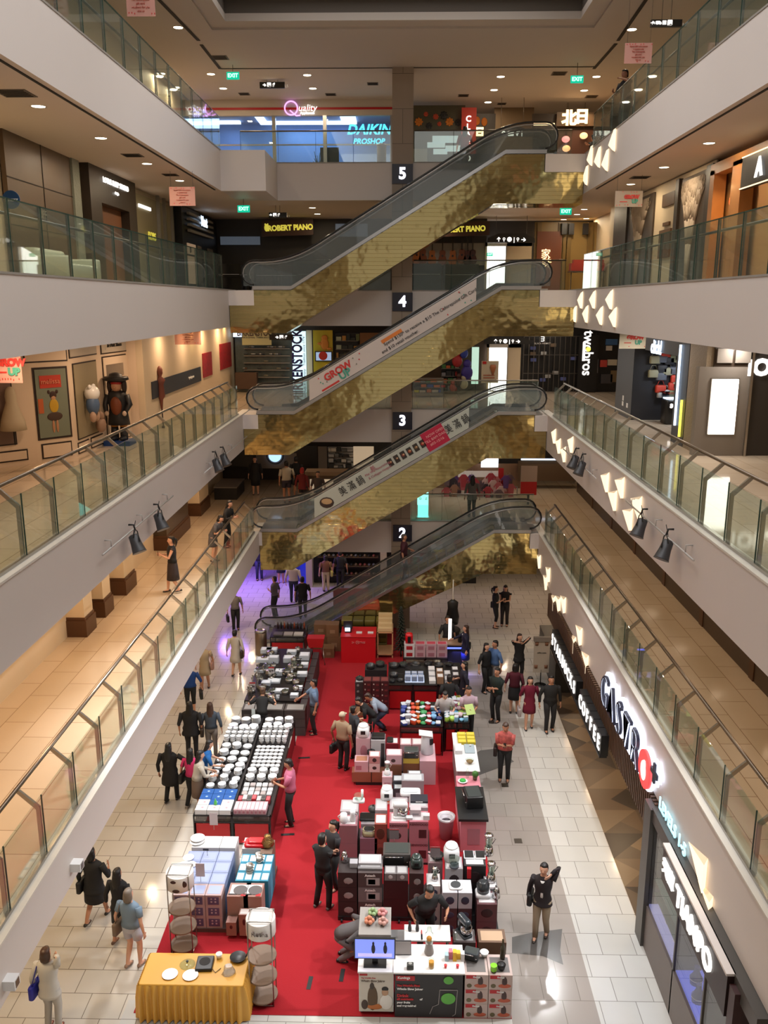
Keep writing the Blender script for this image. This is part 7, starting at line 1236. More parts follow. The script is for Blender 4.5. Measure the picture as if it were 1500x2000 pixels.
t = thing('cashier_counter', 'bright red cashier counter with white printed logo', 'counter', (-1.46, 28.9, .014)); MB().box((-2.07, 28.45, .014), (-.87, 29.4, .98)).build('counter_body', mat('cashier_red', S(190, 16, 28), .5), t, world=True); rbox(MB(), (-2.09, 28.43, .98), (-.85, 29.42, 1.0), .02).build('worktop', mat('cashier_red'), t, world=True); text('24   METRES', .09, K(S(220, 130, 130)), t, (-1.46, 28.44, .78)); MB().tube([(-1.5+.06*math.cos(a), 28.44, .785+.06*math.sin(a)) for a in [i*.785 for i in range(8)]], .007, 4, closed=True).build('logo_ring', K(S(220, 130, 130)), t, world=True)
t = thing('cash_register', 'black cash register screen glowing pale on the red counter', 'register', (-1.85, 28.95, 1.0)); MB().box((-.16, -.02, .1), (.16, .02, .38)).build('screen_back', BLK, t); MB().box((-.1, -.15, .0), (.12, .12, .1)).build('base', BLK, t); MB().box((-.1, -.16, .06), (.08, -.12, .18)).build('lit_display', LB, t); MB().tube([(0, 0, .05), (0, .02, .2)], .03).build('neck', BLK, t)
for i in range(2): carton('white form pad on the red cashier counter, %s the register' % ['beside', 'away from'][i], -1.45+.4*i, 28.8, 1.0, .2, .15, .03, WH, name='form_pad')
for c in range(4):
    for l in range(5): o = thing('olive_package', 'olive green wrapped package, %s across and layer %s of the stack behind the cashier' % (OR(c), OR(l)), 'package', (-1.95+.42*c, 30.0+.05*(l % 2), .014+.22*l)); rbox(MB(), (-.2, -.25, 0), (.2, .25, .215), .05).build('wrapping', K([S(96, 88, 34), S(112, 100, 40), S(84, 76, 30)][(c+l) % 3], .5), o)
t = thing('wooden_shelf', 'pale timber flat-pack shelf table by the red counter', 'shelf', (-.55, 29.2, .014))
for x in (-.82, -.3):
    for y in (28.9, 29.75): MB().box((x, y, .014), (x+.04, y+.04, 1.0)).build('leg', mat('pine', S(196, 150, 110), .5), t, world=True)
for z in (.12, .95): MB().box((-.82, 28.9, z), (-.26, 29.79, z+.04)).build('shelf_board', mat('pine'), t, world=True)
for i in range(4): carton('cream slatted parcel on the pine shelf, %s from the front' % OR(i), -.54, 29.05+.22*i, 1.005, .5, .2, .1+.1*i, S(206, 180, 136))
t = thing('artificial_tree', 'dark narrow artificial tree beside the gold cladding', 'tree', (.02, 29.05, .014)); mb = MB().tube([(0, 0, 0), (0, 0, 1.9)], [.03, .01], 6); mb.build('trunk', DBR, t); mb = MB()
for i in range(150): z = .25+1.65*i/150; a = i*2.4; r_ = .3*(1-i/190); mb.tube([(0, 0, z), (r_*math.cos(a), r_*math.sin(a), z-.06)], [.03, .012], 4)
mb.build('branch_foliage', mat('tree_dark', (.02, .03, .02), .7), t)
for i, (x, y, z, w, h) in enumerate(((-2.9, 29.9, .014, .55, .5), (-2.4, 29.7, .014, .5, .55), (-2.45, 29.7, .57, .45, .45), (-2.9, 30.0, .52, .5, .4), (-2.55, 29.1, .014, .4, .35))): carton('brown cardboard carton %s beside the trolley' % ['at the floor', 'at the floor nearer the counter', 'stacked nearer the counter', 'stacked away from the counter', 'alone in front of the pile'][i], x, y, z, w, .45, h, S(120, 88, 60), ((.3, .7, .3, .6, S(150, 120, 92)),))
t = thing('red_partition', 'red hoarding partition behind the cashier area', 'partition', (-.8, 31.2, 0)); MB().box((-2.6, 31.9, .014), (-.42, 31.95, 1.6)).build('panel', mat('cashier_red'), t, world=True)
# coffee machine stand
table('black coffee machine stand table beyond the cookware', .1, 1.62, 27.6, 28.6, .55, 2, False)
for i in range(4):
    for j in range(2): carton('pinkish coffee machine box, %s across layer %s' % (OR(i), OR(j)), .31+.37*i, 27.85, .56+.3*j*.0+(.24 if j else 0), .35, .3, .235, PKW if i else WH, ((.2, .8, .15, .7, PKD if i else S(170, 30, 40)),), top=S(190, 70, 90))
t = thing('coffee_machine', 'red capsule coffee machine on the white boxes', 'coffee machine', (.3, 27.85, 1.05)); rbox(MB(), (-.13, -.14, 0), (.13, .14, .34), .1).build('body', mat('red_enamel'), t); MB().box((-.05, -.16, .04), (.05, -.135, .26)).build('dark_front', BLK, t)
t = thing('lit_panel_stand', 'tall glowing white panel on a stand at the coffee corner', 'display', (1.7, 28.2, .014)); MB().box((-.05, -.04, 1.0), (.06, .04, 1.75)).build('lit_panel', LW, t); MB().box((-.3, -.3, 0), (.5, .3, .9)).build('cabinet', mat('near_black'), t); MB().box((-.3, -.3, .9), (.55, .3, .94)).build('worktop', K(S(150, 120, 96)), t); MB().box((-.28, -.31, .78), (.5, -.295, .84)).build('blue_light_strip', mat('blue_led', (.1, .15, 1), .5, emit=2.5), t); lamp('blue_glow', (2.0, 27.7, .7), .4, 10, (.15, .15, 1))
t = thing('coffee_grinder', 'black coffee grinder on the cabinet by the navy jacket', 'grinder', (2.1, 28.2, .954)); rbox(MB(), (-.12, -.14, 0), (.12, .14, .22), .08).build('body', BLK, t); MB().lathe([(.05, .22), (.08, .34)], n=12).build('hopper', GL, t)
t = thing('garment_mannequin', 'dark clothed stand beyond the coffee corner', 'mannequin', (1.9, 30.0, 0)); MB().tube([(0, 0, 0), (0, 0, 2.6)], .03).build('pole', STEEL, t); MB().lathe([(.2, .9), (.24, 1.2), (.18, 1.5), (.2, 1.75), (.06, 1.85)], n=12, sy=.6).build('draped_garment', mat('near_black'), t); MB().lathe([(.3, 0), (.3, .7), (.25, .75)], n=14).build('plinth', mat('near_black'), t)
# black and red cookware counters
table('black and red cookware counter behind the lanyard woman', -.38, 1.95, 24.85, 26.6, .85, 3)
for c in range(3):
    for l in range(6): carton('dark red pot carton, column %s, %s from the floor' % (OR(c), OR(l)), -1.0+.21*c*1.25, 24.75, .014+.18*l, .25, .36, .178, DRD, ((.15, .3, .3, .6, S(190, 170, 160), 1), (.5, .85, .2, .5, S(110, 40, 44))), name='pot_carton', top=S(110, 50, 50) if l == 5 else None)
for l in range(5): carton('grey pot carton of the corner column, %s from the floor' % OR(l), -1.25, 24.85, .014+.2*l, .26, .4, .198, S(52, 46, 48), ((.2, .5, .3, .7, S(130, 124, 124), 1),), top=S(170, 170, 172) if l == 4 else None)
for i, (x, y, r_, h_) in enumerate(((-1.25, 24.85, .1, .09), (-.95, 26.0, .13, .14), (-.65, 26.2, .14, .12), (-.2, 26.2, .15, .12), (.1, 26.3, .14, .1), (.5, 26.35, .16, .08), (.9, 26.4, .13, .1), (1.25, 26.3, .15, .08), (1.6, 26.4, .13, .07), (-.2, 25.5, .13, .1), (-.25, 25.1, .1, .06), (.0, 25.15, .1, .05))): pot('black pan on the cookware counters, %s of the back rows' % OR(i), x, y, 1.016 if i == 0 else (.852 if x > -.4 else .9), r_, h_, mat('pan_black', (.02, .02, .022), .3), lid=i % 2 == 0, long=i > 5)
for i in range(4): carton('black cookware box stacked behind the dark red columns, %s layer' % OR(i), -.78, 26.1, .014+.22*i, .7, .5, .215, S(34, 30, 32))
t = thing('glass_case', 'lit clear acrylic case of storage boxes on the cookware counter', 'display case', (.45, 25.3, .852)); MB().box((-.34, -.3, 0), (.34, .3, .32)).build('acrylic_case', GLC, t); MB().box((-.3, -.26, .0), (.3, .26, .02)).build('lit_base', mat('case_base', (.7, .8, 1), .4, emit=.8), t)
for i in range(6): carton('clear pale blue storage box inside the acrylic case, %s' % OR(i), .24+.2*(i % 3), 25.15+.25*(i//3), .875, .17, .2, .16, S(150, 166, 200), top=S(190, 200, 220), name='storage_box')
for i in range(9): carton('white and beige kitchen box on the cookware counter, %s along' % OR(i), 1.0+.24*(i % 4), 25.1+.42*(i//4), .852, .2, .3, [.1, .22, .14, .28][i % 4], [WH, S(150, 116, 90), S(180, 180, 184), GR3][i % 4], top=S(220, 220, 222))
# plastic ware tables
table('black and red table heaped with blue and orange plastic ware', .0, 1.2, 22.05, 23.6, .9, 1); table('black and red table heaped with pastel plastic ware', 1.24, 1.95, 22.3, 24.0, .9, 2)
PW = [S(40, 60, 140), S(190, 190, 200), S(200, 70, 40), S(210, 110, 50), S(60, 150, 90), S(170, 30, 40), S(120, 170, 210), S(30, 50, 110)]; PP = [S(130, 190, 220), S(170, 210, 90), S(220, 190, 200), S(90, 170, 210), S(210, 120, 150), S(200, 220, 160)]
def tub(x, y, z, r, h, c, lab, grp):
    t = thing('plastic_tub', lab, 'tub', (x, y, z), rnd.uniform(0, 3), grp)
    if rnd.random() < .5: MB().lathe([(r*.7, 0), (r, h), (r*.93, h), (r*.62, .008), (.004, .008)], n=14).build('tub_body', K(c, .35), t)
    else: rbox(MB(), (-r, -r*.7, 0), (r, r*.7, h), r*.3).build('tub_body', K(c, .35), t); rbox(MB(), (-r*1.04, -r*.74, h), (r*1.04, r*.74, h+.015), r*.3).build('lid', K(S(200, 206, 214), .35), t)
for i in range(38): c = PW[i % 8]; tub(.1+.14*(i % 8)+rnd.uniform(-.02, .02), 22.2+.29*(i//8)+rnd.uniform(-.04, .04), .902, rnd.uniform(.06, .1), rnd.uniform(.05, .13), c, 'plastic tub in the blue and orange heap, %s row' % OR(i//8), 'tubs of row %s in the blue and orange heap' % OR(i//8))
for i in range(34): c = PP[rnd.randrange(6)]; tub(1.33+.13*(i % 5)+rnd.uniform(-.02, .02), 22.4+.22*(i//5), .902+.0, rnd.uniform(.06, .09), rnd.uniform(.06, .16), c, 'pastel plastic tub on the second table, %s row' % OR(i//5), 'pastel tubs of row %s' % OR(i//5))
t = thing('green_folder', 'pale green folder held by the man in pale pink shirt', 'folder', (1.97, 22.62, 1.15)); MB().cb((0, 0, 0), (.26, .015, .32), rx=-.9, rz=.3).build('cover', K(S(176, 200, 110)), t)
# crouching area: red trolley and brown box
carton('open brown carton beside the dark red columns', -1.3, 23.6, .014, .4, .4, .62, S(120, 88, 60)); t = thing('shopping_trolley', 'red wire trolley with goods beside the bent women', 'trolley', (-1.0, 22.65, .014)); 
for z in (.35, .55, .75): MB().tube([(-.22, -.25, z), (.22, -.25, z), (.24, .25, z), (-.24, .25, z)], .012, 5, closed=True).build('wire_ring', RED, t)
for x in (-.22, .22):
    for y in (-.25, .25): MB().tube([(x, y, .03), (x, y, .75)], .012, 5).build('upright', RED, t)
MB().box((-.2, -.23, .34), (.2, .23, .36)).box((-.15, -.15, .36), (.15, .15, .6)).build('contents', K(S(150, 120, 110)), t)
# --- appliance block 1, Y 20.5 - 22 ---
t = thing('pallet', 'black pallet under the brown cartons of the first appliance block', 'pallet', (-.1, 21.2, .014)); MB().box((-1.15, 20.5, .014), (.2, 21.95, .1)).build('deck', BLK, t, world=True)
PB = S(150, 84, 62)
B1 = [(-1.0, 20.65, .1, .5, .3, .28, S(140, 84, 64), ()), (-.55, 20.65, .1, .36, .3, .28, S(136, 80, 60), ()), (-.15, 20.65, .1, .4, .3, .5, S(120, 74, 54), ()), (-1.0, 20.68, .385, .36, .34, .3, PKW, ((.1, .5, .2, .6, PKD),)), (-.66, 20.66, .385, .28, .3, .24, S(206, 180, 180), ((.3, .7, .3, .7, (.03, .02, .02), 1),)), (-.66, 20.66, .63, .28, .3, .2, S(180, 130, 130), ((.3, .7, .2, .8, (.03, .02, .02), 1),)), (-.15, 20.7, .605, .4, .34, .26, PKW, ((.3, .6, .2, .6, (.05, .02, .02), 1),)),
      (-.98, 21.25, .1, .38, .36, .95, PKW, ((.3, .8, .4, .8, PKD, 1),)), (-.58, 21.25, .1, .38, .36, .9, S(190, 190, 194), ((.7, .95, .1, .9, GR3),)), (-.2, 21.25, .1, .34, .36, .8, S(120, 20, 34), ((.1, .9, .55, .65, S(190, 180, 180)),)), (.16, 21.25, .1, .3, .36, .78, S(186, 150, 156), ((.2, .6, .5, .8, PKD, 1),)), (.46, 21.25, .1, .26, .36, .78, S(186, 150, 156), ((.2, .6, .5, .8, PKD, 1),)), (.3, 20.75, .02, .42, .3, .72, S(130, 84, 60), ((0, 1, .8, 1, S(196, 170, 70)),)), (.38, 20.55-.35, .1, .36, .3, .45, GR3, ())]
for i, b_ in enumerate(B1): carton('%s appliance carton of the first block, %s one' % (['brown', 'brown', 'tall brown', 'pinkish white', 'white pan-printed', 'upper pan-printed', 'long white', 'tall white kettle-printed', 'tall grey lettered', 'crimson', 'pale twin', 'pale outer twin', 'yellow-banded brown', 'grey'][i], OR(i)), *b_[:7], b_[7], top=S(214, 212, 212) if i > 3 else S(160, 110, 84))
def blob(name, cat, label, x, y, z, parts, rz=0):
    """parts: (part name, material, shape...)"""
    t = thing(name, label, cat, (x, y, z), rz)
    for pn, m_, kd, *a in parts:
        mb = MB()
        if kd == 'r': rbox(mb, *a)
        elif kd == 'l': mb.lathe(a[0], a[1] if len(a) > 1 else (0, 0, 0), 18)
        elif kd == 'e': mb.ell(*a)
        elif kd == 't': mb.tube(*a)
        elif kd == 'b': mb.box(*a)
        mb.build(pn, m_, t)
    return t
WM = mat('white_enamel', (.75, .76, .78), .25); SM = mat('chrome', (.7, .7, .72), .12, 1.)
def ricecooker(lab, x, y, z, m=None, s=1.): return blob('rice_cooker', 'rice cooker', lab, x, y, z, [('body', m or WM, 'r', (-.13*s, -.15*s, 0), (.13*s, .15*s, .22*s), .09*s), ('lid', m or WM, 'e', (0, .02*s, .22*s), (.11*s, .13*s, .04*s)), ('control_panel', BLK, 'r', (-.05*s, -.156*s, .09*s), (.05*s, -.14*s, .17*s), .005), ('vent_knob', K(S(150, 150, 156)), 'e', (0, .06*s, .25*s), (.025, .025, .012))])
def mixer(lab, x, y, z, m=None, rz=0): return blob('stand_mixer', 'mixer', lab, x, y, z, [('base', m or WM, 'r', (-.1, -.16, 0), (.1, .16, .04), .04), ('column', m or WM, 'r', (-.06, .06, .03), (.06, .16, .28), .04), ('motor_head', m or WM, 'r', (-.07, -.17, .24), (.07, .17, .36), .06), ('mixing_bowl', SM, 'l', [(.05, .04), (.1, .1), (.11, .2), (.1, .2), (.04, .05)], (0, -.07, 0))], rz)
def toaster(lab, x, y, z, m=None, s=1., rz=0): return blob('toaster_oven', 'oven', lab, x, y, z, [('case', m or SM, 'r', (-.24*s, -.18*s, .01), (.24*s, .18*s, .27*s), .03), ('glass_door', BLK, 'b', (-.22*s, -.187*s, .05*s), (.12*s, -.178*s, .23*s)), ('door_handle', SM, 't', [(-.2*s, -.21*s, .23*s), (.1*s, -.21*s, .23*s)], .01), ('knob', SM, 'l', [(.02, 0), (.015, .02)], (.18*s, -.19*s, .12*s)), ('top_tray', K(S(60, 66, 66), .3), 'b', (-.2*s, -.14*s, .27*s), (.2*s, .14*s, .275*s))], rz)
def blender(lab, x, y, z, m=None, s=1.): return blob('blender', 'blender', lab, x, y, z, [('base', m or BLK, 'l', [(.08*s, 0), (.085*s, .02), (.06*s, .14*s)]), ('jug', GL, 'l', [(.05*s, .14*s), (.07*s, .32*s), (.066*s, .32*s), (.045*s, .15*s)]), ('lid', m or BLK, 'l', [(.072*s, .32*s), (.07*s, .35*s), (.03*s, .37*s)]), ('handle', m or BLK, 't', [(.06*s, 0, .3*s), (.11*s, 0, .27*s), (.055*s, 0, .18*s)], .01)])
def kettle(lab, x, y, z, m=None): return blob('kettle', 'kettle', lab, x, y, z, [('body', m or SM, 'l', [(.08, 0), (.085, .02), (.07, .12), (.05, .2), (.02, .22)]), ('spout', m or SM, 't', [(0, -.06, .12), (0, -.12, .18)], [.02, .012]), ('handle', BLK, 't', [(0, .05, .2), (0, .12, .17), (0, .08, .06)], .012)])
ricecooker('white rice cooker topping the kettle-printed carton', -.98, 21.25, 1.052, s=1.25); blob('electric_grill', 'grill', 'flat black grill on the grey lettered carton', -.58, 21.25, 1.002, [('plate', BLK, 'r', (-.18, -.15, 0), (.18, .15, .07), .03)])
blob('pan', 'pan', 'black lidded pan on the pinkish white carton', -.76, 20.9, .69, [('pan_body', BLK, 'l', [(.08, 0), (.11, .02), (.11, .1), (.03, .13)]), ('handle', BLK, 'e', (0, 0, .14), (.02, .02, .02))]); blob('electric_grill', 'grill', 'small black waffle maker on the crimson carton', -.2, 21.25, .902, [('plate', BLK, 'r', (-.14, -.13, 0), (.02, .13, .05), .03)])
toaster('grey steel oven on the yellow-banded carton', .3, 20.72, .742, K(S(78, 80, 80), .3), .8)
t = thing('air_purifier', 'tall white cylindrical air purifier with black control panel and tilted top', 'air purifier', (.72, 21.0, .70)); MB().lathe([(.165, 0), (.17, .02), (.15, .52), (.14, .53)], n=26).build('body', mat('purifier_white', S(206, 208, 216), .3), t); MB().cb((-.04, -.02, .56), (.36, .3, .02), ry=.12).build('tilted_top', WHT, t); MB().cb((.1, -.12, .38), (.09, .07, .16), rz=.7).build('control_panel', BLK, t)
t = thing('plinth', 'white and pinkish plinth under the tall purifier', 'plinth', (.72, 21.0, .014)); MB().box((-.2, -.45, 0), (.22, .5, .68)).build('plinth_body', K(PKW), t)
B1b = [(-.32, 20.2, .014, .26, .3, .5, PKW, ((.2, .8, .3, .7, PKD),)), (-.05, 20.15, .014, .24, .3, .42, S(70, 70, 76), ()), (-.32, 19.95, .014, .24, .2, .3, S(220, 200, 190), ((.2, .8, .2, .6, S(210, 120, 50), 1),)), (-.32, 19.72, .014, .24, .2, .24, S(220, 200, 190), ((.2, .8, .2, .6, S(210, 120, 50), 1),)), (.33, 19.9, .014, .56, .36, .6, S(150, 150, 156), ((.1, .6, .2, .5, S(90, 90, 96)),)), (-.02, 19.85, .014, .26, .24, .36, S(58, 62, 68), ((.2, .8, .3, .7, S(120, 130, 140)),))]
for i, b_ in enumerate(B1b): carton('%s carton between the two appliance blocks' % ['pinkish white', 'slate', 'orange-spotted upper', 'orange-spotted front', 'large silver-grey', 'dark slate'][i], *b_[:7], b_[7], top=S(190, 196, 200))
blender('white juicer in the gap between the appliance blocks', -.32, 20.2, .516, WM)
# --- block 2 (Y 17.3 - 18.4) ---
t = thing('pallet', 'black pallet under the second appliance block', 'pallet', (-.33, 17.8, .014)); MB().box((-1.38, 17.2, .014), (.7, 18.5, .06)).build('deck', BLK, t, world=True)
KW = [(-1.15, 17.42, 'plum twin-panel', S(150, 104, 112), ()), (-.72, 17.42, 'violet-grey square', S(136, 96, 110), ()), (-.42, 17.42, 'food-printed', S(140, 70, 60), ((.15, .85, .2, .8, S(90, 50, 40), 1),)), (-.02, 17.42, 'bowl-printed white-lettered', S(176, 120, 130), ((.35, .65, .2, .5, S(60, 40, 44), 1), (.42, .6, .25, .42, S(190, 180, 180), 1))), (.43, 17.42, 'machine-printed white-lettered', S(180, 116, 128), ((.5, .9, .2, .6, S(80, 36, 40)),))]
for i, (x, y, nm, c, pr_) in enumerate(KW):
    w = (.42, .4, .28, .42, .44)[i]; hh = (.46, .3, .48, .5, .52)[i]
    for l in range(2):
        tw = 'KENWOOD' if i > 2 else None; carton('%s carton, %s, of the second block' % (nm, ['lower', 'upper'][l]), x+(.03 if i == 1 else 0), y, .062+hh*l, w*.97, .42, hh-.004, c, pr_, top=S(206, 202, 204) if l else None, txt=tw, tc=S(110, 60, 66), tsz=.075, ty=.86)
    carton('%s rear carton of the second block' % nm, x+(.03 if i == 1 else 0), y+.5, .062, w*.97, .48, hh*2+.05, S(170, 160, 164), top=S(186, 188, 190))
z2_ = lambda i: .062+2*(.46, .3, .48, .5, .52)[i]
blob('food_processor', 'processor', 'white steamer jug at the block corner', -1.25, 17.35, z2_(0), [('body', WM, 'l', [(.08, 0), (.09, .05), (.075, .2), (.06, .2), (.05, .1)]), ('handle', WM, 't', [(-.07, 0, .18), (-.13, 0, .13), (-.08, 0, .05)], .012)]); blob('food_processor', 'processor', 'white cup blender next to the steamer jug', -1.05, 17.4, z2_(0), [('body', WM, 'l', [(.06, 0), (.07, .03), (.055, .18), (.065, .24), (.05, .24)]), ('handle', WM, 't', [(.05, 0, .2), (.1, 0, .15), (.05, 0, .08)], .01)])
blob('slow_cooker', 'cooker', 'olive-cream oval cooker on the violet-grey boxes', -.68, 17.35, z2_(1), [('body', K(S(170, 164, 130), .3), 'r', (-.16, -.12, 0), (.16, .12, .14), .1), ('rim', SM, 'r', (-.14, -.1, .14), (.14, .1, .15), .08), ('lid', BLK, 'r', (-.12, -.085, .15), (.12, .085, .16), .07)])
blob('baking_tray', 'tray', 'black hotplate pan between the white jugs', -.72, 17.92, z2_(1)+.05, [('plate', BLK, 'r', (-.2, -.15, 0), (.2, .15, .06), .04)]); mixer('white stand mixer on the bowl-printed cartons', .02, 17.45, z2_(3), None, 1.57); ricecooker('white bread maker at the back of the second block', -.3, 18.2, z2_(2)+.05, s=1.1)
blob('steamer', 'steamer', 'grey two-bowl steamer at the rear corner', -.95, 18.1, z2_(0)+.05, [('base', WM, 'r', (-.14, -.1, 0), (.14, .1, .06), .05), ('basket', GL, 'l', [(.1, .06), (.12, .16), (.11, .17)]), ('tower', WM, 'l', [(.03, 0), (.03, .26)], (.08, .06, 0))]); blob('pan', 'pan', 'grey lidded pot beside the bread maker', -.62, 18.2, z2_(1)+.06, [('pot_body', K(S(90, 92, 90), .3), 'l', [(.09, 0), (.12, .03), (.11, .1), (.03, .13)]), ('knob', BLK, 'e', (0, 0, .15), (.02, .02, .02))])
blob('baking_dish', 'dish', 'large white roasting oven on the rear cartons', .25, 18.3, z2_(3)+.06, [('body', WM, 'r', (-.24, -.14, 0), (.24, .14, .09), .07), ('inner_tray', K(S(190, 196, 200)), 'r', (-.18, -.1, .09), (.18, .1, .1), .05)]); carton('small white and grey box on the machine-printed cartons', .36, 17.5, z2_(4), .24, .2, .16, S(190, 176, 180), ((.2, .8, .2, .5, S(140, 130, 136)),)); carton('flat black box behind the white mixer', .45, 18.0, z2_(4)+.05, .4, .3, .05, (.02, .02, .03), txt='KENWOOD', tsz=.03)
for i in range(2): carton('white lidded butter box on the machine-printed cartons, %s' % ['beside the grey box', 'at the aisle corner'][i], .22+.38*i, 17.32, z2_(4), .14, .12, .05+.06*i, WH, name='small_box')
# --- block 3 (Y 15.4 - 16.3): black boxes ---
t = thing('pallet', 'black pallet truck base under the black oven cartons', 'pallet', (-.35, 15.85, .014)); MB().box((-1.25, 15.35, .014), (.55, 16.4, .1)).build('deck', BLK, t, world=True)
for i, x in enumerate((-1.17, -.3, .0)): t = thing('trolley_wheel', 'small black wheel under the oven carton pallet, %s from the staff man' % OR(i), 'wheel', (x, 15.3, .05)); MB().lathe([(.035, -.02), (.035, .02)], n=12, M=Matrix.Rotation(R(90), 4, 'Y')).build('tyre', BLK, t)
for c, (x, w, c_, n_) in enumerate(((-1.05, .4, S(44, 34, 34), 'mixer-printed'), (-.59, .5, S(76, 66, 66), 'oven-printed'), (-.07, .52, S(56, 22, 24), 'maroon'), (.35, .3, S(60, 42, 42), 'air-fryer'))):
    hh = .34 if c != 2 else .42; nn = 3 if c != 2 else 2
    for l in range(nn): carton('dark %s carton, %s from the floor in its column' % (n_, OR(l)), x, 15.62, .1+hh*l, w*.97, .5, hh-.004, c_ if not (c == 1 and l == 1) else S(112, 108, 110), ((.3, .8, .2, .65, S(150, 144, 144), 1) if c != 1 else (.35, .9, .15, .65, S(170, 168, 168)), (.42, .72, .22, .56, (.03, .03, .03))) if c != 2 else (), txt={1: 'Aztech', 3: None}.get(c), tsz=.075, ty=.82)
for i in range(2): carton('silver kettle-printed box on the maroon cartons, %s the striped woman' % ['nearer', 'further from'][i], -.18+.24*i, 15.5, .946, .23, .26, .16, S(120, 116, 118), ((.3, .7, .2, .8, S(200, 200, 204), 1),), top=S(170, 170, 172))
carton('grey oven carton lid up under the microwave box', -.59, 15.66, 1.122, .5, .42, .04, S(120, 118, 120), top=S(176, 176, 178)); toaster('large dark steel oven on the maroon column', -.07, 15.85, .948+.0, K(S(66, 62, 60), .3), 1.15) if 0 else toaster('large dark steel oven above the maroon column', -.05, 15.98, .95, K(S(70, 66, 64), .3), 1.2)
carton('white microwave carton top with printed ovens', -.6, 15.7, 1.164, .46, .3, .05, S(170, 168, 172), top=S(206, 206, 210)); kettle('glossy steel kettle on the mixer-printed cartons', -1.13, 15.75, 1.122); carton('silver packet leaning among the kettles', -.93, 15.6, 1.122, .16, .16, .1, S(160, 160, 166)); ricecooker('dark green and white air fryer on its white carton', .35, 15.62, 1.122, K(S(40, 54, 50), .3), .9)
# --- block 4 (Y 14.8 - 16.4, X .6 - 2) ---
t = thing('pallet', 'black pallet under the blender cartons by the tiles', 'pallet', (1.3, 15.5, .014)); MB().box((.56, 14.95, .014), (2.0, 16.5, .06)).build('deck', BLK, t, world=True)
for c, (x, w, y, c_, n_, hs) in enumerate(((.69, .28, 15.4, S(196, 190, 190), 'pan-printed white', (.3, .3, .3)), (1.0, .3, 15.1, S(84, 60, 62), 'maroon-grey juicer', (.32, .3, .36)), (1.3, .28, 15.1, S(74, 54, 58), 'plum juicer', (.32, .3, .36)), (1.72, .4, 14.98, S(96, 62, 66), 'brown blender', (.42, .4)), (.75, .3, 16.0, S(150, 120, 124), 'rear pinkish', (.5, .5)), (1.12, .36, 15.75, S(170, 166, 170), 'rear white', (.5, .55)), (1.55, .46, 15.85, S(40, 38, 40), 'rear black', (.5, .55)), (1.85, .26, 15.4, S(120, 116, 118), 'edge grey', (.4, .45)))):
    z = .062
    for l, h_ in enumerate(hs): carton('%s carton, %s from the floor, beside the tiles' % (n_, OR(l)), x, y, z, w*.97, .4, h_-.004, c_ if not (c in (1, 2) and l == 2) else S(190, 190, 198), ((.2, .8, .25, .75, S(60, 64, 84) if c < 3 else S(50, 36, 38), 1),), top=S(214, 212, 214) if l == len(hs)-1 else None); z += h_
ZT = {'a': .962, 'b': 1.042, 'c': .882, 'd': 1.062, 'e': 1.112, 'f': .912}
blob('wok', 'pan', 'black electric wok pot beside the price cards', .78, 15.95, ZT['d'], [('bowl', BLK, 'l', [(.09, 0), (.15, .09), (.14, .1), (.08, .02)]), ('handle', BLK, 't', [(-.13, 0, .1), (-.19, 0, .12)], .015)]); blender('chrome blender before the black wok', .72, 15.4, ZT['a'], SM, .8); ricecooker('tall white rice cooker near the top of the blender cartons', 1.08, 15.9, ZT['e'], s=1.25)
blob('food_processor', 'processor', 'glass bowl processor before the white rice cooker', 1.12, 15.62, ZT['e'], [('bowl', GL, 'l', [(.1, .05), (.11, .2), (.1, .2)]), ('base', K(S(90, 96, 104), .3), 'l', [(.1, 0), (.1, .05)])])
for i, x in enumerate((1.45, 1.68)): blob('kitchen_scale', 'scale', 'black tablet-like scale in white tray, %s the chrome juicer' % ['further from', 'next to'][i], x, 16.0, ZT['e'], [('tray', WM, 'r', (-.11, -.14, 0), (.11, .14, .02), .02), ('glass_plate', BLK, 'b', (-.09, -.11, .02), (.09, .12, .028))])
blender('big chrome blender at the far tile corner', 1.86, 16.05, ZT['e'], SM, 1.3); blender('second chrome juicer on the edge cartons', 1.86, 15.45, ZT['f'], SM, 1.2); blob('food_processor', 'processor', 'black food processor on the brown blender cartons', 1.66, 15.05, ZT['c'], [('base', WM, 'r', (-.15, -.13, 0), (.15, .13, .09), .05), ('bowl', K((.03, .035, .04), .2), 'l', [(.12, .09), (.13, .25), (.1, .26), (.1, .3), (.05, .32)])]); kettle('steel flask on the edge beside the food processor', 1.92, 15.0, ZT['c'])
blob('scale', 'scale', 'round glass scale on the juicer cartons', 1.12, 15.1, 1.042, [('base', WM, 'r', (-.13, -.13, 0), (.13, .13, .03), .05), ('glass_disc', K(S(70, 74, 78), .2), 'l', [(.1, .03), (.1, .045)])])
carton('red thermos box among the chrome juicers', 1.42, 15.55, ZT['e']-.2, .08, .08, .22, S(196, 30, 40)); 
for i, (px, py, z) in enumerate(((770, 1625, 1.0), (850, 1660, 1.2))): p = Zp(px, py, z+.3); t = thing('price_stand', 'grey price card with pink edge, %s' % ['before the white stand mixer', 'beside the black wok'][i], 'price card', (p.x, p.y, z-.05)); MB().box((-.1, -.004, .18), (.1, .004, .42)).build('card', K(S(130, 120, 124)), t); MB().box((-.1, -.007, .4), (.1, -.004, .42)).build('red_band', RED, t); MB().tube([(0, 0, 0), (0, 0, .2)], .006, 5).build('stem', STEEL, t)
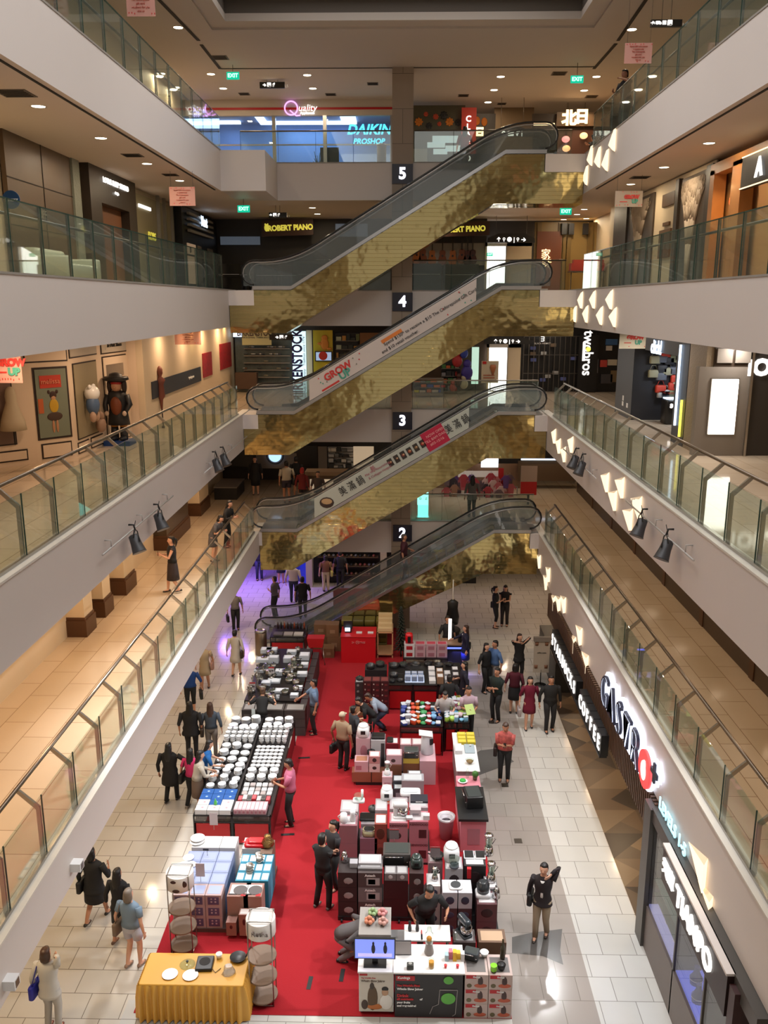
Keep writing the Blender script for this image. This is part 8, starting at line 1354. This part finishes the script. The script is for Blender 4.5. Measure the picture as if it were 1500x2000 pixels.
# --- white side counters ---
t = thing('side_counter', 'narrow white counter with yellow boxes along the tiles', 'counter', (1.72, 20.9, .014)); MB().box((1.45, 19.75, .014), (1.98, 21.7, .88)).build('body', K(S(150, 130, 134)), t, world=True); MB().box((1.42, 19.72, .88), (2.01, 21.73, .9)).build('worktop', WHT, t, world=True)
for i in range(6): carton('yellow capsule box, row %s, %s the tiles' % (OR(i//2), ['away from', 'beside'][i % 2]), 1.66+.24*(i % 2), 21.55-.2*(i//2), .902, .22, .18, .07, S(196, 176, 40), top=S(214, 200, 80))
carton('white and dark box at the aisle edge of the white counter', 1.53, 20.75, .902, .18, .4, .1, WH, top=S(230, 230, 232)); blob('sample_tray', 'tray', 'pale tray of sample cups on the white counter', 1.83, 20.85, .902, [('tray', K(S(160, 176, 184)), 'r', (-.13, -.25, 0), (.13, .25, .02), .02), ('sample_cup', WM, 'l', [(.02, .02), (.03, .06)], (.03, .1, 0))]); blob('glass_bowl', 'bowl', 'glass bowl of brown snacks on the white counter', 1.78, 20.1, .902, [('bowl', GL, 'l', [(.05, 0), (.11, .1), (.1, .1)]), ('snacks', K(S(150, 110, 60)), 'l', [(.06, .02), (.09, .07), (.02, .09)])])
t = thing('side_counter', 'black topped counter with pink base near the trash bin', 'counter', (1.68, 18.3, .014)); MB().box((1.4, 17.7, .014), (1.98, 19.6, .84)).build('body', K(S(206, 130, 144)), t, world=True); MB().box((1.34, 17.62, .84), (2.02, 19.0, .9)).build('worktop', BLK, t, world=True); MB().box((1.56, 17.69, .2), (1.84, 17.7, .6)).build('printed_emblem', K(S(170, 120, 132)), t, world=True)
toaster('glossy black oven on the black topped counter', 1.72, 18.3, .902, BLK, 1.1, -1.45); blob('salad_plate', 'plate', 'green salad plate beside the bottle on the counter', 1.55, 19.3, .862, [('plate', WM, 'l', [(.1, 0), (.12, .02)]), ('green_salad', K(S(50, 170, 70)), 'l', [(.08, .02), (.07, .05), (.02, .06)])])
blob('water_bottle', 'bottle', 'clear plastic bottle behind the green salad plate', 1.68, 19.5, .862, [('bottle_body', GL, 'l', [(.04, 0), (.045, .02), (.04, .18), (.015, .22), (.015, .25)])]); blob('potted_herb', 'plant', 'green potted herb at the counter edge', 1.86, 19.4, .862, [('herb', K(S(60, 110, 40)), 'e', (0, 0, .14), (.08, .08, .09)), ('pot', K(S(90, 80, 60)), 'l', [(.05, 0), (.06, .09)])])
t = thing('trash_bin', 'round white bin with a bag liner on the carpet', 'bin', (1.1, 18.25, .014)); MB().lathe([(.14, 0), (.19, .55), (.2, .56), (.18, .56), (.13, .02)], n=22).build('bin_body', mat('bin_white', S(206, 200, 206), .4), t); MB().lathe([(.2, .5), (.21, .57), (.17, .52)], n=22, cap=False).build('liner', WHT, t); MB().lathe([(.12, .44), (.02, .5)], (0, 0, 0), 12).build('rubbish', K(S(60, 50, 60)), t)
# --- juicer demonstration counter ---
t = thing('demo_counter', 'demonstration counter with black juicer banner and white top', 'counter', (.52, 13.2, .014)); MB().box((-.07, 12.9, .014), (1.12, 13.55, .93)).build('counter_body', GR3 and K(S(46, 38, 40)), t, world=True); MB().box((-.09, 12.87, .93), (1.15, 13.57, .96)).build('worktop', mat('lit_worktop', (.92, .92, .92), .3), t, world=True)
qprint(t, -.07, 1.12, 12.895, .03, .92, mat('banner_black', S(38, 34, 36), .45), 'banner_print'); yb = 12.885
def bt(s_, sz, m_, x, z, b=.004): text(s_, sz, m_, t, (x, yb, z), align='LEFT', ext=.001, bold=b)
KR = K(S(190, 30, 36)); qprint(t, -.05, .28, yb+.004, .78, .88, RED); bt("Kuvings", .07, WT, -.02, .84, .002); bt("The World's First", .055, KR, -.03, .68); bt('Whole Slow Juicer', .06, WT, -.03, .61, .003); bt('Drink', .085, KR, -.03, .47, .004); bt('all nutrients', .06, KR, -.03, .40); bt('of', .055, WT, .37, .40); bt('your fruits', .055, WT, -.03, .33, .003); bt('and vegetables!', .055, WT, -.03, .26, .003)
for z, r_ in ((.8, .09), (.42, .13)): MB().ell((.87, yb, z), (r_, .006, r_*.9), 18, 8).build('printed_apple', K(S(96, 180, 70), .4), t, loc=-wloc(t))
MB().tube([(.72, yb, .6), (.7, yb, .3), (.6, yb, .25), (.55, yb, .1)], .006, 4).tube([(1.03, yb, .6), (1.0, yb, .1), (.95, yb, .06)], .006, 4).tube([(.72, yb, .6), (1.03, yb, .6)], .01, 4).build('printed_jug_outline', K(S(170, 165, 165)), t, world=True)
t = thing('poster_cabinet', 'wheeled cabinet with child and juicer poster under the television', 'cabinet', (-.39, 13.2, .014)); MB().box((-.7, 12.93, .09), (-.09, 13.5, .9)).build('cabinet_body', WM, t, world=True); MB().box((-.72, 12.91, .9), (-.08, 13.52, .93)).build('cabinet_top', WHT, t, world=True); yb = 12.92
qprint(t, -.69, -.1, 12.928, .1, .89, mat('poster_cream', S(206, 198, 186), .5), 'poster_print'); qprint(t, -.69, -.55, 12.924, .84, .88, RED); bt("The World's First", .035, KR, -.66, .79, .001); bt('Whole Slow Juicer', .055, K(S(110, 96, 84)), -.66, .73, .003)
for x, z, w_, h_, c_ in ((-.46, .38, .09, .26, S(90, 66, 40)), (-.47, .62, .04, .08, S(60, 46, 36)), (-.24, .5, .06, .08, S(190, 150, 120)), (-.24, .57, .06, .05, S(30, 22, 20)), (-.22, .3, .12, .16, S(230, 226, 220)), (-.42, .2, .14, .06, S(190, 110, 50)), (-.6, .24, .06, .1, S(70, 50, 40))): MB().ell((x, 12.92, z), (w_, .005, h_), 14, 8).build('printed_shape', K(c_, .5), t, loc=-wloc(t))
for x in (-.66, -.14): MB().lathe([(.03, -.015), (.03, .015)], (x, 13.0, .045), 12, M=Matrix.Rotation(R(90), 4, 'Y')).build('wheel', BLK, t, loc=-wloc(t))
t = thing('television', 'television with a blue-violet juicer picture on the cabinet', 'television', (-.42, 13.1, .932)); MB().box((-.37, -.02, .12), (.36, .02, .54)).build('frame', BLK, t); MB().box((-.35, -.025, .14), (.34, -.02, .52)).build('screen', E_('tv_blue', (.22, .3, .95), .85), t); MB().box((-.2, -.1, 0), (.2, .1, .02)).box((-.05, -.01, .02), (.05, .02, .14)).build('stand', BLK, t)
for x in (-.03, .18): MB().ell((x, -.027, .33), (.035, .003, .1), 10, 6).ell((x, -.027, .44), (.02, .003, .04), 8, 5).build('screen_juicer', K(S(40, 40, 60)), t)
MB().box((-.3, -.028, .17), (.3, -.025, .24)).build('screen_band', E_('tv_band', (.55, .5, .9), .8), t)
for c in range(2):
    for l in range(3):
        x = 1.36+.42*c; carton('white Kuvings juicer carton, %s column, %s from the floor'.replace('Kuvings ', '') % (['inner', 'tile side'][c], OR(l)), x, 13.15, .014+.3*l, .41, .5, .296, S(196, 176, 170), ((.05, .48, .74, .98, S(186, 26, 36)), (.55, .78, .15, .9, S(70, 46, 44), 1), (.4, .95, .1, .4, S(190, 90, 60), 1), (.08, .3, .1, .4, S(100, 90, 60), 1)), txt='Kuvings', tsz=.04, ty=.86, top=S(110, 106, 104) if l == 2 else None)
t = thing('juicer', 'tall slow juicer with fruit on the lit demonstration counter', 'juicer', (.54, 13.35, .962)); MB().lathe([(.08, 0), (.09, .03), (.06, .2), (.07, .22)], n=16).build('motor_base', K(S(120, 110, 104), .3), t); MB().lathe([(.07, .22), (.075, .4), (.045, .42), (.045, .52)], n=16).build('juicing_bowl', GL, t); MB().ell((0, 0, .3), (.05, .05, .05)).build('fruit_pulp', K(S(220, 140, 40)), t)
blob('fruit_jar', 'jar', 'clear jar of orange fruit in front of the slow juicer', .57, 13.0, .962, [('jar', GL, 'l', [(.05, 0), (.055, .16), (.05, .16)]), ('fruit', K(S(220, 150, 40)), 'l', [(.045, .005), (.045, .13)])])
p = (-.05, 13.35, .962); blob('glass_lid_box', 'box', 'clear framed tray panel beside the television', .02, 13.3, .962, [('frame', K(S(80, 80, 84)), 'b', (-.1, -.01, 0), (.2, .01, .3)), ('sheet', K(S(190, 184, 184)), 'b', (-.09, -.015, .02), (.19, -.01, .28))]); blob('coffee_tin', 'tin', 'small dark square tin on the counter edge', .2, 12.98, .962, [('tin', K(S(60, 62, 60)), 'r', (-.06, -.05, 0), (.06, .05, .09), .015), ('lid', K(S(150, 150, 146)), 'l', [(.035, .09), (.03, .1)])])
for i, (x, y, c_) in enumerate(((.82, 13.0, S(210, 60, 60)), (1.03, 13.0, S(200, 50, 60)))): blob('sample_cup', 'cup', 'small red sample cup, %s to the yellow packs' % ['further', 'nearer'][i], x, y, .962, [('cup_body', K(c_, .4), 'l', [(.02, 0), (.028, .06), (.024, .06)])])
for i in range(5): carton('%s snack pack on the demonstration counter' % ['pale blue', 'pink', 'yellow tilted', 'yellow', 'white cup'][i], .85+.07*i, 13.2+.05*(i % 2), .962, .065, .1, .12+.03*(i % 3), [S(170, 200, 210), S(210, 120, 140), S(226, 180, 40), S(230, 190, 60), WH][i], name='snack_pack')
t = thing('demo_table', 'small white rear table with knife and bottles by the staff man', 'table', (.6, 13.95, .014)); MB().box((.1, 13.7, .9), (.95, 14.12, .93)).build('tabletop', mat('lit_worktop'), t, world=True)
for x in (.14, .9):
    for y in (13.74, 14.08): MB().tube([(x, y, .014), (x, y, .9)], .018).build('leg', STEEL, t, world=True)
for i, (x, m_) in enumerate(((.2, BLK), (.34, BLK))): blob('pepper_mill', 'mill', 'black %s on the rear demo table' % ['mill', 'flask'][i], x, 13.95, .932, [('mill_body', m_, 'l', [(.03, 0), (.035, .05), (.022, .16), (.03, .2)])])
blob('kitchen_knife', 'knife', 'red handled knife lying on the rear demo table', .42, 13.85, .934, [('handle', K(S(190, 60, 50)), 't', [(0, .1, .01), (.0, .0, .01)], .012), ('blade', SM, 'b', (-.015, -.14, .005), (.015, 0, .01))]); blob('water_bottle', 'bottle', 'clear bottle with white cap at the counter end', 1.03, 13.66, .962, [('bottle_body', GL, 'l', [(.035, 0), (.035, .14), (.012, .17)]), ('cap', WM, 'l', [(.014, .17), (.014, .19)])])
# crate with fruit bags, stool
t = thing('storage_crate', 'large grey plastic crate column with bags of fruit on top', 'crate', (-.42, 14.0, .014)); MB().box((-.72, 13.85, .014), (-.18, 14.55, .9)).build('crate_body', K(S(170, 176, 180)), t, world=True); MB().box((-.75, 13.82, .9), (-.15, 14.58, .94)).build('crate_lid', K(S(150, 146, 142)), t, world=True)
for i, (x, y, c_, n_) in enumerate(((-.5, 14.35, S(150, 180, 130), 'green'), (-.56, 14.12, S(214, 140, 110), 'orange'), (-.32, 14.35, S(214, 150, 150), 'pink'), (-.3, 14.1, S(206, 160, 150), 'pale red'))):
    t = thing('fruit_bag', 'clear bag of %s fruit on the grey crate' % n_, 'bag', (x, y, .956)); mb = MB()
    for k_ in range(5): mb.ell((.06*math.cos(k_*1.26), .06*math.sin(k_*1.26), .05), (.045, .045, .045), 8, 6)
    mb.ell((0, 0, .11), (.045, .045, .045), 8, 6); mb.build('fruit_heap', K(c_, .35), t)
t = thing('stool', 'grey square stool with a label between crate and demo table', 'stool', (-.02, 14.0, .014)); rbox(MB(), (-.17, -.2, .68), (.17, .2, .75), .06).build('seat', K(S(128, 126, 126)), t)
for x in (-.13, .13):
    for y in (-.15, .15): MB().tube([(x, y, .68), (x*1.15, y*1.15, .0)], .018).build('leg', STEEL, t)
# grill and pots on the tile-side end of the juicer counter
toaster('waffle maker in white case on the juicer cartons', 1.3, 13.3, .93, K((.05, .06, .07), .3), .55, -.3); blob('rice_bowl', 'bowl', 'white bowl with red inside on the juicer cartons', 1.53, 13.35, .926, [('bowl', WM, 'l', [(.05, 0), (.08, .08), (.07, .08)]), ('red_inside', KR, 'l', [(.05, .05), (.068, .075)])])
blob('wine_bottle', 'bottle', 'dark tall bottle at the tile side of the juicer cartons', 1.85, 13.3, .926, [('bottle_body', K((.05, .04, .02), .15), 'l', [(.045, 0), (.05, .02), (.045, .22), (.018, .3), (.018, .38)])]); blob('juicer_cup', 'cup', 'bright lime green juicer cup on the front cartons', 1.66, 12.98, .926, [('cup', K(S(130, 210, 40), .3), 'l', [(.04, 0), (.06, .04), (.05, .1), (.06, .12)]), ('base', BLK, 'l', [(.05, 0), (.05, .012)])]); blob('pan', 'pan', 'black pot at the end of the juicer cartons', 1.8, 13.05, .926, [('pot_body', BLK, 'l', [(.06, 0), (.08, .08), (.03, .1)])])
carton('brown carton with open flap behind the juicer cartons', 1.7, 13.75, .014, .5, .35, 1.0, S(110, 84, 66), top=S(190, 160, 130)); carton('dark pan carton between the blender block and counter', 1.2, 13.8, .014, .4, .35, .95, S(70, 60, 60), top=S(150, 150, 152)); mixer('dark glossy mixer on the pan carton', 1.2, 13.85, .968, K((.03, .04, .05), .15), .5)
